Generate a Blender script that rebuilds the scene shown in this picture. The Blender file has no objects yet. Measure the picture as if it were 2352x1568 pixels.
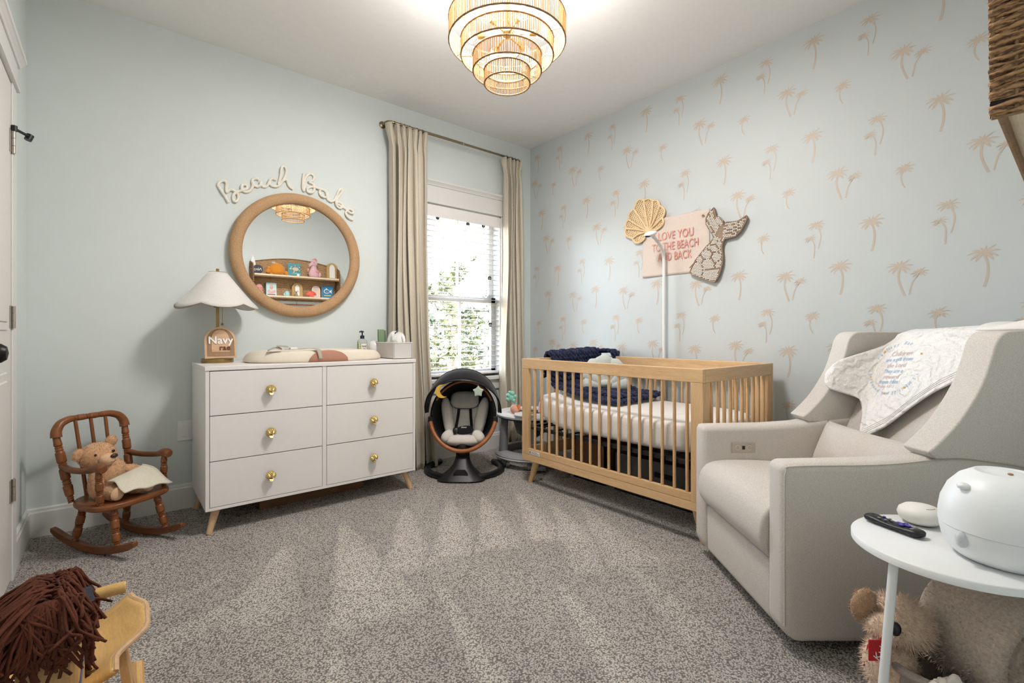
import bpy, bmesh, math, random
from mathutils import Vector, Matrix

# ------------------------------------------------------------------ camera, sky, light, exposure
scene = bpy.context.scene
COL = scene.collection
PI = math.pi
RND = random.Random(11)

CAMX, CAMY, CAMZ = -3.0, -3.348, 1.008
cam_d = bpy.data.cameras.new('camera')
cam_d.sensor_width = 36.0
cam_d.lens = 36.0 * 1098.0 / 2352.0
cam_d.shift_y = -17.0 / 2352.0
cam_d.clip_start = 0.02
cam_d.clip_end = 300
cam = bpy.data.objects.new('camera', cam_d)
COL.objects.link(cam)
cam.location = (CAMX, CAMY, CAMZ)
cam.rotation_euler = (PI / 2, 0, math.atan2(1324.0, 1098.0) - PI / 2)
scene.camera = cam

scene.view_settings.view_transform = 'Standard'
scene.view_settings.look = 'None'
scene.view_settings.gamma = 1.0
scene.view_settings.use_curve_mapping = False
scene.view_settings.exposure = 0.16
cy = scene.cycles
cy.max_bounces = 6
cy.diffuse_bounces = 4
cy.glossy_bounces = 3
cy.transmission_bounces = 4
cy.transparent_max_bounces = 12
cy.caustics_reflective = False
cy.caustics_refractive = False
cy.use_adaptive_sampling = True
cy.adaptive_threshold = 0.06
cy.adaptive_min_samples = 12
cy.sample_clamp_indirect = 4.0

world = bpy.data.worlds.new('sky')
scene.world = world
world.use_nodes = True
_n = world.node_tree.nodes
_l = world.node_tree.links
_n.clear()
_o = _n.new('ShaderNodeOutputWorld')
_b = _n.new('ShaderNodeBackground')
_sky = _n.new('ShaderNodeTexSky')
_sky.sky_type = 'NISHITA'
_sky.sun_disc = False
_sky.sun_elevation = math.radians(42)
_sky.sun_rotation = math.radians(150)
_tc = _n.new('ShaderNodeTexCoord')
_nz = _n.new('ShaderNodeTexNoise')
_nz.inputs['Scale'].default_value = 3.0
_nz.inputs['Detail'].default_value = 2.0
_rmp = _n.new('ShaderNodeValToRGB')
_rmp.color_ramp.elements[0].position = 0.30
_rmp.color_ramp.elements[1].position = 0.62
_mx = _n.new('ShaderNodeMix')
_mx.data_type = 'RGBA'
_mul = _n.new('ShaderNodeMix')
_mul.data_type = 'RGBA'
_mul.blend_type = 'MULTIPLY'
_mul.inputs[0].default_value = 1.0
_mul.inputs[7].default_value = (0.42, 0.42, 0.42, 1)
_l.new(_tc.outputs['Generated'], _nz.inputs['Vector'])
_l.new(_nz.outputs['Fac'], _rmp.inputs['Fac'])
_l.new(_rmp.outputs['Color'], _mx.inputs[0])
_l.new(_sky.outputs['Color'], _mul.inputs[6])
_l.new(_mul.outputs[2], _mx.inputs[6])
_mx.inputs[7].default_value = (1.0, 1.0, 1.0, 1)
_l.new(_mx.outputs[2], _b.inputs['Color'])
_b.inputs['Strength'].default_value = 16.0
_l.new(_b.outputs[0], _o.inputs['Surface'])

_sd = bpy.data.lights.new('sun', 'SUN')
_sd.energy = 4.0
_sd.angle = math.radians(2)
_sd.color = (1.0, 0.95, 0.86)
_s = bpy.data.objects.new('sun', _sd)
COL.objects.link(_s)
_s.rotation_euler = (math.radians(52), 0, math.radians(30))     # shines from behind the house onto the trees

BULB_W = 5.5
FILL_W = 40.0  # power of the added fill lamp above the chandelier
BULB_COLOR = (1.0, 0.955, 0.925)

# ------------------------------------------------------------------ helpers
def V(*a):
    return Vector(a)

def lin(c):
    return tuple((x / 12.92 if x <= 0.04045 else ((x + 0.055) / 1.055) ** 2.4) for x in [k / 255.0 for k in c])

def frame_from(d, up=(0, 0, 1)):
    d = Vector(d).normalized()
    u = Vector(up)
    s = d.cross(u)
    if s.length < 1e-5:
        s = d.cross(Vector((1, 0, 0)))
        if s.length < 1e-5:
            s = d.cross(Vector((0, 1, 0)))
    s.normalize()
    t = s.cross(d).normalized()
    return d, s, t

class MB:
    """collects shapes; build() links them as one mesh object"""
    def __init__(self):
        self.v = []
        self.f = []
        self.mi = []

    def add(self, vs, fs, mi=0):
        o = len(self.v)
        self.v.extend(tuple(p) for p in vs)
        self.f.extend(tuple(i + o for i in f) for f in fs)
        self.mi.extend([mi] * len(fs))
        return self

    def box(self, a, b, mi=0):
        x0, y0, z0 = a
        x1, y1, z1 = b
        vs = [(x0, y0, z0), (x1, y0, z0), (x1, y1, z0), (x0, y1, z0), (x0, y0, z1), (x1, y0, z1), (x1, y1, z1), (x0, y1, z1)]
        return self.add(vs, [(0, 3, 2, 1), (4, 5, 6, 7), (0, 1, 5, 4), (1, 2, 6, 5), (2, 3, 7, 6), (3, 0, 4, 7)], mi)

    def bar(self, p0, p1, w, h, up=(0, 0, 1), w1=None, h1=None, mi=0):
        p0 = Vector(p0); p1 = Vector(p1)
        d, s, t = frame_from(p1 - p0, up)
        w1 = w if w1 is None else w1
        h1 = h if h1 is None else h1
        vs = []
        for p, ww, hh in ((p0, w, h), (p1, w1, h1)):
            for a, b in ((-1, -1), (1, -1), (1, 1), (-1, 1)):
                vs.append(p + s * (a * ww / 2) + t * (b * hh / 2))
        return self.add(vs, [(0, 1, 2, 3), (7, 6, 5, 4), (0, 4, 5, 1), (1, 5, 6, 2), (2, 6, 7, 3), (3, 7, 4, 0)], mi)

    def cyl(self, p0, p1, r0, r1=None, n=14, mi=0, caps=True):
        return self.tube([p0, p1], [r0, r0 if r1 is None else r1], n, caps=caps, mi=mi)

    def tube(self, pts, r, n=8, closed=False, caps=True, mi=0, flat=None, up=None):
        pts = [Vector(p) for p in pts]
        k = len(pts)
        rs = list(r) if isinstance(r, (list, tuple)) else [r] * k
        vs = []
        prev = None
        for i, p in enumerate(pts):
            if closed:
                d = pts[(i + 1) % k] - pts[i - 1]
            else:
                d = pts[min(i + 1, k - 1)] - pts[max(i - 1, 0)]
            if d.length < 1e-9:
                d = Vector((0, 0, 1))
            d.normalize()
            if up is not None:
                _, s, t = frame_from(d, up)
            elif prev is None:
                _, s, t = frame_from(d)
            else:
                s = prev - d * prev.dot(d)
                if s.length < 1e-6:
                    _, s, t = frame_from(d)
                s.normalize()
                t = s.cross(d).normalized()
            prev = s
            fl = 1.0 if flat is None else flat
            for j in range(n):
                a = 2 * PI * j / n
                vs.append(p + s * (math.cos(a) * rs[i]) + t * (math.sin(a) * rs[i] * fl))
        fs = []
        for i in range(k if closed else k - 1):
            a = i * n
            b = ((i + 1) % k) * n
            for j in range(n):
                j2 = (j + 1) % n
                fs.append((a + j, b + j, b + j2, a + j2))
        if caps and not closed:
            fs.append(tuple(range(n)))
            fs.append(tuple(reversed(range((k - 1) * n, k * n))))
        return self.add(vs, fs, mi)

    def lathe(self, prof, n=24, o=(0, 0, 0), mi=0, M=None, caps=True, amp=None):
        vs = []
        for r, z in prof:
            for j in range(n):
                a = 2 * PI * j / n
                rr = r * (amp(a, z) if amp else 1.0)
                p = Vector((rr * math.cos(a), rr * math.sin(a), z))
                if M is not None:
                    p = M @ p
                vs.append(p + Vector(o))
        fs = []
        for i in range(len(prof) - 1):
            for j in range(n):
                j2 = (j + 1) % n
                fs.append((i * n + j, i * n + j2, (i + 1) * n + j2, (i + 1) * n + j))
        if caps:
            fs.append(tuple(reversed(range(n))))
            fs.append(tuple(range((len(prof) - 1) * n, len(prof) * n)))
        return self.add(vs, fs, mi)

    def prism(self, poly, w0, w1, fn, mi=0, bev=0.0):
        """extrude a 2-D outline from w0 to w1; fn(u, v, w) gives the 3-D point; bev chamfers the w1 side"""
        n = len(poly)
        rings = [(poly, w0)]
        if bev > 0:
            rings.append((poly, w1 - bev if w1 > w0 else w1 + bev))
            rings.append((inset(poly, bev), w1))
        else:
            rings.append((poly, w1))
        vs = []
        for pl, w in rings:
            vs += [fn(u, v, w) for u, v in pl]
        fs = [tuple(reversed(range(n)))]
        for k in range(len(rings) - 1):
            for i in range(n):
                j = (i + 1) % n
                fs.append((k * n + i, k * n + j, (k + 1) * n + j, (k + 1) * n + i))
        fs.append(tuple(range((len(rings) - 1) * n, len(rings) * n)))
        return self.add(vs, fs, mi)

    def ball(self, c, r, nu=14, nv=9, M=None, mi=0):
        c = Vector(c)
        rx, ry, rz = r if isinstance(r, (list, tuple)) else (r, r, r)
        vs = []
        for i in range(1, nv):
            th = PI * i / nv
            for j in range(nu):
                a = 2 * PI * j / nu
                p = Vector((rx * math.sin(th) * math.cos(a), ry * math.sin(th) * math.sin(a), rz * math.cos(th)))
                if M is not None:
                    p = M @ p
                vs.append(c + p)
        t = Vector((0, 0, rz)); b = Vector((0, 0, -rz))
        if M is not None:
            t = M @ t; b = M @ b
        vs += [c + t, c + b]
        T = (nv - 1) * nu
        fs = []
        for i in range(nv - 2):
            for j in range(nu):
                j2 = (j + 1) % nu
                fs.append((i * nu + j, (i + 1) * nu + j, (i + 1) * nu + j2, i * nu + j2))
        for j in range(nu):
            j2 = (j + 1) % nu
            fs.append((T, j, j2))
            fs.append((T + 1, (nv - 2) * nu + j2, (nv - 2) * nu + j))
        return self.add(vs, fs, mi)

    def grid(self, nu, nv, fn, cu=False, cv=False, mi=0):
        vs = []
        for i in range(nu):
            for j in range(nv):
                vs.append(fn(i / (nu if cu else nu - 1), j / (nv if cv else nv - 1)))
        fs = []
        for i in range(nu if cu else nu - 1):
            for j in range(nv if cv else nv - 1):
                i2 = (i + 1) % nu
                j2 = (j + 1) % nv
                fs.append((i * nv + j, i2 * nv + j, i2 * nv + j2, i * nv + j2))
        return self.add(vs, fs, mi)

    def mesh(self, name, mat, smooth=False, angle=40):
        me = bpy.data.meshes.new(name)
        me.from_pydata(self.v, [], self.f)
        mats = mat if isinstance(mat, (list, tuple)) else [mat]
        for m in mats:
            me.materials.append(m)
        if len(mats) > 1:
            me.polygons.foreach_set('material_index', self.mi)
        bm = bmesh.new()
        bm.from_mesh(me)
        bmesh.ops.recalc_face_normals(bm, faces=bm.faces)
        bm.to_mesh(me)
        bm.free()
        if smooth:
            me.polygons.foreach_set('use_smooth', [True] * len(me.polygons))
            if angle < 179:
                me.set_sharp_from_angle(angle=math.radians(angle))
        me.update()
        return me

    def build(self, name, mat, parent=None, smooth=False, angle=40, bevel=0.0, seg=2, sub=0, solid=0.0, loc=None):
        me = self.mesh(name, mat, smooth, angle)
        return place(name, me, parent, bevel=bevel, seg=seg, sub=sub, solid=solid, loc=loc)

def inset(poly, d):
    n = len(poly)
    area = sum(poly[i][0] * poly[(i + 1) % n][1] - poly[(i + 1) % n][0] * poly[i][1] for i in range(n))
    sg = 1 if area > 0 else -1
    out = []
    for i in range(n):
        p0 = Vector(poly[i - 1]); p1 = Vector(poly[i]); p2 = Vector(poly[(i + 1) % n])
        e1 = (p1 - p0); e2 = (p2 - p1)
        if e1.length < 1e-9 or e2.length < 1e-9:
            out.append(tuple(p1)); continue
        n1 = Vector((-e1.y, e1.x)).normalized() * sg
        n2 = Vector((-e2.y, e2.x)).normalized() * sg
        m = n1 + n2
        if m.length < 1e-6:
            m = n1
        m.normalize()
        k = max(0.5, m.dot(n1))
        out.append(tuple(p1 + m * (d / k)))
    return out

def place(name, me, parent=None, loc=None, rot=None, bevel=0.0, seg=2, sub=0, solid=0.0):
    o = bpy.data.objects.new(name, me)
    COL.objects.link(o)
    if parent is not None:
        o.parent = parent
    if loc is not None:
        o.location = loc
    if rot is not None:
        o.rotation_euler = rot
    if solid:
        m = o.modifiers.new('thickness', 'SOLIDIFY'); m.thickness = solid; m.offset = 0
    if bevel:
        m = o.modifiers.new('edges', 'BEVEL'); m.width = bevel; m.segments = seg; m.limit_method = 'ANGLE'; m.angle_limit = math.radians(35)
    if sub:
        m = o.modifiers.new('round', 'SUBSURF'); m.levels = sub; m.render_levels = sub
    return o

def tag(o, label, cat, group=None):
    o['label'] = label
    o['category'] = cat
    if group:
        o['group'] = group
    return o

def thing(name, label, cat, loc=(0, 0, 0), rz=0.0, group=None):
    o = bpy.data.objects.new(name, None)
    o.empty_display_size = 0.1
    COL.objects.link(o)
    o.location = loc
    o.rotation_euler = (0, 0, rz)
    return tag(o, label, cat, group)

def structure(o):
    o['kind'] = 'structure'
    return o

def smoothstep(a, b, x):
    t = max(0.0, min(1.0, (x - a) / (b - a)))
    return t * t * (3 - 2 * t)

def spline(pts, per=6, closed=False):
    """Catmull-Rom through the points"""
    P = [Vector(p) for p in pts]
    n = len(P)
    out = []
    for i in range(n if closed else n - 1):
        if closed:
            p0, p1, p2, p3 = P[i - 1], P[i], P[(i + 1) % n], P[(i + 2) % n]
        else:
            p1, p2 = P[i], P[i + 1]
            p0 = P[i - 1] if i > 0 else p1 * 2 - p2
            p3 = P[i + 2] if i + 2 < n else p2 * 2 - p1
        for k in range(per):
            t = k / per
            out.append(0.5 * ((2 * p1) + (p2 - p0) * t + (2 * p0 - 5 * p1 + 4 * p2 - p3) * t * t + (3 * p1 - p0 - 3 * p2 + p3) * t ** 3))
    if not closed:
        out.append(P[-1].copy())
    return out

def text_mesh(s, size, depth=0.0, align='CENTER', shear=0.0, spacing=1.0, weight=0.0):
    cu = bpy.data.curves.new('lettering', 'FONT')
    cu.body = s
    cu.size = size
    cu.align_x = align
    cu.align_y = 'CENTER'
    cu.extrude = depth
    cu.shear = shear
    cu.space_character = spacing
    cu.offset = weight
    cu.resolution_u = 3
    ob = bpy.data.objects.new('lettering_tmp', cu)
    COL.objects.link(ob)
    dg = bpy.context.evaluated_depsgraph_get()
    me = bpy.data.meshes.new_from_object(ob.evaluated_get(dg))
    bpy.data.objects.remove(ob)
    bpy.data.curves.remove(cu)
    return me

def text_obj(name, s, size, mat, M, parent=None, depth=0.0, **k):
    me = text_mesh(s, size, depth, **k)
    me.transform(M)
    me.materials.clear()
    me.materials.append(mat)
    return place(name, me, parent)

# ------------------------------------------------------------------ materials
class NT:
    def __init__(self, name):
        self.m = bpy.data.materials.new(name)
        self.m.use_nodes = True
        self.t = self.m.node_tree
        self.b = self.t.nodes['Principled BSDF']
        self.tc = None

    def n(self, ty, **k):
        nd = self.t.nodes.new(ty)
        for a, b in k.items():
            setattr(nd, a, b)
        return nd

    def l(self, a, b):
        self.t.links.new(a, b)

    def coord(self, scale=(1, 1, 1), kind='Object', rot=(0, 0, 0)):
        if self.tc is None:
            self.tc = self.n('ShaderNodeTexCoord')
        mp = self.n('ShaderNodeMapping')
        mp.inputs['Scale'].default_value = scale
        mp.inputs['Rotation'].default_value = rot
        self.l(self.tc.outputs[kind], mp.inputs['Vector'])
        return mp.outputs['Vector']

    def noise(self, vec, scale, detail=3.0, rough=0.55, dist=0.0):
        nd = self.n('ShaderNodeTexNoise')
        nd.inputs['Scale'].default_value = scale
        nd.inputs['Detail'].default_value = detail
        nd.inputs['Roughness'].default_value = rough
        nd.inputs['Distortion'].default_value = dist
        self.l(vec, nd.inputs['Vector'])
        return nd.outputs['Fac']

    def ramp(self, fac, stops):
        nd = self.n('ShaderNodeValToRGB')
        e = nd.color_ramp.elements
        while len(e) < len(stops):
            e.new(0.5)
        for i, (p, c) in enumerate(stops):
            e[i].position = p
            e[i].color = tuple(c) + (1,)
        self.l(fac, nd.inputs['Fac'])
        return nd.outputs['Color']

    def mix(self, fac, a, b, mode='MIX'):
        nd = self.n('ShaderNodeMix', data_type='RGBA', blend_type=mode)
        for idx, x in ((0, fac), (6, a), (7, b)):
            if hasattr(x, 'links') or hasattr(x, 'is_linked'):
                self.l(x, nd.inputs[idx])
            elif idx == 0:
                nd.inputs[0].default_value = x
            else:
                nd.inputs[idx].default_value = tuple(x) + (1,)
        return nd.outputs[2]

    def math(self, op, a, b=None):
        nd = self.n('ShaderNodeMath', operation=op)
        for i, x in enumerate((a, b)):
            if x is None:
                continue
            if hasattr(x, 'is_linked'):
                self.l(x, nd.inputs[i])
            else:
                nd.inputs[i].default_value = x
        return nd.outputs[0]

    def bump(self, h, strength, dist=0.002):
        nd = self.n('ShaderNodeBump')
        nd.inputs['Strength'].default_value = strength
        nd.inputs['Distance'].default_value = dist
        self.l(h, nd.inputs['Height'])
        self.l(nd.outputs['Normal'], self.b.inputs['Normal'])

    def set(self, **k):
        for a, x in k.items():
            s = self.b.inputs[a.replace('_', ' ')]
            if hasattr(x, 'is_linked'):
                self.l(x, s)
            elif isinstance(x, tuple) and len(x) == 3:
                s.default_value = x + (1,)
            else:
                s.default_value = x
        return self

def plain(name, col, rough=0.5, metal=0.0, var=0.06, scale=30.0, bump=0.0, bscale=200.0, **k):
    t = NT(name)
    c = lin(col)
    v = t.coord()
    f = t.noise(v, scale, 4)
    lo = tuple(x * (1 - var) for x in c)
    hi = tuple(min(1, x * (1 + var)) for x in c)
    t.set(Base_Color=t.ramp(f, [(0.3, lo), (0.7, hi)]), Roughness=rough, Metallic=metal)
    if bump:
        t.bump(t.noise(v, bscale, 3), bump)
    if k:
        t.set(**k)
    return t.m

def wood(name, c1, c2, axis='z', rough=0.45, scale=1.0, knots=0.0):
    t = NT(name)
    s = {'x': (1.2, 14, 14), 'y': (14, 1.2, 14), 'z': (14, 14, 1.2)}[axis]
    v = t.coord(tuple(a * scale for a in s))
    f = t.noise(v, 2.2, 5, 0.6, 0.8)
    v2 = t.coord(tuple(a * scale * 5 for a in s))
    g = t.noise(v2, 5.0, 3, 0.6)
    a, b = lin(c1), lin(c2)
    base = t.ramp(f, [(0.30, a), (0.70, b)])
    fine = t.ramp(g, [(0.30, (0.82, 0.80, 0.78)), (0.65, (1, 1, 1))])
    t.set(Base_Color=t.mix(0.8, base, fine, 'MULTIPLY'), Roughness=rough)
    t.bump(g, 0.12, 0.001)
    return t.m

def fabric(name, c1, c2, scale=900.0, rough=0.9, bump=0.3, slub=(1, 1, 6), sheen=0.25):
    t = NT(name)
    v = t.coord(slub)
    f = t.noise(v, scale * 0.25, 3, 0.7)
    v0 = t.coord()
    g = t.noise(v0, scale, 2, 0.6)
    a, b = lin(c1), lin(c2)
    col = t.ramp(f, [(0.32, a), (0.68, b)])
    sp = t.ramp(g, [(0.35, (0.86, 0.86, 0.86)), (0.6, (1, 1, 1))])
    t.set(Base_Color=t.mix(1.0, col, sp, 'MULTIPLY'), Roughness=rough)
    t.b.inputs['Sheen Weight'].default_value = sheen
    t.b.inputs['Specular IOR Level'].default_value = 0.2
    t.bump(g, bump, 0.0015)
    return t.m

def plush(name, col, scale=160.0, var=0.22, bump=0.9):
    t = NT(name)
    v = t.coord()
    nd = t.n('ShaderNodeTexVoronoi')
    nd.inputs['Scale'].default_value = scale
    t.l(v, nd.inputs['Vector'])
    f = t.noise(v, scale * 0.6, 4, 0.65)
    h = t.math('ADD', nd.outputs['Distance'], t.math('MULTIPLY', f, -0.7))
    c = lin(col)
    t.set(Base_Color=t.ramp(f, [(0.3, tuple(x * (1 - var) for x in c)), (0.7, tuple(min(1, x * (1 + var)) for x in c))]), Roughness=0.95)
    t.b.inputs['Sheen Weight'].default_value = 0.4
    t.b.inputs['Specular IOR Level'].default_value = 0.1
    t.bump(h, -bump, 0.006)
    return t.m

def woven(name, c1, c2, rows=90.0, vert=(0, 0, 1)):
    """twisted seagrass rows"""
    t = NT(name)
    v = t.coord((1, 1, 1))
    w = t.n('ShaderNodeTexWave', wave_type='BANDS', bands_direction='Z', wave_profile='SIN')
    w.inputs['Scale'].default_value = rows / 6.28
    w.inputs['Distortion'].default_value = 3.0
    w.inputs['Detail'].default_value = 2.0
    w.inputs['Detail Scale'].default_value = 3.0
    t.l(v, w.inputs['Vector'])
    f = t.noise(t.coord((60, 60, 130)), 1.0, 3, 0.7)
    h = t.math('ADD', t.math('MULTIPLY', w.outputs['Fac'], 0.6), f)
    t.set(Base_Color=t.ramp(h, [(0.45, lin(c1)), (1.05, lin(c2))]), Roughness=0.85)
    t.bump(h, 0.8, 0.006)
    return t.m

def glassy(name, col=(1, 1, 1), amount=0.06):
    t = NT(name)
    tr = t.n('ShaderNodeBsdfTransparent')
    tr.inputs['Color'].default_value = tuple(col) + (1,)
    gl = t.n('ShaderNodeBsdfGlossy')
    gl.inputs['Roughness'].default_value = 0.02
    mx = t.n('ShaderNodeMixShader')
    lw = t.n('ShaderNodeLayerWeight')
    lw.inputs['Blend'].default_value = 0.25
    t.l(t.math('ADD', t.math('MULTIPLY', lw.outputs['Fresnel'], 0.5), amount * 0.5), mx.inputs[0])
    t.l(tr.outputs[0], mx.inputs[1])
    t.l(gl.outputs[0], mx.inputs[2])
    t.l(mx.outputs[0], t.t.nodes['Material Output'].inputs['Surface'])
    return t.m

M = {}
M['trim'] = plain('trim_paint', (226, 225, 222), 0.45, var=0.01)
M['door'] = plain('door_paint', (222, 220, 215), 0.5, var=0.01)
M['ceil'] = plain('ceiling_paint', (238, 236, 233), 0.9, var=0.015, bump=0.05)
M['wall'] = plain('wall_paint', (217, 224, 222), 0.85, var=0.012, scale=8, bump=0.04, bscale=350)
M['paper'] = plain('wallpaper', (200, 206, 207), 0.52, var=0.01, scale=8, bump=0.03, bscale=420)
M['palm'] = plain('palm_print', (198, 185, 170), 0.45, var=0.03)
M['white'] = plain('white_lacquer', (240, 236, 233), 0.4, var=0.01)
M['whiteplastic'] = plain('white_plastic', (232, 233, 233), 0.35, var=0.01)
M['whitemetal'] = plain('white_powder_coat', (230, 231, 230), 0.45, var=0.01)
M['gap'] = plain('dark_gap', (30, 28, 30), 0.8)
M['black'] = plain('black_plastic', (22, 22, 24), 0.42, var=0.1)
M['blackfab'] = fabric('black_fabric', (20, 20, 24), (32, 32, 38), 700)
M['brass'] = plain('antique_brass', (158, 132, 82), 0.32, 0.9, var=0.1)
M['gold'] = plain('brushed_gold', (206, 180, 116), 0.3, 0.85, var=0.08)
M['bronze'] = plain('bronze_rod', (140, 124, 100), 0.35, 0.8, var=0.08)
M['nickel'] = plain('satin_nickel', (186, 178, 168), 0.4, 0.8, var=0.05)
M['darkmetal'] = plain('dark_bronze', (40, 36, 34), 0.4, 0.6, var=0.1)
M['leg'] = wood('pale_leg_wood', (205, 170, 128), (224, 192, 150), 'z')
# ------------------------------------------------------------------ room shell
XW, YW, ZC = -3.34, -3.43, 2.74       # left wall, near wall, ceiling

# carpet: vacuum strokes are stored as a point attribute "pile"
def carpet_material():
    t = NT('carpet')
    v = t.coord()
    vo = t.n('ShaderNodeTexVoronoi')
    vo.inputs['Scale'].default_value = 165.0
    vo.inputs['Randomness'].default_value = 1.0
    t.l(v, vo.inputs['Vector'])
    f = t.noise(v, 230, 3, 0.7)
    g = t.noise(v, 4.0, 4, 0.6)
    sp = t.math('ADD', t.math('MULTIPLY', vo.outputs['Distance'], -0.75), f)
    c = t.ramp(sp, [(-0.0, lin((150, 140, 132))), (0.10, lin((216, 207, 199))), (0.28, lin((252, 246, 240)))])
    at = t.n('ShaderNodeAttribute', attribute_name='pile')
    pile = t.ramp(at.outputs['Fac'], [(0.0, (0.72, 0.715, 0.71)), (0.42, (0.92, 0.915, 0.91)), (0.9, (1.32, 1.31, 1.29))])
    big = t.ramp(g, [(0.3, (0.93, 0.93, 0.93)), (0.7, (1.04, 1.04, 1.04))])
    t.set(Base_Color=t.mix(1.0, t.mix(1.0, c, pile, 'MULTIPLY'), big, 'MULTIPLY'), Roughness=0.97)
    t.b.inputs['Specular IOR Level'].default_value = 0.05
    t.b.inputs['Sheen Weight'].default_value = 0.15
    t.bump(sp, 1.0, 0.012)
    return t.m

# each stroke: narrow start, wide end (floor x, y) with end half width and strength
STROKES = [((-2.06, -0.78), (-2.28, -1.75), .20, .9), ((-1.70, -0.80), (-2.02, -1.50), .13, .8),
           ((-1.42, -0.84), (-1.80, -1.52), .13, .9), ((-1.22, -0.92), (-1.60, -1.58), .12, .9),
           ((-1.02, -1.02), (-1.36, -1.66), .11, .8), ((-0.98, -1.30), (-1.42, -2.02), .13, .7),
           ((-0.90, -1.45), (-1.24, -2.10), .14, .55), ((-2.35, -0.86), (-2.62, -1.50), .15, .6),
           ((-1.98, -1.62), (-2.30, -2.75), .07, .7), ((-2.45, -1.75), (-2.70, -2.80), .10, .5),
           ((-1.60, -1.95), (-1.98, -2.75), .09, .55), ((-1.25, -2.0), (-1.50, -2.55), .09, .4),
           ((-2.55, -1.25), (-3.0, -1.50), .10, .5), ((-2.62, -1.05), (-3.1, -1.2), .08, .4)]
def pile_at(x, y):
    a = 0.42
    for (x0, y0), (x1, y1), w, s in STROKES:
        dx, dy = x1 - x0, y1 - y0
        L = math.hypot(dx, dy)
        u = ((x - x0) * dx + (y - y0) * dy) / (L * L)
        if u < 0 or u > 1.06:
            continue
        d = ((x - x0) * -dy + (y - y0) * dx) / L
        ww = 0.02 + w * u
        k = 1 - smoothstep(ww * 0.55, ww, abs(d))
        if k > 0:
            k *= smoothstep(0, 0.12, u) * (1 - smoothstep(0.93, 1.06, u))
            a = max(a, 0.42 + 0.5 * s * k * (1.0 if d * 1 < ww * 0.2 else 0.75))
            if abs(d) > ww * 0.9:
                a = min(a, 0.36)
    a += 0.16 * math.sin(x * 9 + 1.3 * math.sin(y * 4)) * math.sin(y * 3.1 + 1) * 0.5
    return a

mb = MB()
NX, NY = 260, 266
mb.grid(NX, NY, lambda u, v: (XW - 0.05 + u * (0.1 - XW), YW - 0.05 + v * (0.1 - YW), 0.0))
me = mb.mesh('floor', carpet_material())
at = me.attributes.new('pile', 'FLOAT', 'POINT')
at.data.foreach_set('value', [pile_at(p.co.x, p.co.y) for p in me.vertices])
floor = structure(place('floor', me))
mb = MB().box((XW - 0.15, YW - 0.15, -0.15), (0.15, 0.15, -0.002))
structure(mb.build('floor_slab', M['gap']))['kind'] = 'structure'

structure(MB().box((XW - 0.15, YW - 0.15, ZC), (0.15, 0.15, ZC + 0.12)).build('ceiling', M['ceil']))

# back wall with the window opening
WX0, WX1, WZ0, WZ1 = -1.125, -0.352, 0.645, 2.055
T = 0.14
mb = MB()
mb.box((XW - 0.15, 0, -0.1), (WX0, T, ZC + 0.05))
mb.box((WX1, 0, -0.1), (0.15, T, ZC + 0.05))
mb.box((WX0, 0, -0.1), (WX1, T, WZ0))
mb.box((WX0, 0, WZ1), (WX1, T, ZC + 0.05))
wall_back = structure(mb.build('wall_back', M['wall']))
wall_right = structure(MB().box((0, YW - 0.15, -0.1), (0.15, T, ZC + 0.05)).build('wall_right', M['paper']))
wall_left = structure(MB().box((XW - 0.15, YW - 0.15, -0.1), (XW, T, ZC + 0.05)).build('wall_left', M['wall']))
wall_front = structure(MB().box((XW - 0.15, YW - 0.15, -0.1), (0.15, YW, ZC + 0.05)).build('wall_front', M['wall']))

def baseboard(name, poly_along, fn):
    mb = MB()
    prof = [(0, 0), (0.015, 0), (0.015, 0.118), (0.011, 0.126), (0.010, 0.136), (0.004, 0.142), (0, 0.142)]
    mb.prism(prof, poly_along[0], poly_along[1], fn)
    return structure(mb.build(name, M['trim']))
baseboard('baseboard_back', (XW, 0.0), lambda u, v, w: (w, -u, v))
baseboard('baseboard_right', (YW, 0.0), lambda u, v, w: (-u, w, v))
baseboard('baseboard_front', (XW, 0.0), lambda u, v, w: (w, YW + u, v))
baseboard('baseboard_left', (-0.452, 0.0), lambda u, v, w: (XW + u, w, v))
baseboard('baseboard_left_near', (YW, -1.42), lambda u, v, w: (XW + u, w, v))

# palm prints: thin motifs lying on the wallpaper
def leaf(mb, a, L, w, curl, o=(0, 0)):
    """one frond: a tapering stroke that bends downwards"""
    pts = []
    n = 5
    x, y = o
    an = a
    cl = [(x, y)]
    for i in range(n):
        x += math.cos(an) * L / n
        y += math.sin(an) * L / n
        an -= curl / n * (1 if math.cos(a) >= 0 else -1)
        cl.append((x, y))
    left, right = [], []
    for i, p in enumerate(cl):
        q = cl[min(i + 1, n)]; r = cl[max(i - 1, 0)]
        d = Vector((q[0] - r[0], q[1] - r[1])).normalized()
        ww = w * (0.35 + 0.65 * math.sin(PI * min(1, 0.25 + i / n * 0.62))) * (1 if i < n else 0.15) / 2
        left.append((p[0] - d.y * ww, p[1] + d.x * ww))
        right.append((p[0] + d.y * ww, p[1] - d.x * ww))
    poly = right + left[::-1]
    w = -0.0006 - 0.00004 * (len(mb.f) % 29)
    mb.add([(w, -u, v) for u, v in poly], [tuple(range(len(poly)))])

def trunk(mb, pts, w0, w1):
    P = spline([(p[0], p[1], 0) for p in pts], 5)
    vs, fs = [], []
    for i, p in enumerate(P):
        q = P[min(i + 1, len(P) - 1)]; r = P[max(i - 1, 0)]
        d = (q - r).normalized()
        w = (w0 + (w1 - w0) * i / (len(P) - 1)) / 2
        vs += [(-0.0008, -(p.x - d.y * w), p.y + d.x * w), (-0.0008, -(p.x + d.y * w), p.y - d.x * w)]
        if i:
            k = 2 * i
            fs.append((k - 2, k - 1, k + 1, k))
    mb.add(vs, fs)

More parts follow.
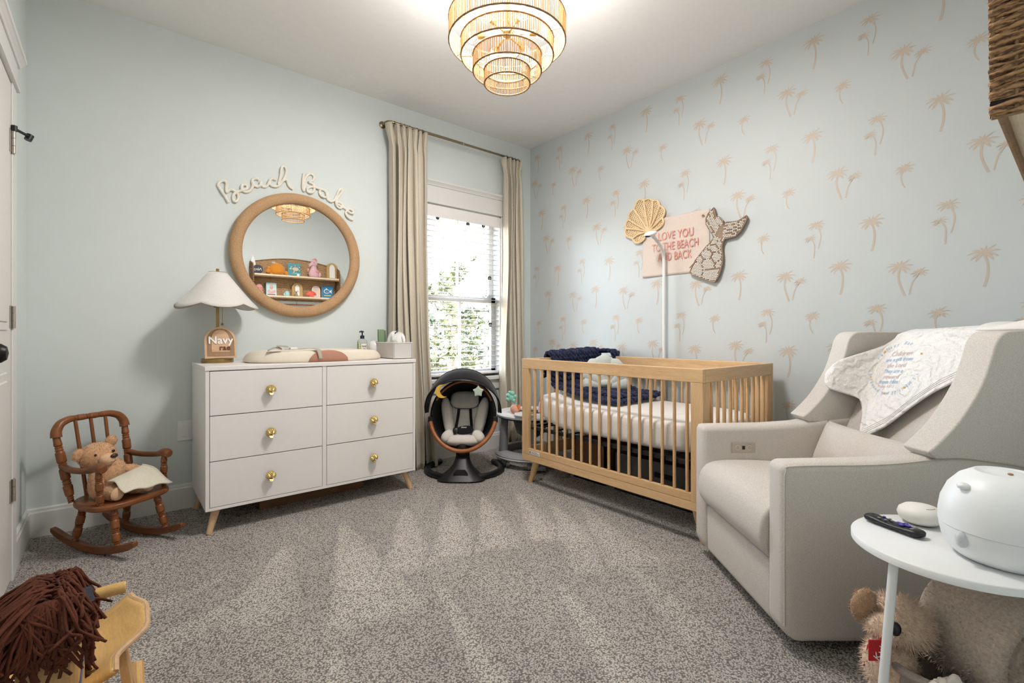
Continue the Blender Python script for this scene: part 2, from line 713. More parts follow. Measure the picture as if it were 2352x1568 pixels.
def crown(mb, c, s, lean=0.0):
    for a, L, w, cu in ((168, .056, .0065, .7), (196, .054, .008, .7), (222, .048, .0095, .4), (142, .042, .007, .9), (108, .026, .008, .2), (66, .030, .006, -.2), (42, .050, .006, .3), (14, .057, .007, .6), (-16, .052, .009, .6), (-46, .046, .0105, .3), (-86, .028, .009, .1)):
        leaf(mb, math.radians(a + lean), L * s, w * s, cu, c)

def palm_mesh(kind):
    mb = MB()
    if kind == 'A':
        crown(mb, (0, 0), 1.05, 4)
        trunk(mb, [(0.002, -0.01), (0.012, -0.06), (0.010, -0.11), (0.0, -0.155)], .008, .0095)
    elif kind == 'B':
        crown(mb, (0, 0), 1.0, 0)
        trunk(mb, [(0, -0.01), (-0.004, -0.06), (0.004, -0.10), (0.020, -0.148)], .008, .0095)
        crown(mb, (0.078, -0.036), 0.66, 10)
        trunk(mb, [(0.072, -0.05), (0.050, -0.085), (0.038, -0.143)], .004, .006)
    elif kind == 'C':
        crown(mb, (0, 0), 0.82, -4)
        trunk(mb, [(0.008, -0.01), (0.022, -0.05), (0.022, -0.085), (0.010, -0.135)], .006, .005)
        crown(mb, (-0.030, -0.072), 0.58, 4)
        trunk(mb, [(-0.022, -0.08), (-0.008, -0.115), (-0.010, -0.185)], .005, .006)
    else:
        crown(mb, (0, 0), 0.78, 8)
        trunk(mb, [(-0.002, -0.01), (-0.012, -0.04), (-0.008, -0.075), (0.004, -0.098)], .006, .006)
    return mb.mesh('palm_print', M['palm'])
PALM = {k: palm_mesh(k) for k in 'ABCD'}
ROWS = [('A', 2.645, (-.10, -.712, -1.272, -1.83, -2.367, -2.90)), ('C', 2.635, (-.392, -.969, -1.55, -2.115, -2.629, -3.17)),
        ('B', 2.41, (-.057, -.539, -1.103, -1.692, -2.231, -2.76, -3.28)), ('D', 2.34, (-.313, -.846, -1.412, -1.984, -2.506, -3.03)),
        ('A', 2.118, (-.155, -.697, -1.255, -1.857, -2.361, -2.901)), ('C', 2.11, (-.434, -1.0, -1.588, -2.148, -2.659, -3.19)),
        ('B', 1.878, (-.216, -.805, -1.37, -1.944, -2.482, -3.043)), ('D', 1.828, (-.5, -1.10, -1.665, -2.24, -2.767)),
        ('C', 1.615, (-.092, -.65, -1.22, -1.80, -2.381, -2.928)), ('A', 1.59, (-.36, -.93, -1.52, -2.634, -3.21)), ('D', 1.585, (-2.10,)),
        ('B', 1.345, (-.544, -1.069, -1.666, -2.222, -2.748, -3.27)), ('A', 1.375, (-.242, -.792, -1.363, -1.952, -2.495, -3.049)),
        ('C', 1.14, (-.43, -1.0, -1.556, -2.125, -2.656, -3.2)), ('D', 1.112, (-.121, -.665, -1.211, -1.796, -2.361, -2.895)),
        ('B', .94, (-.296, -.77, -1.331, -1.932, -2.48, -3.02)), ('A', .912, (-.55, -1.055, -1.657, -2.235, -2.75)), ('D', .87, (-.07,)),
        ('C', .66, (-.28, -.83, -1.40, -1.96, -2.52, -3.1)), ('D', .60, (-.56, -1.12, -1.68, -2.24, -2.8)),
        ('A', .40, (-.15, -.72, -1.28, -1.84, -2.4, -2.95)), ('B', .34, (-.42, -1.0, -1.56, -2.12, -2.68))]
for k, z, ys in ROWS:
    for y in ys:
        place('palm_print', PALM[k], wall_right, loc=(0, y, z))

# window: casing, jamb, sashes, panes
win = bpy.data.objects.new('window_1', None)
COL.objects.link(win)
structure(win)
win['label'] = 'white double hung window behind open blinds'
mb = MB()
for x0, x1 in ((WX0 - 0.09, WX0 + 0.004), (WX1 - 0.004, WX1 + 0.09)):
    mb.box((x0, -0.018, WZ0), (x1, 0.0, WZ1 + 0.01))
mb.build('casing', M['trim'], win, bevel=0.002)
mb = MB()
mb.box((WX0 - 0.10, -0.020, WZ1), (WX1 + 0.10, 0.0, WZ1 + 0.135))
mb.box((WX0 - 0.105, -0.026, WZ1 - 0.004), (WX1 + 0.105, 0.0, WZ1 + 0.010))
mb.prism([(0.0, 0.135), (0.026, 0.135), (0.030, 0.145), (0.040, 0.158), (0.046, 0.162), (0.046, 0.178), (0, 0.178)], WX0 - 0.125, WX1 + 0.125, lambda u, v, w: (w, -u, WZ1 + v))
mb.build('head_casing', M['trim'], win, bevel=0.0015)
mb = MB()
mb.box((WX0 - 0.11, -0.045, WZ0 - 0.030), (WX1 + 0.11, 0.075, WZ0))
mb.box((WX0 - 0.09, -0.016, WZ0 - 0.115), (WX1 + 0.09, 0.0, WZ0 - 0.030))
mb.build('window_sill', M['trim'], win, bevel=0.003)
mb = MB()
mb.box((WX0, 0, WZ0), (WX0 + 0.012, T, WZ1))
mb.box((WX1 - 0.012, 0, WZ0), (WX1, T, WZ1))
mb.box((WX0, 0, WZ1 - 0.012), (WX1, T, WZ1))
mb.box((WX0, 0.075, WZ0), (WX1, T, WZ0 + 0.02))
mb.build('jamb', M['trim'], win)
ZM = 1.305
def sash(z0, z1, y):
    mb = MB()
    a, b = WX0 + 0.012, WX1 - 0.012
    w = 0.046
    mb.box((a, y, z0), (a + w, y + 0.032, z1))
    mb.box((b - w, y, z0), (b, y + 0.032, z1))
    mb.box((a, y, z0), (b, y + 0.032, z0 + w))
    mb.box((a, y, z1 - w), (b, y + 0.032, z1))
    s = mb.build('sash', M['trim'], win, bevel=0.002)
    xm = (a + b) / 2
    MB().box((xm - 0.009, y + 0.006, z0 + w), (xm + 0.009, y + 0.026, z1 - w)).build('muntin', M['trim'], s)
    for x0, x1 in ((a + w, xm - 0.009), (xm + 0.009, b - w)):
        MB().box((x0, y + 0.014, z0 + w), (x1, y + 0.018, z1 - w)).build('pane', M['glass'], s)
    return s
M['glass'] = glassy('window_glass')
sash(ZM - 0.022, WZ1 - 0.012, 0.102)
lo = sash(WZ0 + 0.012, ZM + 0.026, 0.068)
mb = MB()
mb.box((-0.47, 0.050, ZM + 0.026), (-0.42, 0.068, ZM + 0.038))
mb.cyl((-0.445, 0.058, ZM + 0.038), (-0.445, 0.058, ZM + 0.050), 0.010, 0.006)
mb.build('sash_lock', M['trim'], lo)
# dark round clips on the sashes
for x, z in ((-0.965, 1.965), (-0.665, 1.955), (-0.50, 1.965)):
    mb = MB()
    mb.cyl((x, 0.060, z), (x, 0.064, z), 0.020, n=20)
    o = mb.build('round_clip', M['darkmetal'], win, smooth=True)
for x, z in ((-0.432, 1.505), (-0.425, 1.092)):
    mb = MB()
    mb.cyl((x, 0.060, z), (x, 0.064, z), 0.020, n=20)
    o = mb.build('round_clip', M['darkmetal'], win, smooth=True)
    MB().box((x - 0.002, 0.0585, z - 0.016), (x + 0.002, 0.060, z + 0.016)).box((x - 0.016, 0.0585, z - 0.002), (x + 0.016, 0.060, z + 0.002)).build('cross_mark', M['trim'], o)

# sampling portals for the daylight (they give off no light themselves)
def portal(name, loc, rot, sx, sy):
    d = bpy.data.lights.new(name, 'AREA')
    d.shape = 'RECTANGLE'
    d.size, d.size_y = sx, sy
    d.cycles.is_portal = True
    o = bpy.data.objects.new(name, d)
    COL.objects.link(o)
    o.location = loc
    o.rotation_euler = rot
portal('window_portal', ((WX0 + WX1) / 2, T + 0.01, (WZ0 + WZ1) / 2), (-PI / 2, 0, 0), WX1 - WX0, WZ1 - WZ0)

# horizontal blind
bl = thing('window_blind', 'white horizontal slat blind inside the window, slats open', 'blind')
MB().box((WX0 + 0.014, -0.006, WZ1 - 0.105), (WX1 - 0.014, 0.004, WZ1 - 0.012)).build('valance', M['white'], bl, bevel=0.003)
MB().box((WX0 + 0.016, 0.006, WZ1 - 0.06), (WX1 - 0.016, 0.052, WZ1 - 0.014)).build('headrail', M['white'], bl)
sm = MB()
sm.grid(2, 7, lambda u, v: (WX0 + 0.018 + u * (WX1 - WX0 - 0.036), -0.025 + 0.05 * v, 0.003 * math.sin(PI * v)))
sm = sm.mesh('slat', M['white'], True)
z = WZ1 - 0.125
while z > 0.70:
    place('slat', sm, bl, loc=(0, 0.031, z), rot=(math.radians(2), 0, 0), solid=0.0026)
    z -= 0.0445
MB().box((WX0 + 0.018, 0.008, 0.664), (WX1 - 0.018, 0.054, 0.684)).build('bottom_rail', M['white'], bl, bevel=0.003)
for x in (-0.985, -0.74, -0.50):
    mb = MB()
    for y in (0.004, 0.058):
        mb.cyl((x, y, 0.674), (x, y, WZ1 - 0.05), 0.0011, n=5)
    mb.build('ladder_cord', M['trim'], bl)
MB().cyl((-0.945, 0.002, 1.05), (-0.945, 0.002, WZ1 - 0.1), 0.0013, n=5).cyl((-0.955, 0.002, 1.10), (-0.955, 0.002, WZ1 - 0.1), 0.0013, n=5).build('pull_cord', M['trim'], bl)

# door on the left wall, casing and hardware
dr = bpy.data.objects.new('door_1', None)
COL.objects.link(dr)
structure(dr)
dr['label'] = 'white panelled door at the left edge with nickel hinges'
DY0, DY1, DZ = -1.318, -0.552, 2.03
mb = MB()
mb.box((XW - 0.03, DY0, 0.012), (XW + 0.012, DY1, DZ))
mb.build('leaf', M['door'], dr, bevel=0.002)
def dpanel(y0, y1, z0, z1):
    mb = MB()
    f = lambda u, v, w: (w, u, v)
    mb.prism([(y0, z0), (y1, z0), (y1, z1), (y0, z1)], XW + 0.012, XW + 0.0165, f, bev=0.004)
    mb.prism([(y0 + .028, z0 + .028), (y1 - .028, z0 + .028), (y1 - .028, z1 - .028), (y0 + .028, z1 - .028)], XW + 0.012, XW + 0.021, f, bev=0.008)
    mb.build('panel', M['door'], dr)
for z0, z1 in ((0.20, 0.86), (1.02, 1.90)):
    dpanel(DY0 + 0.11, DY1 - 0.11, z0, z1)
mb = MB()
mb.box((XW, DY1 + 0.004, 0), (XW + 0.018, DY1 + 0.098, DZ + 0.012))
mb.box((XW, DY0 - 0.098, 0), (XW + 0.018, DY0 - 0.004, DZ + 0.012))
structure(mb.build('trim_1', M['trim'], bevel=0.003))
mb = MB()
mb.box((XW, DY0 - 0.105, DZ + 0.012), (XW + 0.020, DY1 + 0.105, DZ + 0.125))
mb.box((XW, DY0 - 0.115, DZ + 0.004), (XW + 0.028, DY1 + 0.115, DZ + 0.020))
mb.prism([(0, 0.115), (0.026, 0.115), (0.030, 0.124), (0.040, 0.136), (0.046, 0.140), (0.046, 0.155), (0, 0.155)], DY0 - 0.135, DY1 + 0.135, lambda u, v, w: (XW + u, w, DZ + v))
structure(mb.build('trim_2', M['trim'], bevel=0.0015))
for z in (0.372, 1.077, 1.79):
    mb = MB()
    mb.box((XW + 0.0122, DY1 - 0.035, z - 0.045), (XW + 0.0145, DY1 + 0.0, z + 0.045))
    mb.box((XW + 0.018, DY1 + 0.006, z - 0.045), (XW + 0.0205, DY1 + 0.03, z + 0.045))
    for k in range(3):
        mb.cyl((XW + 0.020, DY1 + 0.003, z - 0.045 + k * 0.0305), (XW + 0.020, DY1 + 0.003, z - 0.016 + k * 0.0305), 0.0065, n=10)
    mb.build('hinge', M['nickel'], dr, smooth=True)
mb = MB()
z = 1.846
mb.cyl((XW + 0.022, DY1 + 0.003, z), (XW + 0.055, DY1 + 0.085, z + 0.004), 0.006, n=8)
mb.cyl((XW + 0.052, DY1 + 0.088, z - 0.012), (XW + 0.060, DY1 + 0.092, z + 0.012), 0.013, n=12)
mb.cyl((XW + 0.022, DY1 + 0.003, z - 0.01), (XW + 0.022, DY1 + 0.003, z + 0.012), 0.010, n=10)
mb.build('hinge_pin_stop', M['black'], dr, smooth=True)
mb = MB()
Mx = Matrix.Rotation(PI / 2, 4, 'Y')
mb.lathe([(0.032, 0), (0.032, 0.006), (0.012, 0.010), (0.012, 0.034), (0.022, 0.040), (0.029, 0.052), (0.029, 0.062), (0.020, 0.074), (0.001, 0.078)], 24, (XW + 0.012, DY0 + 0.068, 0.95), M=Mx)
mb.build('door_knob', M['darkmetal'], dr, smooth=True)

# wall plate beside the dresser
o = thing('outlet_plate', 'white wall plate low on the wall beside the dresser', 'wall plate', (-2.69, 0, 0.45))
MB().box((-0.037, -0.006, -0.058), (0.037, 0, 0.058)).build('plate', M['whiteplastic'], o, bevel=0.003)
MB().box((-0.017, -0.009, -0.034), (0.017, -0.006, 0.034)).build('insert', M['whiteplastic'], o, bevel=0.001)

# ------------------------------------------------------------------ outdoors
def ground_mat():
    t = NT('dry_grass')
    v = t.coord()
    f = t.noise(v, 0.9, 5)
    t.set(Base_Color=t.ramp(f, [(0.3, lin((96, 86, 60))), (0.7, lin((128, 118, 92)))]), Roughness=1.0)
    return t.m
structure(MB().box((-60, -40, -3.1), (60, 90, -3.0)).build('ground', ground_mat()))
M['bark'] = plain('pine_bark', (112, 96, 82), 0.95, var=0.25, scale=12)
NEEDLE = [plain('pine_needles_%d' % i, c, 0.7, var=0.3, scale=3) for i, c in enumerate([(66, 72, 36), (48, 58, 36), (76, 78, 46)])]
def pine(x, y, h, r, seed, label, mat, low=0.25):
    rn = random.Random(seed)
    t = thing('pine_tree', label, 'tree', (x, y, -3.0), group='pine trees outside the window')
    mb = MB()
    bend = rn.uniform(-.25, .25)
    cl = [(bend * (k / 6) ** 2, 0.1 * math.sin(k), h * k / 6) for k in range(7)]
    mb.tube(cl, [0.14 * (1 - k / 6.6) + 0.015 for k in range(7)], 7)
    leafs = MB()
    nb = int(26 * h / 6)
    for b in range(nb):
        fz = low + (0.98 - low) * (b + rn.random()) / nb
        a = rn.uniform(0, 2 * PI)
        L = r * (1.15 - fz) * rn.uniform(.7, 1.15) / (1.15 - low) + 0.25
        p0 = Vector((bend * fz ** 2, 0, h * fz))
        p1 = p0 + Vector((math.cos(a) * L, math.sin(a) * L, L * rn.uniform(-.05, .4)))
        mb.cyl(p0, p1, 0.03, 0.008, n=4)
        for c in range(7):
            q = p0.lerp(p1, 0.3 + 0.75 * rn.random()) + Vector((rn.gauss(0, .16), rn.gauss(0, .16), rn.gauss(0, .12)))
            for k in range(13):
                d = Vector((rn.gauss(0, 1), rn.gauss(0, 1), rn.gauss(0.3, .8))).normalized()
                s = d.cross(Vector((rn.random() - .5, rn.random() - .5, rn.random() - .5))).normalized() * 0.022
                e = q + d * rn.uniform(.12, .26)
                leafs.add([q - s, q + s, e + s * .3, e - s * .3], [(0, 1, 2, 3)])
    mb.build('trunk', M['bark'], t, smooth=True)
    o = leafs.build('foliage', mat, t)
    o['kind'] = 'stuff'
pine(3.3, 6.4, 5.7, 1.3, 1, 'yellow green pine with a rounded top, left behind the upper sash', NEEDLE[0])
pine(5.3, 8.9, 4.9, 1.4, 2, 'dark green pine low in the middle of the window view', NEEDLE[1])
pine(7.2, 7.4, 7.4, 1.2, 3, 'tall thin pine at the right of the window view reaching the top', NEEDLE[2], 0.35)
pine(1.7, 4.0, 3.5, 1.0, 4, 'pale green young pine nearest the window at the lower left', NEEDLE[2], 0.1)
pine(6.2, 12.4, 5.2, 1.6, 5, 'green pine half hidden behind the middle pine', NEEDLE[1], 0.15)
pine(9.2, 11.2, 5.6, 1.5, 6, 'green pine low at the right behind the tall thin pine', NEEDLE[0], 0.1)
pine(5.0, 5.4, 3.7, 1.0, 7, 'small bushy pine low at the right of the lower sash', NEEDLE[0], 0.05)
pine(12.0, 16.5, 6.3, 2.0, 8, 'distant dark pine farthest from the window', NEEDLE[1], 0.1)
# ------------------------------------------------------------------ chandelier
def jute_mat():
    t = NT('jute_string')
    v = t.coord((1, 1, 1))
    f = t.noise(v, 220, 3)
    c = t.ramp(f, [(0.3, lin((158, 130, 94))), (0.7, lin((196, 170, 130)))])
    t.set(Base_Color=c, Roughness=0.9)
    tl = t.n('ShaderNodeBsdfTranslucent')
    t.l(c, tl.inputs['Color'])
    mx = t.n('ShaderNodeMixShader')
    mx.inputs[0].default_value = 0.65
    t.l(t.b.outputs[0], mx.inputs[1])
    t.l(tl.outputs[0], mx.inputs[2])
    t.l(mx.outputs[0], t.t.nodes['Material Output'].inputs['Surface'])
    return t.m
M['jute'] = jute_mat()
M['ring'] = plain('wrapped_ring', (150, 118, 78), 0.85, var=0.2, scale=120, bump=0.6, bscale=300)
M['bulb'] = glassy('bulb_glass', amount=0.02)
CH = (-1.661, -1.70)
ch = thing('chandelier', 'four tier jute string drum chandelier with lit bulbs hanging from the ceiling', 'chandelier', (CH[0], CH[1], ZC))
ZO = ZC
TIERS = [(0.257, 2.300, 2.396, 176), (0.204, 2.238, 2.306, 140), (0.151, 2.172, 2.243, 104), (0.101, 2.118, 2.178, 70)]
for r, z0, z1, n in TIERS:
    mb = MB()
    rn = random.Random(n)
    for k in range(n):
        a = 2 * PI * (k + rn.uniform(-.12, .12)) / n
        rr = r + rn.uniform(-.0012, .0012)
        p = (rr * math.cos(a), rr * math.sin(a))
        b = a + rn.uniform(-.006, .006)
        mb.cyl((p[0], p[1], z1 - ZO), (r * math.cos(b), r * math.sin(b), z0 - ZO), 0.0019, n=5, caps=False)
    dr_ = MB()
    tier = mb.build('string_tier', M['jute'], ch, smooth=True)
    tier['kind'] = 'stuff'
    for z in (z0, z1):
        rb = MB()
        pts = [(r * math.cos(2 * PI * j / 72), r * math.sin(2 * PI * j / 72), z - ZO) for j in range(72)]
        rb.tube(pts, [0.0034 if j % 2 else 0.0042 for j in range(72)], 6, closed=True)
        rb.build('ring', M['ring'], ch, smooth=True)
for i in range(3):
    (r0, za, _, _), (r1, _, zb, _) = TIERS[i], TIERS[i + 1]
    for k in range(4):
        a = 2 * PI * (k + 0.3) / 4 + i * 0.4
        w = MB()
        w.tube([(r1 * math.cos(a), r1 * math.sin(a), zb - ZO), (r0 * math.cos(a), r0 * math.sin(a), za + 0.004 - ZO)], 0.0014, 5)
        w.build('tier_wire', M['brass'], ch)
mb = MB()
mb.cyl((0, 0, -0.001), (0, 0, 2.345 - ZO), 0.007, n=10)
mb.lathe([(0.02, 2.35 - ZO), (0.028, 2.34 - ZO), (0.02, 2.325 - ZO), (0.004, 2.318 - ZO)], 16)
mb.build('stem', M['brass'], ch, smooth=True)
mb = MB()
mb.lathe([(0.205, 0.0), (0.212, -0.004), (0.212, -0.034), (0.206, -0.036)], 48, caps=False)
mb.lathe([(0.205, -0.001), (0.001, -0.001)], 48, caps=False)
mb.build('fill_light_housing', M['white'], ch, smooth=True)  # made-up housing round the added fill lamp, out of view
ld = bpy.data.lights.new('added_fill_light', 'AREA')  # added unseen fill lamp: main room light, keeps the ceiling evenly lit
ld.shape = 'DISK'
ld.size = 0.40
ld.energy = FILL_W
ld.color = BULB_COLOR
lo_ = bpy.data.objects.new('added_fill_light', ld)
COL.objects.link(lo_)
lo_.parent = ch
lo_.location = (0, 0, -0.030)
for k in range(3):
    a = 2 * PI * k / 3 + 0.5
    MB().tube([(0, 0, 2.40 - ZO), (0.257 * math.cos(a), 0.257 * math.sin(a), 2.396 - ZO)], 0.003, 6).build('spoke', M['brass'], ch)
for k in range(6):
    a = 2 * PI * k / 6 + 0.27
    c, s = math.cos(a), math.sin(a)
    mb = MB()
    mb.tube([(0.01 * c, 0.01 * s, 2.335 - ZO), (0.10 * c, 0.10 * s, 2.337 - ZO)], 0.005, 8)
    mb.tube([(0.10 * c, 0.10 * s, 2.337 - ZO), (0.130 * c, 0.130 * s, 2.337 - ZO)], 0.013, 10)
    arm = mb.build('lamp_arm', M['brass'], ch, smooth=True)
    b = MB()
    b.ball((0.158 * c, 0.158 * s, 2.337 - ZO), 0.028, 16, 10)
    b.build('bulb', M['bulb'], arm, smooth=True)
    ld = bpy.data.lights.new('bulb_light', 'POINT')
    ld.energy = BULB_W
    ld.color = BULB_COLOR
    ld.shadow_soft_size = 0.024
    lo_ = bpy.data.objects.new('bulb_light', ld)
    COL.objects.link(lo_)
    lo_.parent = ch
    lo_.location = (0.158 * c, 0.158 * s, 2.337 - ZO)

# ------------------------------------------------------------------ dresser
DXC, DYC = -2.077, -0.285
ds = thing('dresser', 'white six drawer dresser with shell knobs and splayed wooden legs', 'dresser', (DXC, DYC, 0))
HX, HY_ = 0.580, 0.265
MB().box((-HX - .003, -HY_ - .004, 0.824), (HX + .003, HY_, 0.846)).build('top', M['white'], ds, bevel=0.0025)
mb = MB()
mb.box((-HX, -HY_, 0.122), (-HX + 0.017, HY_, 0.824))
mb.box((HX - 0.017, -HY_, 0.122), (HX, HY_, 0.824))
mb.box((-HX + 0.017, -HY_, 0.122), (HX - 0.017, HY_, 0.138))
mb.box((-0.011, -HY_, 0.138), (0.011, HY_ - 0.02, 0.824))
mb.box((-HX + 0.017, HY_ - 0.012, 0.138), (HX - 0.017, HY_, 0.824))
mb.build('body', M['white'], ds, bevel=0.0015)
MB().box((-HX + 0.018, -HY_ + 0.020, 0.139), (-0.0115, -HY_ + 0.03, 0.823)).box((0.0115, -HY_ + 0.020, 0.139), (HX - 0.018, -HY_ + 0.03, 0.823)).build('drawer_recess', M['gap'], ds)
def shell_knob():
    mb = MB()
    def fn(u, v):
        a = -0.15 * PI + u * 1.30 * PI
        ridge = 0.5 + 0.5 * math.cos(u * 2 * PI * 13)
        rr = (0.0275 + 0.0016 * ridge) * (0.5 + 0.5 * math.sin(PI * (0.12 + 0.76 * u)) ** 0.4) * v
        h = 0.016 * (1 - v ** 2.2) + 0.0022 * ridge * v + 0.004
        return (rr * math.cos(a), -0.020 - h, rr * math.sin(a) - 0.004)
    mb.grid(53, 9, fn)
    mb.grid(53, 2, lambda u, v: (fn(u, 1)[0], fn(u, 1)[1] + v * 0.005, fn(u, 1)[2]))
    mb.ball((0, -0.026, -0.020), (0.012, 0.008, 0.009), 12, 7)
    for k in range(3):
        mb.tube([(-0.010 + 0.0016 * k, -0.0355, -0.017 - k * 0.004), (0, -0.037, -0.019 - k * 0.004), (0.010 - 0.0016 * k, -0.0355, -0.017 - k * 0.004)], 0.0014, 5)
    mb.cyl((0, 0, -0.004), (0, -0.026, -0.004), 0.009, n=12)
    return mb.mesh('knob', M['gold'], True, 60)
KN = shell_knob()
zs = [0.822, 0.597, 0.368, 0.138]
dmesh = {}
for c, (x0, x1) in enumerate(((-HX + 0.017, -0.011), (0.011, HX - 0.017))):
    for r in range(3):
        z1, z0 = zs[r], zs[r + 1]
        mb = MB().box((x0 + 0.002, -HY_ - 0.001, z0 + 0.002), (x1 - 0.002, -HY_ + 0.018, z1 - 0.002))
        d = mb.build('drawer', M['white'], ds, bevel=0.0012)
        place('knob', KN, d, loc=((x0 + x1) / 2, -HY_ - 0.001, (z0 + z1) / 2 + 0.004))
for sx in (-1, 1):
    for sy in (-1, 1):
        mb = MB()
        mb.tube([(sx * (HX - 0.055), sy * (HY_ - 0.055), 0.123), (sx * (HX - 0.018), sy * (HY_ - 0.028), 0.0)], [0.021, 0.0135], 16)
        mb.build('leg', M['leg'], ds, smooth=True)

# shallow brown box under the dresser
o = thing('cardboard_box', 'flat brown cardboard box pushed under the white dresser', 'box', (-2.06, -0.19, 0), 0.03)
M['card'] = plain('cardboard', (126, 92, 62), 0.9, var=0.1, scale=20)
MB().box((-0.31, -0.12, 0.001), (0.31, 0.12, 0.06)).build('body', M['card'], o, bevel=0.002)
MB().box((-0.312, -0.122, 0.06), (0.312, 0.122, 0.064)).build('lid', M['card'], o)

# ------------------------------------------------------------------ on the dresser
ZT = 0.846
lp = thing('table_lamp', 'brass table lamp with a white scalloped cone shade on the dresser', 'lamp', (-2.551, -0.17, ZT))
M['linen'] = fabric('white_linen_shade', (222, 217, 211), (232, 228, 224), 500, bump=0.15)
mb = MB()
mb.lathe([(0.078, 0.0), (0.080, 0.003), (0.080, 0.022), (0.077, 0.0245), (0.006, 0.025)], 40)
mb.build('base', M['brass'], lp, smooth=True)
MB().cyl((0, 0, 0.024), (0, 0, 0.40), 0.0085, n=14).build('pole', M['brass'], lp, smooth=True)
MB().lathe([(0.018, 0.315), (0.021, 0.325), (0.021, 0.36), (0.012, 0.37)], 18).build('socket', M['black'], lp, smooth=True)
mb = MB()
mb.cyl((0.022, -0.008, 0.315), (0.022, -0.008, 0.225), 0.0012, n=5)
mb.ball((0.022, -0.008, 0.219), 0.0075, 10, 7)
mb.build('pull_chain', M['brass'], lp, smooth=True)
mb = MB()
LOB = 6
def shade(u, v, off=0.0):
    a = 2 * PI * u + 0.62
    w = abs(math.sin(LOB * a / 2)) ** 0.8        # 0 at the notches, 1 at lobe centres
    rt, rb = 0.047, 0.205
    v2 = v * (0.905 + 0.115 * w)
    r = rt + (rb - rt) * v2 * (0.94 + 0.06 * v2) - off
    # near the rim the notch corners flare out
    r += 0.010 * (1 - w) * smoothstep(0.75, 1.0, v)
    return (r * math.cos(a), r * math.sin(a), 0.513 - 0.202 * v2)
mb.grid(97, 12, shade)
sh = mb.build('lamp_shade', M['linen'], lp, smooth=True, angle=180, solid=0.002)
mb = MB()
mb.tube([Vector(shade(k / 192, 1.0)) + Vector((0, 0, -0.0005)) for k in range(192)], 0.0016, 5, closed=True)
mb.build('rim_binding', M['brass'], sh, smooth=True)
mb = MB()
mb.lathe([(0.0455, 0.513), (0.0455, 0.516), (0.006, 0.516)], 24)
mb.cyl((0, 0, 0.516), (0, 0, 0.535), 0.008, n=14)
mb.build('finial', M['brass'], lp, smooth=True)

# arched cane name sign standing on the lamp base
sg = thing('name_sign', 'arched wooden name sign with cane border leaning on the lamp', 'sign', (-2.543, -0.226, ZT + 0.026), 0.10)
M['ply'] = wood('light_ply', (206, 168, 130), (220, 186, 150), 'x', 0.6)
M['brown'] = plain('brown_letter', (112, 66, 36), 0.7)
M['paint'] = plain('white_letter', (240, 238, 236), 0.5, var=0.01)
sg.rotation_euler = (math.radians(-7), 0, 0.16)
def arch(w, h, n=20, z0=0.0):
    p = [(-w, z0), (w, z0), (w, h - w)]
    p += [(w * math.cos(PI * k / n), h - w + w * math.sin(PI * k / n)) for k in range(1, n)]
    p += [(-w, h - w)]
    return p
def ring_prism(mb, outer, inner, w0, w1, fn, mi=0):
    n = len(outer)
    vs = []
    for pl, w in ((outer, w0), (outer, w1), (inner, w1), (inner, w0)):
        vs += [fn(u, v, w) for u, v in pl]
    fs = []
    for k in range(4):
        for i in range(n):
            j = (i + 1) % n
            fs.append((k * n + i, k * n + j, ((k + 1) % 4) * n + j, ((k + 1) % 4) * n + i))
    mb.add(vs, fs, mi)
fy = lambda u, v, w: (u, -w, v)
mb = MB()
ring_prism(mb, arch(0.080, 0.178), [(u * 0.865, 0.010 + v * 0.885) for u, v in arch(0.080, 0.178)], 0.0, 0.006, fy)
mb.build('frame', M['ply'], sg)
MB().prism(arch(0.079, 0.177), -0.0015, 0.0005, fy).build('backing', plain('cane_shadow', (84, 52, 34), 0.8), sg)
mb = MB()
inner = [(u * 0.575, 0.036 + v * 0.70) for u, v in arch(0.080, 0.178)]
def inside(p, poly):
    c = False
    for i in range(len(poly)):
        a, b = poly[i - 1], poly[i]
        if (a[1] > p[1]) != (b[1] > p[1]) and p[0] < (b[0] - a[0]) * (p[1] - a[1]) / (b[1] - a[1]) + a[0]:
            c = not c
    return c
outl = arch(0.070, 0.168, z0=0.01)
k = 0
for i in range(-19, 20):
    x = i * 0.0038
    zs_ = [j * 0.0038 for j in range(2, 46) if inside((x, j * 0.0038), outl)]
    if zs_:
        mb.bar((x, -0.003, zs_[0]), (x, -0.003, zs_[-1]), 0.0016, 0.0012)
for j in range(2, 46):
    z = j * 0.0038
    xs = [i * 0.0038 for i in range(-19, 20) if inside((i * 0.0038, z), outl)]
    if xs:
        mb.bar((xs[0], -0.0034, z), (xs[-1], -0.0034, z), 0.0016, 0.0012)
mb.build('cane_mesh', M['ply'], sg)['kind'] = 'stuff'
MB().prism(inner, 0.0, 0.0062, fy).build('centre_panel', M['ply'], sg)
TX = Matrix(((1, 0, 0, 0), (0, 0, -1, 0), (0, 1, 0, 0), (0, 0, 0, 1)))     # text plane -> x right, z up
def serif_text(name, s, size, mat, at, parent, y):
    o = text_obj(name, s, size, mat, Matrix.Translation((at[0], y, at[1])) @ TX, parent, 0.0016, weight=(0.0014 if size > 0.05 else 0.0007), spacing=1.06)
    return o
serif_text('lettering', 'Navy', 0.058, M['paint'], (0.0, 0.100), sg, -0.0085)
serif_text('lettering', 'rae', 0.042, M['brown'], (0.020, 0.058), sg, -0.0085)

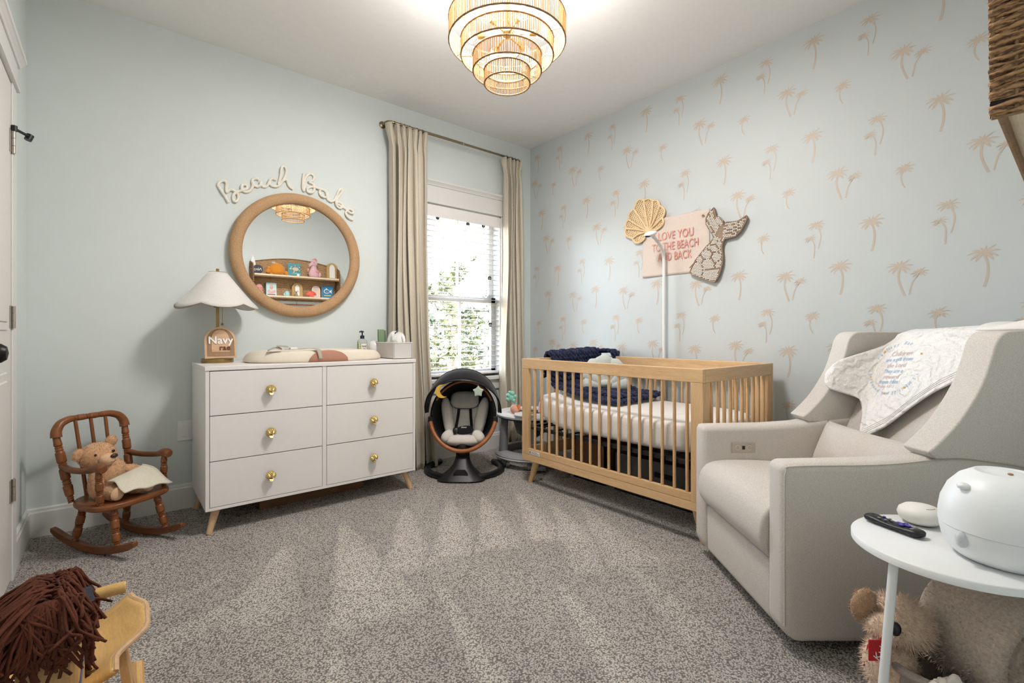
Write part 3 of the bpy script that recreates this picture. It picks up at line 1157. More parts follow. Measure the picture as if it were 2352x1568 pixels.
# contoured changing pad
cp = thing('changing_pad', 'cream contoured foam changing pad lying on the white dresser', 'changing pad', (-2.045, -0.300, ZT))
M['foam'] = plain('cream_foam', (226, 216, 198), 0.65, var=0.02)
M['tan'] = plain('terracotta_grip', (174, 124, 102), 0.7, var=0.04)
def pad_outline(a):
    c, s = math.cos(a), math.sin(a)
    n = 2.6
    k = (abs(c) ** n + abs(s) ** n) ** (-1 / n)
    return 0.398 * k * c, 0.208 * k * s
def pad(u, v, off=0.0):
    a = 2 * PI * u
    x, y = pad_outline(a)
    # profile: (scale, height)
    prof = [(0.955, 0.0), (0.99, 0.006), (1.0, 0.016), (0.985, 0.034), (0.955, 0.052), (0.915, 0.064), (0.86, 0.069), (0.79, 0.066), (0.68, 0.052), (0.5, 0.036), (0.25, 0.028), (0.0, 0.026)]
    t = v * (len(prof) - 1)
    i = min(int(t), len(prof) - 2)
    f = t - i
    s = prof[i][0] * (1 - f) + prof[i + 1][0] * f
    h = prof[i][1] * (1 - f) + prof[i + 1][1] * f
    lift = 0.82 + 0.18 * abs(math.sin(a))
    return Vector((x * s * (1 + off * 2), y * s * (1 + off * 4), h * lift + off * 0.5))
MB().grid(72, 24, pad, cu=True).build('body', M['foam'], cp, smooth=True, angle=180)
mb = MB()
def patch(u, v):
    du = (u - 0.5) * 2
    vmax = 0.46 * math.sqrt(max(0.0, 1 - du * du)) + 0.015
    return pad(0.7535 + du * 0.047, v * vmax, 0.006)
mb.grid(25, 12, patch)
mb.build('grip_patch', M['tan'], cp, smooth=True, angle=180)
M['webbing'] = fabric('beige_webbing', (176, 164, 148), (196, 186, 170), 600)
mb = MB()
def ribbon(mb, pts, w, side=(1, 0, 0)):
    P = spline(pts, 5)
    s = Vector(side).normalized() * (w / 2)
    vs, fs = [], []
    for i, p in enumerate(P):
        vs += [p - s, p + s]
        if i:
            k = 2 * i
            fs.append((k - 2, k - 1, k + 1, k))
    mb.add(vs, fs)
ribbon(mb, [(-0.040, -0.216, 0.020), (-0.044, -0.212, 0.044), (-0.052, -0.198, 0.072), (-0.085, -0.178, 0.080), (-0.15, -0.160, 0.076), (-0.21, -0.150, 0.076)], 0.030, (1, 0.5, 0))
mb.build('strap', M['webbing'], cp, smooth=True, solid=0.002)
mb = MB()
ribbon(mb, [(-0.305, -0.14, 0.070), (-0.27, -0.15, 0.086), (-0.235, -0.15, 0.076), (-0.26, -0.145, 0.094), (-0.20, -0.15, 0.090)], 0.040, (0.25, 1, 0.15))
mb.build('strap', M['webbing'], cp, smooth=True, solid=0.002)
MB().box((-0.195, -0.172, 0.074), (-0.155, -0.138, 0.086)).build('buckle', M['whiteplastic'], cp, bevel=0.004)

# pump bottle
pb = thing('pump_bottle', 'clear pump bottle with gingham label and navy pump on the dresser', 'bottle', (-1.684, -0.135, ZT))
def bottle_mat():
    t = NT('clear_bottle')
    f = t.noise(t.coord(), 20, 2)
    t.set(Base_Color=(0.86, 0.88, 0.86), Roughness=0.08, Transmission_Weight=0.7, IOR=1.35)
    return t.m
def gingham():
    t = NT('gingham_label')
    v = t.coord((1, 1, 1))
    sx = t.n('ShaderNodeSeparateXYZ')
    t.l(v, sx.inputs[0])
    a = t.math('GREATER_THAN', t.math('SINE', t.math('MULTIPLY', sx.outputs[0], 520)), 0.0)
    b = t.math('GREATER_THAN', t.math('SINE', t.math('MULTIPLY', sx.outputs[2], 520)), 0.0)
    s = t.math('MULTIPLY', t.math('ADD', a, b), 0.5)
    t.set(Base_Color=t.ramp(s, [(0.0, lin((238, 238, 232))), (0.5, lin((186, 192, 140))), (1.0, lin((122, 134, 62)))]), Roughness=0.6)
    return t.m
mb = MB()
mb.lathe([(0.030, 0), (0.034, 0.004), (0.034, 0.105), (0.031, 0.118), (0.016, 0.128), (0.013, 0.132)], 28)
mb.build('body', bottle_mat(), pb, smooth=True)
mb = MB()
mb.grid(29, 2, lambda u, v: (0.0345 * math.sin(-1.45 + 2.9 * u), -0.0345 * math.cos(-1.45 + 2.9 * u), 0.012 + v * 0.088))
lab = mb.build('label', gingham(), pb, smooth=True)
mb = MB()
mb.grid(15, 2, lambda u, v: (0.0349 * math.sin(-.62 + 1.24 * u), -0.0349 * math.cos(-.62 + 1.24 * u), 0.018 + v * 0.078))
mb.build('label_panel', M['paint'], lab, smooth=True)
mb = MB()
for z, w in ((0.080, .017), (0.073, .012), (0.060, .007), (0.055, .010)):
    mb.box((-w, -0.0356, z), (w, -0.0350, z + 0.0028))
mb.build('label_lines', plain('label_ink', (70, 74, 70), 0.7), lab)
MB().prism([(-.005, .034), (.005, .034), (0, .046)], 0.0350, 0.0356, fy).build('label_mark', plain('olive_ink', (112, 124, 58), 0.7), lab)
M['navy'] = plain('navy_plastic', (26, 34, 62), 0.35)
mb = MB()
mb.lathe([(0.0145, 0.130), (0.0145, 0.150), (0.008, 0.154), (0.0045, 0.155), (0.0045, 0.172), (0.011, 0.174), (0.012, 0.180), (0.008, 0.184)], 18)
mb.tube([(0, 0, 0.179), (-0.012, -0.004, 0.181), (-0.024, -0.008, 0.175)], [0.006, 0.005, 0.0035], 8)
mb.build('pump', M['navy'], pb, smooth=True)

o = thing('night_light', 'white egg shaped night light between bottle and storage bin', 'night light', (-1.618, -0.185, ZT))
MB().lathe([(0.036, 0.0), (0.038, 0.003), (0.038, 0.030), (0.0375, 0.034)], 26).build('base', M['whiteplastic'], o, smooth=True)
MB().lathe([(0.038, 0.034), (0.040, 0.050), (0.040, 0.072), (0.036, 0.094), (0.026, 0.109), (0.012, 0.116), (0.001, 0.1175)], 26).build('dome', plain('frosted_white', (226, 224, 224), 0.25, var=0.01), o, smooth=True)

bn = thing('storage_bin', 'pale grey fabric storage bin at the right end of the dresser', 'bin', (-1.552, -0.322, ZT))
M['binfab'] = fabric('grey_bin_fabric', (212, 206, 201), (222, 216, 212), 700)
mb = MB()
bx, by, bh = 0.066, 0.165, 0.106
mb.box((-bx, -by, 0), (bx, by, 0.004))
for a, b in (((-bx, -by, 0), (-bx + .004, by, bh)), ((bx - .004, -by, 0), (bx, by, bh)), ((-bx, -by, 0), (bx, -by + .004, bh)), ((-bx, by - .004, 0), (bx, by, bh))):
    mb.box(a, b)
mb.build('body', M['binfab'], bn)
mb = MB()
for a, b in (((-bx, -by), (bx, -by)), ((bx, -by), (bx, by)), ((bx, by), (-bx, by)), ((-bx, by), (-bx, -by))):
    mb.tube([(a[0], a[1], bh), (b[0], b[1], bh)], 0.003, 6)
    mb.tube([(a[0], a[1], 0.002), (a[0], a[1], bh)], 0.002, 6)
mb.build('piping', M['trim'], bn, smooth=True)
M['sage'] = plain('sage_cover', (126, 148, 116), 0.7, var=0.05)
def book(name, label, loc, rz, w, h, d, cover, lean=0.0, group=None, cat='book'):
    t = thing(name, label, cat, loc, rz, group)
    t.rotation_euler = (lean, 0, rz)
    mb = MB()
    mb.box((-w / 2, -d / 2, 0), (w / 2, -d / 2 + 0.002, h))
    mb.box((-w / 2, d / 2 - 0.002, 0), (w / 2, d / 2, h))
    mb.box((-w / 2, -d / 2, 0), (-w / 2 + 0.002, d / 2, h))
    mb.build('cover', cover, t)
    MB().box((-w / 2 + 0.002, -d / 2 + 0.002, 0.002), (w / 2 - 0.002, d / 2 - 0.002, h - 0.003)).build('pages', M['trim'], t)
    return t
book('notebook', 'sage green notebook standing in the bin at its outer left corner', (-1.592, -0.24, ZT + 0.006), 0.12, 0.045, 0.188, 0.012, M['sage'], -0.03)
book('notebook', 'darker green notebook fanned open behind the sage one in the bin', (-1.555, -0.20, ZT + 0.006), 0.5, 0.05, 0.182, 0.010, plain('moss_cover', (98, 124, 86), 0.7), -0.05)
pk = thing('wipes_pouch', 'crumpled white soft pouch with black tab stuffed in the bin', 'pouch', (-1.545, -0.37, ZT + 0.006))
rn = random.Random(5)
mb = MB()
def pouch(u, v):
    a = 2 * PI * u
    t = v * PI
    r = math.sin(t) ** 0.5
    w = 0.006 * math.sin(5 * a + 7 * v) + 0.004 * math.sin(9 * a - 3 * v)
    return (0.050 * r * math.cos(a) + w, 0.098 * r * math.sin(a) + w, 0.083 - 0.081 * math.cos(t) * (1 + 0.08 * math.sin(3 * a)) + w)
mb.grid(30, 18, pouch, cu=True)
mb.build('body', plain('crinkled_film', (228, 227, 224), 0.35, var=0.03, bump=0.6, bscale=60), pk, smooth=True)
MB().tube([(-0.01, -0.02, 0.158), (0.0, -0.02, 0.176), (0.004, -0.018, 0.20)], [0.012, 0.005, 0.003], 8).build('tab', M['black'], pk, smooth=True)

# ------------------------------------------------------------------ round mirror and rope words
mr = thing('round_mirror', 'round mirror in a thick wrapped rope frame on the wall', 'mirror', (-2.069, 0, 1.522))
def rope_mat():
    t = NT('wrapped_cord')
    f = t.noise(t.coord(), 260, 3)
    g = t.noise(t.coord(), 9, 3)
    c = t.ramp(f, [(0.3, lin((166, 128, 90))), (0.7, lin((204, 168, 128)))])
    t.set(Base_Color=t.mix(0.5, c, t.ramp(g, [(0.3, (0.8, 0.78, 0.76)), (0.7, (1.05, 1.05, 1.05))]), 'MULTIPLY'), Roughness=0.85)
    t.bump(f, 0.4, 0.002)
    return t.m
mb = MB()
NW = 560
def torus(u, v):
    a = 2 * PI * u
    b = 2 * PI * v
    k = round(u * NW)
    r = 0.0370 + (0.0011 if k % 2 else -0.0008)
    return ((0.3690 + r * math.cos(b)) * math.cos(a), -0.032 - r * 0.82 * math.sin(b), (0.3690 + r * math.cos(b)) * math.sin(a))
mb.grid(NW, 16, torus, cu=True, cv=True)
mb.build('rope_frame', rope_mat(), mr, smooth=True, angle=180)
def mirror_mat():
    t = NT('mirror_glass')
    f = t.noise(t.coord(), 3, 1)
    t.set(Base_Color=(0.93, 0.94, 0.94), Metallic=1.0, Roughness=0.005)
    return t.m
MB().lathe([(0.345, 0.0), (0.345, 0.004), (0.0005, 0.004)], 64, (0, -0.034, 0), M=Matrix.Rotation(PI / 2, 4, 'X')).build('mirror_glass', mirror_mat(), mr)
W1 = [(-2.47, 1.807), (-2.487, 1.839), (-2.504, 1.864), (-2.522, 1.895), (-2.525, 1.908), (-2.515, 1.924), (-2.499, 1.935), (-2.486, 1.931), (-2.481, 1.917), (-2.483, 1.896), (-2.48, 1.869), (-2.469, 1.883), (-2.453, 1.889), (-2.439, 1.883), (-2.423, 1.871), (-2.417, 1.852), (-2.423, 1.83), (-2.434, 1.819), (-2.444, 1.826), (-2.447, 1.846), (-2.439, 1.868), (-2.419, 1.884), (-2.397, 1.897), (-2.375, 1.91), (-2.37, 1.927), (-2.381, 1.935), (-2.396, 1.928), (-2.401, 1.91), (-2.394, 1.895), (-2.375, 1.89), (-2.353, 1.903), (-2.342, 1.925), (-2.338, 1.948), (-2.342, 1.966), (-2.337, 1.979), (-2.323, 1.985), (-2.309, 1.981), (-2.318, 1.987), (-2.338, 1.975), (-2.342, 1.953), (-2.329, 1.939), (-2.31, 1.936), (-2.297, 1.948), (-2.293, 1.969), (-2.289, 1.951), (-2.274, 1.942), (-2.255, 1.954), (-2.247, 1.974), (-2.239, 1.993), (-2.224, 2.005), (-2.208, 2.0), (-2.222, 2.007), (-2.241, 1.99), (-2.241, 1.969), (-2.227, 1.957), (-2.204, 1.958), (-2.184, 1.97), (-2.168, 1.997), (-2.148, 2.036), (-2.142, 2.072), (-2.15, 2.096), (-2.164, 2.095), (-2.174, 2.073), (-2.176, 2.038), (-2.184, 1.998), (-2.19, 1.975), (-2.172, 1.996), (-2.152, 2.011), (-2.138, 2.007), (-2.13, 1.985), (-2.119, 1.97), (-2.101, 1.961)]
W2 = [(-2.034, 2.077), (-2.037, 2.046), (-2.04, 2.01), (-2.04, 1.979), (-2.033, 1.962), (-2.031, 1.989), (-2.028, 2.034), (-2.015, 2.066), (-1.993, 2.086), (-1.974, 2.081), (-1.967, 2.065), (-1.976, 2.045), (-2.002, 2.027), (-1.985, 2.025), (-1.97, 2.013), (-1.965, 1.989), (-1.974, 1.967), (-1.991, 1.957), (-2.008, 1.962), (-2.011, 1.98), (-1.993, 1.997), (-1.967, 2.001), (-1.937, 1.996), (-1.908, 1.995), (-1.883, 1.986), (-1.879, 1.964), (-1.892, 1.946), (-1.915, 1.946), (-1.93, 1.964), (-1.93, 1.984), (-1.915, 1.996), (-1.89, 1.985), (-1.883, 1.959), (-1.879, 1.937), (-1.856, 1.923), (-1.833, 1.936), (-1.815, 1.971), (-1.801, 2.007), (-1.782, 2.024), (-1.778, 2.011), (-1.79, 1.983), (-1.81, 1.954), (-1.822, 1.924), (-1.813, 1.898), (-1.792, 1.887), (-1.775, 1.902), (-1.782, 1.921), (-1.806, 1.927), (-1.815, 1.916), (-1.787, 1.904), (-1.754, 1.891), (-1.726, 1.87), (-1.704, 1.864), (-1.699, 1.882), (-1.719, 1.893), (-1.74, 1.884), (-1.752, 1.861), (-1.742, 1.837), (-1.721, 1.824), (-1.699, 1.821)]
M['cord'] = plain('cotton_rope', (238, 233, 220), 0.9, var=0.08, scale=200, bump=0.5, bscale=260)
for name, W, lab in (('rope_word', W1, 'cream rope bent into the word Beach on the wall above the mirror'), ('rope_word', W2, 'cream rope bent into the word Babe curving down right of the mirror top')):
    t = thing(name, lab, 'wall lettering', (0, 0, 0), group='rope words above the mirror')
    t.location = (W[0][0], 0, W[0][1])
    mb = MB()
    pts = spline([(x - W[0][0], -0.007 - 0.0045 * (i % 5 == 2), z - W[0][1]) for i, (x, z) in enumerate(W)], 4)
    mb.tube(pts, 0.0082, 8)
    mb.build('rope', M['cord'], t, smooth=True)

# ------------------------------------------------------------------ curtains
M['curtain'] = fabric('oatmeal_linen', (204, 194, 174), (218, 209, 190), 420, bump=0.25, slub=(6, 6, 1))
rod = thing('curtain_rod', 'bronze curtain rod with small rings above the window', 'curtain rod', (0, 0, 0))
RZ = 2.560
mb = MB()
mb.tube([(-1.475, -0.012, RZ), (-1.475, -0.050, RZ), (-1.468, -0.078, RZ), (-1.450, -0.090, RZ), (-0.80, -0.090, RZ)], 0.0105, 12)
mb.tube([(-0.82, -0.090, RZ), (-0.215, -0.090, RZ), (-0.197, -0.078, RZ), (-0.190, -0.050, RZ), (-0.190, -0.012, RZ)], 0.0092, 12)
mb.build('rod', M['bronze'], rod, smooth=True)
for x in (-1.475, -0.190):
    MB().lathe([(0.026, 0), (0.026, 0.004), (0.013, 0.012)], 20, (x, 0, RZ), M=Matrix.Rotation(PI / 2, 4, 'X')).build('wall_flange', M['bronze'], rod, smooth=True)
MB().cyl((-0.822, -0.09, RZ), (-0.812, -0.09, RZ), 0.0118, n=12).build('collar', M['nickel'], rod, smooth=True)
ringm = MB()
ringm.tube([(0, 0.015 * math.cos(2 * PI * k / 20), 0.015 * math.sin(2 * PI * k / 20)) for k in range(20)], 0.0014, 5, closed=True)
ringm.tube([(0, 0, -0.015), (0, 0, -0.028)], 0.0012, 5)
ringm = ringm.mesh('ring', M['darkmetal'], True)
for x in (-1.425, -1.375, -1.345, -1.30, -1.24, -1.19, -0.36, -0.32, -0.30, -0.27, -0.235):
    place('ring', ringm, rod, loc=(x, -0.09, RZ - 0.003))

def curtain(label, x0, x1, n, xb0, xb1, lean, seed, yb):
    rn = random.Random(seed)
    t = thing('linen_curtain', label, 'curtain', ((x0 + x1) / 2, -0.09, 0), group='curtains at the window')
    cx = (x0 + x1) / 2
    ph = [rn.uniform(-.25, .25) for _ in range(n * 2 + 2)]
    wd = [rn.uniform(.75, 1.25) for _ in range(n + 1)]
    cum = [0]
    for w in wd[:n]:
        cum.append(cum[-1] + w)
    tot = cum[-1]
    ZTOP = 2.545
    def fn(u, v):
        z = ZTOP * (1 - v)
        s = u * n
        k = min(int(s), n - 1)
        f = s - k
        xu = (cum[k] + f * wd[k]) / tot
        drop = smoothstep(0.0, 0.09, v)
        fan = 1 - smoothstep(0.0, 0.07, v)
        # width at this height
        a = x0 + (xb0 - x0) * smoothstep(0.3, 1, v) - 0.025 * fan * (1 - u)
        b = x1 + (xb1 - x1) * smoothstep(0.3, 1, v) + 0.012 * fan * u
        x = a + (b - a) * xu - cx
        # deep rounded folds
        fold = 1 - 2 * abs(math.sin(PI * min(1, max(0, f + 0.10 * math.sin(PI * f) * math.sin(4 * v + k))))) ** 0.62
        amp = 0.034 + 0.020 * drop + 0.012 * smoothstep(0.5, 1, v)
        y = amp * (fold * (0.8 + 0.2 * math.sin(k * 2.1)))
        # pinched stitches just below the header
        pin = math.exp(-((v - 0.045) / 0.02) ** 2)
        y *= (1 - 0.45 * pin)
        x += 0.016 * math.cos(2 * PI * f) * (0.3 + drop) * (1.2 if k % 2 else .6)
        x += 0.006 * math.sin(7 * v + k)
        y += 0.006 * math.sin(11 * v + 2 * k) * drop
        yy = y - yb * smoothstep(0.55, 1.0, v) - 0.004
        return (x, min(yy, 0.065), z + 0.003)
    mb = MB().grid(n * 16 + 1, 60, fn)
    mb.build('panel', M['curtain'], t, smooth=True, angle=180, solid=0.0025)
    return t
curtain('left oatmeal linen curtain panel hanging behind the dresser end', -1.462, -1.155, 7, -1.45, -1.10, 0, 3, 0.045)
curtain('right oatmeal linen curtain panel hanging in the corner', -0.385, -0.205, 5, -0.43, -0.165, 0, 8, 0.02)
# ------------------------------------------------------------------ wall decor over the crib
M['rattan'] = plain('rattan_cane', (228, 200, 156), 0.5, var=0.08, scale=60)
def cane_sheet():
    t = NT('woven_cane')
    v = t.coord((1, 1, 1), rot=(0.4, 0, 0))
    vo = t.n('ShaderNodeTexVoronoi')
    vo.inputs['Scale'].default_value = 75
    vo.inputs['Randomness'].default_value = 0.15
    t.l(v, vo.inputs['Vector'])
    t.set(Base_Color=t.ramp(vo.outputs['Distance'], [(0.28, lin((104, 80, 52))), (0.36, lin((222, 196, 156)))]), Roughness=0.7)
    t.bump(vo.outputs['Distance'], 0.6, 0.003)
    return t.m
HUB = (-1.306, 1.755)
RIBS = [(-1.278, 1.71), (-1.167, 1.724), (-1.111, 1.807), (-1.131, 1.872), (-1.18, 1.938), (-1.266, 1.984), (-1.342, 1.966), (-1.399, 1.92), (-1.419, 1.829), (-1.369, 1.753)]
TIPS = [(-1.212, 1.683), (-1.106, 1.761), (-1.106, 1.843), (-1.141, 1.916), (-1.218, 1.998), (-1.309, 1.99), (-1.381, 1.959), (-1.438, 1.879), (-1.425, 1.787)]
sh = thing('rattan_shell', 'rattan scallop shell wall hanging with cane infill over the crib', 'wall decor', (-0.004, HUB[0], HUB[1]))
def lobe_arc(a, t, b, n=8):
    # quadratic through a, t, b (t is the tip, on the curve)
    c = (2 * t[0] - (a[0] + b[0]) / 2, 2 * t[1] - (a[1] + b[1]) / 2)
    return [((1 - k / n) ** 2 * a[0] + 2 * (k / n) * (1 - k / n) * c[0] + (k / n) ** 2 * b[0], (1 - k / n) ** 2 * a[1] + 2 * (k / n) * (1 - k / n) * c[1] + (k / n) ** 2 * b[1]) for k in range(n + 1)]
CANE = cane_sheet()
for i in range(9):
    arc = lobe_arc(RIBS[i], TIPS[i], RIBS[i + 1])
    loc = [(y - HUB[0], z - HUB[1]) for y, z in arc]
    mb = MB()
    mb.add([(-0.006, 0, 0)] + [(-0.010, y, z) for y, z in loc], [(0, k + 1, k + 2) for k in range(len(loc) - 1)])
    pn = mb.build('cane_panel', CANE, sh, solid=0.002)
    MB().tube([(-0.013, y, z) for y, z in loc], 0.0075, 8).build('scallop_rim', M['rattan'], sh, smooth=True)
for i in range(10):
    y, z = RIBS[i][0] - HUB[0], RIBS[i][1] - HUB[1]
    m = (y * 0.5 + 0.012 * (1 if i < 5 else -1) * (0 if 3 < i < 6 else 1), z * 0.5 + 0.006)
    MB().tube(spline([(-0.013, 0, 0), (-0.016, m[0], m[1]), (-0.014, y, z)], 6), 0.0068, 8).build('rib', M['rattan'], sh, smooth=True)
MB().ball((-0.012, 0, 0), (0.010, 0.022, 0.016)).build('hub_wrap', M['rattan'], sh, smooth=True)

bnr = thing('canvas_banner', 'pale pink canvas banner with coral lettering on the palm wall', 'banner', (0, -1.507, 1.627))
M['canvas'] = fabric('blush_canvas', (216, 200, 188), (226, 212, 202), 520, bump=0.3)
M['coral'] = plain('coral_ink', (216, 142, 132), 0.8, var=0.05)
def banner(u, v):
    y = 0.257 - 0.514 * u
    z = 0.205 - 0.410 * v
    x = -0.004 - 0.0022 * (1 + math.sin(5 * u + 2 * v)) * (0.3 + v) - 0.004 * math.exp(-((u - 0.36) / 0.02) ** 2)
    return (x, y, z)
MB().grid(50, 24, banner).build('cloth', M['canvas'], bnr, smooth=True, solid=0.0012)
TB = Matrix(((0, 0, -1, 0), (-1, 0, 0, 0), (0, 1, 0, 0), (0, 0, 0, 1)))     # text on the right wall, seen from the room
for s, y, z, w in (('I LOVE YOU', 0.003, 0.070, 0.30), ('TO THE BEACH', -0.006, -0.004, 0.355), ('AND BACK', -0.004, -0.076, 0.262)):
    me = text_mesh(s, 0.072, 0.0004, spacing=1.02)
    xs = [v.co.x for v in me.vertices]; ys = [v.co.y for v in me.vertices]
    me.transform(Matrix.Translation((-0.0128, y, z)) @ TB @ Matrix.Diagonal((w / (max(xs) - min(xs)), 0.056 / (max(ys) - min(ys)), 1, 1)))
    me.materials.clear(); me.materials.append(M['coral'])
    place('lettering', me, bnr)
for y in (-0.214, 0.214):
    mb = MB()
    mb.tube([(-0.0105, y + 0.007 * math.cos(2 * PI * k / 18), 0.164 + 0.007 * math.sin(2 * PI * k / 18)) for k in range(18)], 0.0022, 6, closed=True)
    g = mb.build('grommet', M['gold'], bnr, smooth=True)
    MB().cyl((-0.004, y, 0.164), (-0.014, y, 0.164), 0.003, n=8).build('nail', M['brass'], g)

TAIL = [(-1.804, 1.825), (-1.811, 1.798), (-1.814, 1.769), (-1.842, 1.755), (-1.864, 1.728), (-1.866, 1.702), (-1.889, 1.716), (-1.926, 1.71), (-1.962, 1.71), (-1.989, 1.723), (-2.011, 1.734), (-2.013, 1.714), (-1.998, 1.681), (-1.975, 1.645), (-1.944, 1.618), (-1.908, 1.615), (-1.875, 1.611), (-1.861, 1.59), (-1.856, 1.558), (-1.861, 1.512), (-1.861, 1.465), (-1.849, 1.421), (-1.833, 1.376), (-1.806, 1.339), (-1.765, 1.356), (-1.715, 1.377), (-1.663, 1.399), (-1.635, 1.418), (-1.648, 1.451), (-1.674, 1.497), (-1.71, 1.536), (-1.75, 1.578), (-1.78, 1.602), (-1.801, 1.627), (-1.794, 1.656), (-1.77, 1.693), (-1.75, 1.729), (-1.75, 1.763), (-1.765, 1.793), (-1.784, 1.808)]
TO = (-1.82, 1.58)
ml = thing('mermaid_tail', 'beaded white and tan mermaid tail plaque on the palm wall', 'wall decor', (0, TO[0], TO[1]))
M['cork'] = plain('tan_cord_backing', (150, 130, 112), 0.9, var=0.2, scale=200, bump=0.5, bscale=400)
M['bead'] = plain('ivory_bead', (244, 238, 230), 0.4, var=0.05)
poly = [(y - TO[0], z - TO[1]) for y, z in TAIL]
MB().prism(poly, -0.008, -0.026, lambda u, v, w: (w, u, v)).build('board', M['cork'], ml)
MB().tube([(-0.026, u, v) for u, v in poly], 0.004, 6, closed=True).build('edge_cord', M['cork'], ml, smooth=True)
ARCS = [[(-1.635, 1.453), (-1.684, 1.491), (-1.725, 1.457), (-1.73, 1.423), (-1.72, 1.382)], [(-1.73, 1.423), (-1.775, 1.428), (-1.842, 1.426)], [(-1.72, 1.477), (-1.745, 1.498), (-1.784, 1.498), (-1.809, 1.462), (-1.809, 1.434)], [(-1.725, 1.553), (-1.76, 1.562), (-1.789, 1.539), (-1.784, 1.502)], [(-1.784, 1.507), (-1.799, 1.533), (-1.828, 1.539), (-1.856, 1.517)], [(-1.78, 1.583), (-1.809, 1.588), (-1.833, 1.562), (-1.833, 1.538)], [(-1.818, 1.596), (-1.842, 1.611), (-1.861, 1.59)], [(-1.715, 1.53), (-1.73, 1.504), (-1.72, 1.477)], [(-1.814, 1.462), (-1.842, 1.482), (-1.861, 1.484)], [(-1.801, 1.8), (-1.814, 1.741), (-1.838, 1.7)], [(-1.775, 1.796), (-1.784, 1.747), (-1.814, 1.686)], [(-1.757, 1.761), (-1.775, 1.716), (-1.804, 1.664)], [(-1.871, 1.694), (-1.926, 1.689), (-2.006, 1.724)], [(-1.871, 1.671), (-1.926, 1.667), (-1.998, 1.699)], [(-1.871, 1.648), (-1.917, 1.645), (-1.975, 1.667)], [(-1.871, 1.63), (-1.912, 1.63), (-1.962, 1.642)]]
lines = []
for A in ARCS:
    P = spline([(-0.028, y - TO[0], z - TO[1]) for y, z in A], 6)
    lines += P
    MB().tube(P, 0.003, 6).build('scale_cord', M['cork'], ml, smooth=True)
brown = [(-1.849 - TO[0], 1.696 - TO[1]), (-1.866 - TO[0], 1.695 - TO[1]), (-1.866 - TO[0], 1.621 - TO[1]), (-1.856 - TO[0], 1.609 - TO[1]), (-1.814 - TO[0], 1.639 - TO[1]), (-1.809 - TO[0], 1.647 - TO[1])]
small = inset(poly, 0.006)
mb = MB()
row = 0
v = -0.25
while v < 0.26:
    u = -0.2 + (0.0052 if row % 2 else 0)
    while u < 0.2:
        if inside((u, v), small) and not inside((u, v), brown):
            if min((p.y - u) ** 2 + (p.z - v) ** 2 for p in lines) > 0.0042 ** 2:
                mb.ball((-0.028, u, v), (0.0042, 0.0055, 0.0044), 6, 5)
        u += 0.0112
    v += 0.0098
    row += 1
mb.build('bead_inlay', M['bead'], ml, smooth=True, angle=180)['kind'] = 'stuff'

# ------------------------------------------------------------------ baby monitor on its floor stand
mn = thing('monitor_stand', 'white baby monitor camera on a tall bent pole behind the crib', 'baby monitor', (-0.045, -1.452, 0))
MB().lathe([(0.036, 0.0), (0.036, 0.008), (0.018, 0.014), (0.011, 0.03)], 20).build('foot', M['whiteplastic'], mn, smooth=True)
mb = MB()
pth = [(0, 0, 0.01)] + [(0, 0, z) for z in (0.5, 1.0, 1.40, 1.50)] + [(-0.006, 0, 1.555), (-0.028, 0, 1.60), (-0.062, 0, 1.632), (-0.105, 0, 1.660), (-0.150, 0, 1.678)]
mb.tube(spline(pth, 3), 0.0105, 14)
mb.build('pole', M['whiteplastic'], mn, smooth=True)
MB().tube([(0, 0, 1.30), (0, 0, 1.315)], 0.0115, 14).build('joint', M['whiteplastic'], mn, smooth=True)
hd = Matrix.Rotation(math.radians(-22), 4, 'Y')
mb = MB()
mb.ball((-0.162, 0, 1.688), (0.047, 0.043, 0.019), 22, 12, hd.to_3x3())
h = mb.build('camera_head', M['whiteplastic'], mn, smooth=True, angle=180)
mb = MB()
mb.ball((-0.172, 0.004, 1.678), (0.036, 0.030, 0.013), 18, 10, hd.to_3x3())
mb.build('lens_panel', plain('black_lens', (18, 20, 30), 0.12), h, smooth=True, angle=180)
MB().ball((-0.182, 0.006, 1.668), (0.009, 0.009, 0.005)).build('lens', plain('lens_glass', (50, 56, 76), 0.05), h, smooth=True)

# ------------------------------------------------------------------ crib
M['oak'] = wood('natural_pine_y', (212, 172, 124), (232, 196, 150), 'y', 0.42)
M['oakz'] = wood('natural_pine_z', (208, 168, 120), (230, 194, 148), 'z', 0.42)
M['oakx'] = wood('natural_pine_x', (212, 174, 128), (230, 196, 152), 'x', 0.42)
X0, X1, Y0, Y1 = -0.873, -0.086, -2.19, -0.89
CC = ((X0 + X1) / 2, (Y0 + Y1) / 2)
cb = thing('crib', 'natural pine crib with round slats and splayed legs by the wall', 'crib', (CC[0], CC[1], 0))
hx, hy = (X1 - X0) / 2, (Y1 - Y0) / 2
ZR0, ZR1 = 0.776, 0.842
for s in (-1, 1):
    MB().box((s * hx - (0.026 if s > 0 else 0), -hy, ZR0), (s * hx + (0.026 if s < 0 else 0), hy, ZR1)).build('top_rail', M['oak'], cb, bevel=0.003)
for s in (-1, 1):
    MB().box((-hx + 0.026, s * hy - (0.026 if s > 0 else 0), ZR0), (hx - 0.026, s * hy + (0.026 if s < 0 else 0), ZR1)).build('end_rail', M['oakx'], cb, bevel=0.003)
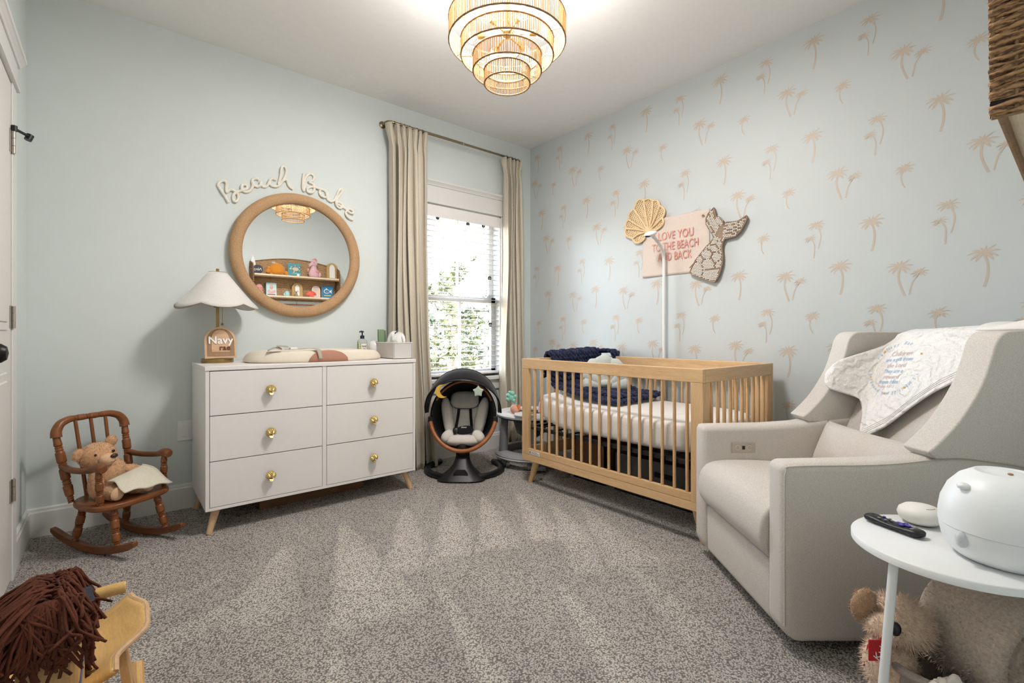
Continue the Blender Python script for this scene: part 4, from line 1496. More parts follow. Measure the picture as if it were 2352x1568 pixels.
for sx in (-1, 1):
    for sy in (-1, 1):
        xa = sx * hx; ya = sy * hy
        MB().box((min(xa, xa - sx * 0.026), min(ya, ya - sy * 0.062), 0.2036), (max(xa, xa - sx * 0.026), max(ya, ya - sy * 0.062), ZR0)).build('post', M['oakz'], cb, bevel=0.002)
        MB().box((min(xa - sx * .026, xa - sx * 0.062), min(ya, ya - sy * 0.026), 0.2036), (max(xa - sx * .026, xa - sx * 0.062), max(ya, ya - sy * 0.026), ZR0)).build('post', M['oakz'], cb, bevel=0.002)
        mb = MB()
        mb.tube([(xa - sx * 0.075, ya - sy * 0.075, 0.170), (xa - sx * 0.055, ya - sy * 0.025, 0.0)], [0.026, 0.0165], 16)
        mb.build('leg', M['oakz'], cb, smooth=True)
for sx in (-1, 1):
    xa = sx * hx
    lo, hi = min(xa, xa - sx * 0.024), max(xa, xa - sx * 0.024)
    MB().box((lo, -hy + 0.06, 0.205), (hi, hy - 0.06, 0.243)).build('bottom_rail', M['oak'], cb, bevel=0.002)
    MB().box((lo, -hy, 0.161), (hi, hy, 0.2035)).build('skirt_board', M['oak'], cb, bevel=0.002)
for sy in (-1, 1):
    ya = sy * hy
    lo, hi = min(ya, ya - sy * 0.024), max(ya, ya - sy * 0.024)
    MB().box((-hx + 0.06, lo, 0.161), (hx - 0.06, hi, 0.243)).build('end_bottom_rail', M['oakx'], cb, bevel=0.002)
sl = MB()
sl.tube([(0, 0, 0.240), (0, 0, 0.780)], 0.0098, 12, flat=0.78)
slm = sl.mesh('slat', M['oakz'], True)
ys = [-1.007 - 0.06844 * k for k in range(17)]
for xa in (X0 + 0.013, X1 - 0.013):
    for y in ys:
        place('slat', slm, cb, loc=(xa - CC[0], y - CC[1], 0), rot=(0, 0, PI / 2))
for ya in (Y0 + 0.013, Y1 - 0.013):
    for k in range(10):
        place('slat', slm, cb, loc=(-0.771 + 0.0649 * k - CC[0], ya - CC[1], 0))
mb = MB()
for sy in (-1, 1):
    mb.bar((-hx + 0.03, sy * (hy - 0.04), 0.378), (hx - 0.03, sy * (hy - 0.04), 0.378), 0.03, 0.02)
for sx in (-1, 1):
    mb.bar((sx * (hx - 0.04), -hy + 0.03, 0.378), (sx * (hx - 0.04), hy - 0.03, 0.378), 0.03, 0.02)
for k in range(9):
    y = -hy + 0.14 * (k + 0.6)
    mb.bar((-hx + 0.04, y, 0.378), (hx - 0.04, y, 0.378), 0.012, 0.008)
mb.build('mattress_frame', M['black'], cb)
lb = MB().box((-hx - 0.0008, hy - 0.175, 0.209), (-hx + 0.001, hy - 0.072, 0.232)).build('warning_label', M['paint'], cb)
mb = MB()
for k in range(3):
    mb.box((-hx - 0.0012, hy - (0.168, 0.170, 0.15)[k], 0.213 + 0.006 * k), (-hx - 0.0007, hy - 0.092, 0.2155 + 0.006 * k))
mb.box((-hx - 0.0012, hy - 0.088, 0.213), (-hx - 0.0007, hy - 0.076, 0.229))
mb.build('label_print', plain('label_grey', (120, 116, 112), 0.8), lb)
for z in (0.745, 0.46, 0.29):
    MB().cyl((-hx + 0.030, hy - 0.052, z), (-hx + 0.0245, hy - 0.052, z), 0.004, n=8).build('bolt', M['darkmetal'], cb)

mt = thing('crib_mattress', 'white sheeted mattress inside the pine crib', 'mattress', (CC[0], CC[1], 0.408))
M['sheet'] = fabric('white_sheet', (230, 224, 219), (238, 233, 229), 500, bump=0.12)
mb = MB()
mx, my, mh = hx - 0.030, hy - 0.034, 0.150
def matt(u, v):
    # v runs round the cross section bottom-front, up, over the top and down the back
    a = 2 * PI * u
    n = 5.0
    c, s = math.cos(a), math.sin(a)
    k = (abs(c) ** n + abs(s) ** n) ** (-1 / n)
    prof = [(0.0, 0.0), (0.6, 0.0), (0.93, 0.0), (0.985, 0.012), (1.0, 0.035), (1.0, 0.115), (0.985, 0.138), (0.94, 0.149), (0.6, 0.15), (0.0, 0.15)]
    t = v * (len(prof) - 1)
    i = min(int(t), len(prof) - 2)
    f = t - i
    sc = prof[i][0] * (1 - f) + prof[i + 1][0] * f
    h = prof[i][1] * (1 - f) + prof[i + 1][1] * f
    x, y = mx * k * c * sc, my * k * s * sc
    lift = 0.045 * smoothstep(0.30, 0.62, y)
    wr = 0.0030 * math.sin(60 * a + 30 * v) * (1 if 0.35 < v < 0.6 else 0)
    return (x + wr * c, y + wr * s, h + lift)
mb.grid(140, 32, matt, cu=True)
mb.build('sheet', M['sheet'], mt, smooth=True, angle=180)

# navy chunky knit blanket over the back left corner of the crib and on the mattress
M['navyknit'] = plain('navy_chenille', (15, 24, 62), 0.95, var=0.15, scale=60, bump=0.6, bscale=500, Sheen_Weight=0.12)
bk = thing('knit_blanket', 'navy blue chunky knit blanket draped over the crib corner', 'blanket', (-0.40, -0.95, 0.59))
BO = Vector((-0.40, -0.95, 0.59))
path = spline([(0, -0.862, 0.70), (0, -0.868, 0.82), (0, -0.872, 0.868), (0, -0.905, 0.876), (0, -0.936, 0.85), (0, -0.940, 0.76), (0, -0.942, 0.675), (0, -0.965, 0.638), (0, -1.05, 0.627), (0, -1.18, 0.612), (0, -1.32, 0.592), (0, -1.47, 0.582), (0, -1.51, 0.578)], 8)
def knit(W0, W1, path, pitch=0.034, sp=0.036, rise=0.0, skew=0.0):
    cum = [0.0]
    for i in range(1, len(path)):
        cum.append(cum[-1] + (path[i] - path[i - 1]).length)
    L = cum[-1]
    def at(s):
        s = max(0, min(L, s))
        for i in range(1, len(cum)):
            if cum[i] >= s:
                f = (s - cum[i - 1]) / max(1e-6, cum[i] - cum[i - 1])
                return path[i - 1].lerp(path[i], f), (path[i] - path[i - 1]).normalized()
        return path[-1], (path[-1] - path[-2]).normalized()
    mb = MB()
    nr = int((W1 - W0) / pitch)
    ns = int(L / sp)
    for r in range(nr):
        for k in range(ns):
            s = (k + 0.5) * sp
            p, d = at(s)
            nrm = d.cross(Vector((1, 0, 0))).normalized()
            x = W0 + (r + 0.5) * pitch + skew * (s / L)
            for side in (-1, 1):
                c = Vector((x + side * pitch * 0.24, p.y, p.z + rise * (x - W0))) - nrm * 0.0
                c += nrm * 0.004 * math.sin(r * 2.3 + k)
                ax = (d * 1.0 + Vector((side * -0.75, 0, 0))).normalized()
                q = ax.to_track_quat('Z', 'Y').to_matrix()
                mb.ball(c - BO, (0.0150, 0.0155, 0.030), 8, 6, q)
    return mb
mb = knit(-0.635, -0.125, path, rise=0.04)
mb.build('hanging_fold', M['navyknit'], bk, smooth=True, angle=180)
path2 = spline([(0, -0.89, 0.868), (0, -0.96, 0.880), (0, -1.03, 0.885), (0, -1.07, 0.868), (0, -1.075, 0.80), (0, -1.075, 0.74)], 6)
mb = knit(-0.135, -0.065, path2, rise=0.0)
mb.build('corner_fold', M['navyknit'], bk, smooth=True, angle=180)
path3 = spline([(0, -1.0, 0.652), (0, -1.12, 0.640), (0, -1.3, 0.618), (0, -1.44, 0.610), (0, -1.47, 0.60)], 6)
mb = knit(-0.56, -0.30, path3)
mb.build('upper_layer', M['navyknit'], bk, smooth=True, angle=180)

# scallop pillow
pl = thing('shell_pillow', 'pale sage velvet scallop shell pillow propped on the navy blanket', 'pillow', (-0.392, -1.215, 0.645), math.radians(-39.67))
M['sagevelvet'] = fabric('sage_velvet', (194, 200, 197), (212, 217, 214), 300, sheen=0.6)
pl.rotation_euler = (math.radians(-14), 0, math.radians(-39.67))
mb = MB()
LOBES = [(-80, .155, .050), (-54, .180, .056), (-27, .205, .060), (0, .215, .062), (27, .205, .060), (54, .180, .056), (80, .155, .050)]
for a, L, w in LOBES:
    an = math.radians(90 - a)
    d = Vector((math.cos(an), 0, math.sin(an)))
    cl = []
    for k in range(10):
        t = k / 9
        cl.append((d * (0.012 + L * t), 0.012 + (w - 0.012) * math.sin(PI * min(0.5, t * 0.56)) if t < 0.86 else w * math.sqrt(max(0.02, 1 - ((t - 0.86) / 0.14) ** 2)) * 0.96))
    lm = MB()
    lm.tube([c for c, _ in cl], [r for _, r in cl], 14, flat=0.75, up=(0, 1, 0))
    lm.build('lobe', M['sagevelvet'], pl, smooth=True, angle=180)
MB().ball((0, 0, 0.02), (0.05, 0.045, 0.03)).build('gathered_base', M['sagevelvet'], pl, smooth=True)

# stored under the crib
M['greybin'] = fabric('charcoal_felt', (92, 90, 90), (108, 106, 105), 500)
def open_box(t, w, d, h, m, th=0.006):
    mb = MB()
    mb.box((-w, -d, 0), (w, d, th))
    for a, b in (((-w, -d, 0), (-w + th, d, h)), ((w - th, -d, 0), (w, d, h)), ((-w, -d, 0), (w, -d + th, h)), ((-w, d - th, 0), (w, d, h))):
        mb.box(a, b)
    return mb.build('body', m, t)
o = thing('felt_bin', 'large charcoal felt storage bin under the middle of the crib', 'bin', (-0.31, -1.74, 0))
open_box(o, 0.19, 0.36, 0.24, M['greybin'])
MB().box((-0.194, -0.06, 0.15), (-0.1905, 0.06, 0.18)).build('handle', M['blackfab'], o)
o = thing('wooden_crate', 'small brown wooden crate under the window end of the crib', 'crate', (-0.32, -1.16, 0))
open_box(o, 0.18, 0.14, 0.26, wood('dark_crate', (110, 76, 46), (136, 96, 60), 'x'), 0.01)

# ------------------------------------------------------------------ infant swing
SWR = math.radians(-39.67)
sw = thing('infant_swing', 'black and wood bassinet swing with canopy standing by the window', 'baby swing', (-1.058, -0.458, 0), SWR)
M['swood'] = wood('walnut_ring', (158, 92, 48), (182, 112, 62), 'x', 0.4)
M['melange'] = fabric('grey_melange', (216, 210, 202), (240, 235, 228), 420, slub=(8, 2, 2))
M['darkmel'] = fabric('dark_melange', (166, 162, 157), (196, 192, 187), 420, slub=(8, 2, 2))
mb = MB()
arc = []
for k in range(33):
    a = math.radians(-90 + (k / 32 - 0.5) * 262)
    arc.append((0.272 * math.cos(a), 0.075 + 0.262 * math.sin(a), 0.022))
mb.tube(arc, [0.024] * 33, 12, flat=0.85, up=(0, 0, 1))
mb.build('base_arc', M['black'], sw, smooth=True)
mb = MB()
def stem(u, v):
    # v 0 floor .. 1 joint
    wz = 0.118 * (1 - v) ** 2.2 + 0.048
    dz = 0.052 * (1 - v) + 0.042
    yc = -0.150 + 0.085 * v
    a = 2 * PI * u
    n = 3.2
    c, s = math.cos(a), math.sin(a)
    k = (abs(c) ** n + abs(s) ** n) ** (-1 / n)
    return (wz * k * c, yc + dz * k * s, 0.012 + 0.145 * v)
mb.grid(28, 10, stem, cu=True)
mb.build('pedestal', M['black'], sw, smooth=True, angle=180)
MB().lathe([(0.046, 0.155), (0.049, 0.165), (0.049, 0.20), (0.044, 0.235), (0.030, 0.26)], 22, (0, -0.062, 0)).build('joint', M['black'], sw, smooth=True)
MB().prism([(-0.055, 0.025), (0.055, 0.025), (0.048, 0.06), (0.03, 0.082), (-0.03, 0.082), (-0.048, 0.06)], 0.205, 0.215, lambda u, v, w: (u, -w + 0.10 * (v - 0.025), v)).build('control_panel', plain('glossy_black', (12, 12, 14), 0.08), sw)
TT = math.radians(24)
EX = Vector((1, 0, 0)); EV = Vector((0, math.sin(TT), math.cos(TT))); EN = Vector((0, -math.cos(TT), math.sin(TT)))
SC = Vector((0, -0.03, 0.432))
def sp_(x, y, d=0.0):
    return SC + EX * x + EV * y + EN * d
RX, RY = 0.235, 0.262
mb = MB()
def bowl(u, v):
    a = 2 * PI * u
    r = math.sin(v * PI / 2) ** 0.75
    return sp_(RX * math.cos(a) * r, RY * math.sin(a) * r, -0.19 * math.cos(v * PI / 2))
mb.grid(40, 14, bowl, cu=True)
mb.build('bassinet_shell', M['blackfab'], sw, smooth=True, angle=180, solid=0.006)
rimp = lambda a, d=0.0, e=0.0: sp_((RX + e) * math.cos(a), (RY + e) * math.sin(a), d)
mb = MB()
mb.tube([rimp(math.radians(180 + 12 + k * 4.333), 0.004) for k in range(37)], 0.0145, 10)
mb.build('wood_ring', M['swood'], sw, smooth=True)
mb = MB()
mb.tube([rimp(math.radians(25 + k * 4.333), -0.010, -0.012) for k in range(31)], 0.009, 8)
mb.build('inner_wood_arch', M['swood'], sw, smooth=True)
for a in (180 + 8, -8):
    p = rimp(math.radians(a))
    MB().box(p - Vector((0.016, 0.016, 0.022)), p + Vector((0.016, 0.016, 0.022))).build('hinge_clip', M['black'], sw, bevel=0.004)
def soft(mb, x, y, d, rx, ry, rd, n=2.6, rot=0.0):
    """pillow shape in the tilted plane"""
    def fn(u, v):
        a = 2 * PI * u
        t = PI * v
        c, s = math.cos(a), math.sin(a)
        k = (abs(c) ** n + abs(s) ** n) ** (-1 / n)
        px, py = rx * k * c * math.sin(t) ** 0.6, ry * k * s * math.sin(t) ** 0.6
        px, py = px * math.cos(rot) - py * math.sin(rot), px * math.sin(rot) + py * math.cos(rot)
        return sp_(x + px, y + py, d + rd * math.cos(t))
    mb.grid(32, 14, fn, cu=True)
mb = MB(); soft(mb, 0, -0.005, -0.135, 0.118, 0.185, 0.035, 3.0)
mb.build('back_pad', M['melange'], sw, smooth=True, angle=180)
for s in (-1, 1):
    mb = MB(); soft(mb, s * 0.122, 0.005, -0.105, 0.042, 0.155, 0.042, 2.4, -s * 0.20)
    mb.build('side_wing', M['melange'], sw, smooth=True, angle=180)
    mb = MB(); soft(mb, s * 0.110, -0.150, -0.045, 0.040, 0.052, 0.045, 2.2, s * 0.7)
    mb.build('seat_wing', M['melange'], sw, smooth=True, angle=180)
mb = MB(); soft(mb, 0, -0.178, -0.055, 0.125, 0.040, 0.060, 3.2)
mb.build('seat_pad', M['melange'], sw, smooth=True, angle=180)
mb = MB(); soft(mb, 0, 0.128, -0.075, 0.105, 0.066, 0.030, 3.0)
hr = mb.build('headrest', M['darkmel'], sw, smooth=True, angle=180)
mb = MB()
mb.tube([sp_(0.105 * (abs(math.cos(a)) ** 0.72) * (1 if math.cos(a) > 0 else -1), 0.128 + 0.066 * (abs(math.sin(a)) ** 0.72) * (1 if math.sin(a) > 0 else -1), -0.075) for a in [2 * PI * k / 48 for k in range(48)]], 0.004, 6, closed=True)
mb.build('headrest_piping', M['blackfab'], hr, smooth=True)
for s in (-1, 1):
    mb = MB()
    ribbon(mb, [sp_(s * 0.042, 0.085, -0.088), sp_(s * 0.046, 0.02, -0.085), sp_(s * 0.055, -0.06, -0.080), sp_(s * 0.060, -0.12, -0.058)], 0.020, (1, 0, 0))
    mb.build('harness_strap', M['blackfab'], sw, solid=0.003)
mb = MB(); soft(mb, 0.012, -0.108, -0.028, 0.062, 0.032, 0.020, 2.4, 0.1)
bp = mb.build('belt_pad', M['blackfab'], sw, smooth=True, angle=180)
RT_ = Matrix((( EX.x, EV.x, EN.x, 0), (EX.y, EV.y, EN.y, 0), (EX.z, EV.z, EN.z, 0), (0, 0, 0, 1)))
text_obj('lettering', 'cluoo', 0.017, M['paint'], Matrix.Translation(sp_(0.006, -0.092, -0.0065)) @ RT_, bp, 0.0003, shear=0.2)
mb = MB(); soft(mb, -0.050, -0.112, -0.022, 0.022, 0.024, 0.016, 2.6)
mb.build('buckle', M['black'], sw, smooth=True, angle=180)
def canopy(u, v):
    b = PI * u
    g = math.radians(-4 + 62 * v)
    rx = 0.250 + 0.020 * v
    rr = 0.300 + 0.014 * math.sin(PI * v)
    return SC + EX * (rx * math.cos(b)) + (EV * math.cos(g) + EN * math.sin(g)) * (rr * math.sin(b) ** 0.85) + Vector((0, 0, 0.012))
MB().grid(40, 14, canopy).build('canopy', M['blackfab'], sw, smooth=True, angle=180, solid=0.004)
MB().tube([canopy(k / 40, 1.0) for k in range(41)], 0.006, 8).build('canopy_hoop', M['black'], sw, smooth=True)
MB().tube([canopy(k / 40, 0.5) + Vector((0, 0, 0.003)) for k in range(41)], 0.004, 8).build('canopy_rib', M['black'], sw, smooth=True)
# toys
tp = canopy(0.66, 0.94)
q = tp + Vector((0.0, -0.015, -0.062))
mo = MB()
mp = []
for k in range(25):
    a = math.radians(70 + k * 220 / 24)
    mp.append((0.046 * math.cos(a), 0.046 * math.sin(a)))
for k in range(25):
    a = math.radians(290 - k * 220 / 24)
    mp.append((0.020 + 0.036 * math.cos(a), 0.004 + 0.042 * math.sin(a)))
mo.prism(mp, -0.010, 0.010, lambda u, v, w: (q.x + u, q.y + w, q.z + v))
tm = mo.build('moon_toy', plain('yellow_felt', (224, 180, 70), 0.9, var=0.08, scale=100), sw, bevel=0.006, seg=3)
MB().tube([tp, q + Vector((0.004, 0, 0.045))], 0.002, 5).build('toy_ribbon', M['darkmel'], tm)
tp = canopy(0.355, 0.94)
q = tp + Vector((0.0, -0.015, -0.068))
mo = MB()
st = []
for k in range(10):
    a = math.radians(90 + 36 * k)
    r = 0.042 if k % 2 == 0 else 0.026
    st.append((r * math.cos(a), r * math.sin(a)))
mo.prism(st, -0.010, 0.010, lambda u, v, w: (q.x + u, q.y + w, q.z + v))
ts = mo.build('star_toy', plain('mint_felt', (186, 200, 186), 0.9, var=0.06, scale=100), sw, bevel=0.008, seg=3)
MB().tube([tp, q + Vector((0, 0, 0.04))], 0.002, 5).build('toy_ribbon', M['darkmel'], ts)

# ------------------------------------------------------------------ activity walker between curtain and crib
wk = thing('baby_walker', 'grey and white round baby walker between the curtain and crib', 'baby walker', (-0.492, -0.552, 0), math.radians(-39.67))
M['wgrey'] = plain('grey_plastic', (150, 150, 152), 0.4, var=0.03)
M['wgrey2'] = plain('mid_grey_plastic', (126, 127, 130), 0.45, var=0.03)
def ringloft(mb, prof, ex=1.0, ey=1.0, n=48):
    k = len(prof)
    mb.grid(n, k, lambda u, v: (prof[round(v * (k if k > 1 else 1)) % k][0] * ex * math.cos(2 * PI * u), prof[round(v * k) % k][0] * ey * math.sin(2 * PI * u), prof[round(v * k) % k][1]), cu=True, cv=True)
mb = MB()
ringloft(mb, [(0.262, 0.060), (0.278, 0.070), (0.280, 0.090), (0.262, 0.112), (0.235, 0.122), (0.200, 0.118), (0.190, 0.100), (0.195, 0.070), (0.21, 0.058)], 1.0, 0.98)
b = mb.build('base_ring', M['wgrey'], wk, smooth=True)
mb = MB()
ringloft(mb, [(0.281, 0.074), (0.283, 0.078), (0.281, 0.082)], 1.0, 0.98)
mb.build('accent_line', M['trim'], b)
for a in (200, 270, 340, 90):
    r = math.radians(a)
    mb = MB()
    mb.tube([(0.225 * math.cos(r), 0.225 * math.sin(r), 0.11), (0.222 * math.cos(r), 0.222 * math.sin(r), 0.25), (0.215 * math.cos(r), 0.215 * math.sin(r), 0.375)], [0.036, 0.030, 0.030], 14)
    mb.build('column', M['wgrey2'], wk, smooth=True)
mb = MB()
ringloft(mb, [(0.245, 0.368), (0.262, 0.376), (0.266, 0.390), (0.255, 0.404), (0.22, 0.410), (0.15, 0.408), (0.145, 0.395), (0.15, 0.372)])
tr = mb.build('tray', M['whiteplastic'], wk, smooth=True)
mb = MB()
ringloft(mb, [(0.256, 0.364), (0.264, 0.370), (0.264, 0.376), (0.25, 0.376)])
mb.build('navy_edge', M['navy'], tr)
mb = MB()
mb.lathe([(0.147, 0.40), (0.140, 0.34), (0.11, 0.24), (0.05, 0.20), (0.001, 0.20)], 28, caps=False)
mb.build('seat_sling', M['greybin'], wk, smooth=True)
mb = MB()
mb.lathe([(0.075, 0.0), (0.082, 0.008), (0.078, 0.018), (0.03, 0.022), (0.001, 0.022)], 26, (-0.05, -0.215, 0.405), amp=lambda a, z: 1.0)
mb.build('snack_tray', M['whiteplastic'], wk, smooth=True)
MB().box((-0.04, -0.25, 0.426), (0.03, -0.22, 0.434)).build('yellow_key', plain('yellow_plastic', (222, 184, 70), 0.4), wk, bevel=0.003)
tw = MB()
tw.ball((-0.125, -0.165, 0.445), (0.034, 0.030, 0.036), 18, 12)
tb = tw.build('pink_fruit_toy', plain('blush_plastic', (226, 168, 148), 0.5), wk, smooth=True)
mint = plain('mint_silicone', (140, 210, 190), 0.5)
tw = MB()
base = Vector((-0.150, -0.165, 0.53))
for dx, dz, r in ((0, 0, .026), (-.022, .018, .018), (.008, .032, .019), (-.026, -.012, .015), (.026, .010, .016), (-.012, .040, .013), (.016, -.020, .016)):
    tw.ball(base + Vector((dx, 0, dz)), (r, .012, r), 12, 8)
tw.build('flower_toy', mint, tb, smooth=True)
MB().tube([base, (-0.11, -0.16, 0.475)], 0.006, 7).build('toy_stalk', mint, tb, smooth=True)
MB().tube([(-0.10, -0.18, 0.48), (-0.095, -0.182, 0.465), (-0.09, -0.18, 0.44)], [0.014, 0.012, 0.008], 8).build('orange_cuff', plain('orange_plastic', (226, 130, 70), 0.5), tb, smooth=True)
tw = MB()
tw.tube([(0.10 + 0.035 * math.cos(PI * k / 12), -0.10, 0.41 + 0.10 * math.sin(PI * k / 12)) for k in range(13)], 0.012, 8)
tw.build('pink_arch_toy', plain('pink_arch', (220, 170, 160), 0.6), wk, smooth=True)
for a in (215, 265, 315, 30, 150):
    r = math.radians(a)
    p = Vector((0.215 * math.cos(r), 0.215 * math.sin(r), 0.024))
    mb = MB()
    mb.cyl(p + Vector((-0.012, 0, 0)), p + Vector((0.012, 0, 0)), 0.0235, n=18)
    w_ = mb.build('wheel', M['wgrey'], wk, smooth=True)
    MB().box(p + Vector((-0.015, -0.01, 0.01)), p + Vector((0.015, 0.01, 0.05))).build('wheel_fork', M['wgrey2'], w_)
MB().box((-0.01, -0.30, 0.018), (0.10, -0.20, 0.045)).build('brake_pad', M['wgrey2'], wk, bevel=0.004)
# ------------------------------------------------------------------ glider armchair
def cw(lat, dep, z=0.0):
    """a spot given as metres right of and ahead of the photographer's corner"""
    return Vector((CAMX + dep * 0.6384 + lat * 0.7697, CAMY + dep * 0.7697 - lat * 0.6384, z))
M['glider'] = fabric('oat_tweed', (190, 182, 172), (226, 219, 211), 520, bump=0.35, slub=(2, 2, 9), sheen=0.2)
GR = math.radians(-129.67)
gl = thing('glider_armchair', 'oatmeal tweed wingback glider armchair in the right corner', 'armchair', cw(1.25, 1.86), GR)
def extrude_x(poly, x0, x1):
    return MB().prism(poly, x0, x1, lambda u, v, w: (w, u, v))
def upholster(o, width, seg=5, ang=30):
    m = o.modifiers.new('edges', 'BEVEL'); m.width = width; m.segments = seg; m.limit_method = 'ANGLE'; m.angle_limit = math.radians(ang)
    o.data.polygons.foreach_set('use_smooth', [True] * len(o.data.polygons))
    return o
armp = [(-0.40, 0.075), (-0.36, 0.035), (0.36, 0.035), (0.44, 0.12), (0.47, 0.40), (0.44, 0.60), (0.30, 0.648), (0.14, 0.632), (0.02, 0.612), (-0.12, 0.603), (-0.30, 0.600), (-0.40, 0.598)]
for s in (-1, 1):
    a, b = (0.262, 0.362) if s > 0 else (-0.362, -0.262)
    o = extrude_x(armp, a, b).build('arm', M['glider'], gl)
    upholster(o, 0.026)
    e = MB()
    xo = b - 0.006 if s > 0 else a + 0.006
    e.tube(spline([(xo, 0.20, 0.632), (xo, 0.02, 0.606), (xo, -0.12, 0.596), (xo, -0.36, 0.592), (xo, -0.388, 0.575), (xo, -0.393, 0.50), (xo, -0.393, 0.09)], 4), 0.0022, 5)
    e.build('seam', M['glider'], o, smooth=True)
# seat cushion with a rounded waterfall front
mb = MB()
seatp = []
for p in spline([(-0.385, 0.255, 0), (-0.418, 0.30, 0), (-0.424, 0.355, 0), (-0.405, 0.415, 0), (-0.35, 0.447, 0), (-0.2, 0.452, 0), (0.0, 0.440, 0), (0.20, 0.425, 0)], 5):
    seatp.append((p.x, p.y))
seatp += [(0.20, 0.25)]
o = extrude_x(seatp, -0.268, 0.268).build('seat_cushion', M['glider'], gl)
upholster(o, 0.016, 3, 50)
o = extrude_x([(-0.385, 0.06), (-0.36, 0.035), (0.36, 0.035), (0.40, 0.25), (-0.388, 0.252)], -0.262, 0.262).build('base_panel', M['glider'], gl)
upholster(o, 0.012, 3)
# reclined inner back
o = extrude_x([(0.165, 0.43), (0.235, 0.60), (0.33, 0.80), (0.405, 0.955), (0.43, 0.985), (0.50, 0.985), (0.54, 0.93), (0.46, 0.40), (0.30, 0.36)], -0.285, 0.285).build('backrest', M['glider'], gl)
upholster(o, 0.03, 4, 25)
wingp = [(q.x, q.y) for q in spline([(0.045, 0.640, 0), (0.075, 0.665, 0), (0.14, 0.735, 0), (0.205, 0.840, 0), (0.238, 0.93, 0), (0.255, 0.985, 0), (0.285, 1.015, 0), (0.34, 1.020, 0)], 4)]
wingp += [(0.50, 1.018), (0.575, 0.99), (0.56, 0.80), (0.50, 0.56), (0.30, 0.60), (0.16, 0.618), (0.07, 0.618)]
for s in (-1, 1):
    mb = MB()
    fl = 0.012
    vs = []
    n = len(wingp)
    mb.prism(wingp, 0.268, 0.372, lambda u, v, w: (s * (w + fl * (v - 0.62) * 1.2), u, v))
    o = mb.build('wing', M['glider'], gl)
    upholster(o, 0.030, 5, 25)
    e = MB()
    e.tube([(s * (0.366 + fl * (v - 0.62) * 1.2), u + 0.022, v + (0.006 if v < 0.7 else 0) - (0.02 if v > 0.99 else 0)) for u, v in wingp[:27]], 0.0022, 5)
    e.build('seam', M['glider'], o, smooth=True)
MB().lathe([(0.22, 0.001), (0.22, 0.02), (0.10, 0.024), (0.06, 0.05)], 30, (0, 0.02, 0)).build('swivel_base', M['black'], gl, smooth=True)
cpn = MB().box((-0.262, -0.276, 0.482), (-0.258, -0.172, 0.527)).build('control_panel', M['nickel'], gl, bevel=0.004)
for y in (-0.25, -0.198):
    mb = MB()
    mb.tube([(-0.2575, y + 0.010 * math.cos(2 * PI * k / 20), 0.505 + 0.010 * math.sin(2 * PI * k / 20)) for k in range(20)], 0.0010, 5, closed=True)
    mb.build('button', plain('pale_ring', (216, 210, 200), 0.4), cpn)
MB().box((-0.2582, -0.230, 0.497), (-0.2570, -0.218, 0.513)).build('usb_port', M['black'], cpn)
# lumbar pillow
lpw = thing('lumbar_pillow', 'oatmeal lumbar pillow resting against the glider backrest', 'pillow', gl.location + Matrix.Rotation(GR, 3, 'Z') @ Vector((0, 0.118, 0.532)), GR)
lpw.rotation_euler = (math.radians(-22), 0, GR)
def pillow(u, v, W, H, D, n=2.8):
    a = 2 * PI * u
    t = PI * v
    c, s = math.cos(a), math.sin(a)
    k = (abs(c) ** n + abs(s) ** n) ** (-1 / n)
    e = math.sin(t) ** 0.55
    w = 0.004 * math.sin(9 * a + 4 * v) * math.sin(t) ** 3
    # corners stay pointed, sides draw in
    pinch = 1 - 0.07 * (1 - abs(math.sin(2 * a))) * e
    return (W * k * c * e * pinch, D * math.cos(t) * (1 - 0.25 * abs(c) ** 3) + w, H * k * s * e * pinch + w)
def pill(sd):
    def fn(u, v):
        a, b = 2 * u - 1, 2 * v - 1
        W, H = 0.270 * (1 - 0.05 * (1 - b * b)), 0.100 * (1 - 0.08 * (1 - a * a))
        d = 0.058 * ((1 - abs(a) ** 3.5) * (1 - abs(b) ** 2.6)) ** 0.6
        d += 0.0035 * math.sin(11 * a + 3 * b) * (1 - b * b) * (1 - a * a)
        return (W * a, sd * d, H * b)
    return fn
mb = MB().grid(36, 22, pill(1)).grid(36, 22, pill(-1))
mb.build('cushion', M['glider'], lpw, smooth=True, angle=180)

# white quilt folded over the glider back
ql = thing('quilt', 'white embroidered baby quilt draped over the glider backrest', 'quilt', gl.location + Matrix.Rotation(GR, 3, 'Z') @ Vector((0, 0.40, 0.80)), GR)
M['quilt'] = None
def quilt_mat():
    t = NT('quilted_cotton')
    v = t.coord()
    w = t.n('ShaderNodeTexWave', wave_type='RINGS', rings_direction='Y')
    w.inputs['Scale'].default_value = 9
    w.inputs['Distortion'].default_value = 7
    w.inputs['Detail'].default_value = 2
    w.inputs['Detail Scale'].default_value = 2.2
    t.l(v, w.inputs['Vector'])
    g = t.noise(v, 240, 2)
    t.set(Base_Color=t.ramp(g, [(0.3, lin((226, 222, 217))), (0.7, lin((240, 237, 233)))]), Roughness=0.92)
    t.b.inputs['Sheen Weight'].default_value = 0.2
    t.bump(t.math('ADD', w.outputs['Fac'], t.math('MULTIPLY', g, 0.4)), 0.75, 0.006)
    return t.m
M['quilt'] = quilt_mat()
def back_y(z):
    P = [(0.165, 0.43), (0.235, 0.60), (0.33, 0.80), (0.405, 0.955), (0.435, 0.990)]
    for (y0, z0), (y1, z1) in zip(P, P[1:]):
        if z <= z1:
            return y0 + (y1 - y0) * (z - z0) / (z1 - z0)
    return 0.435
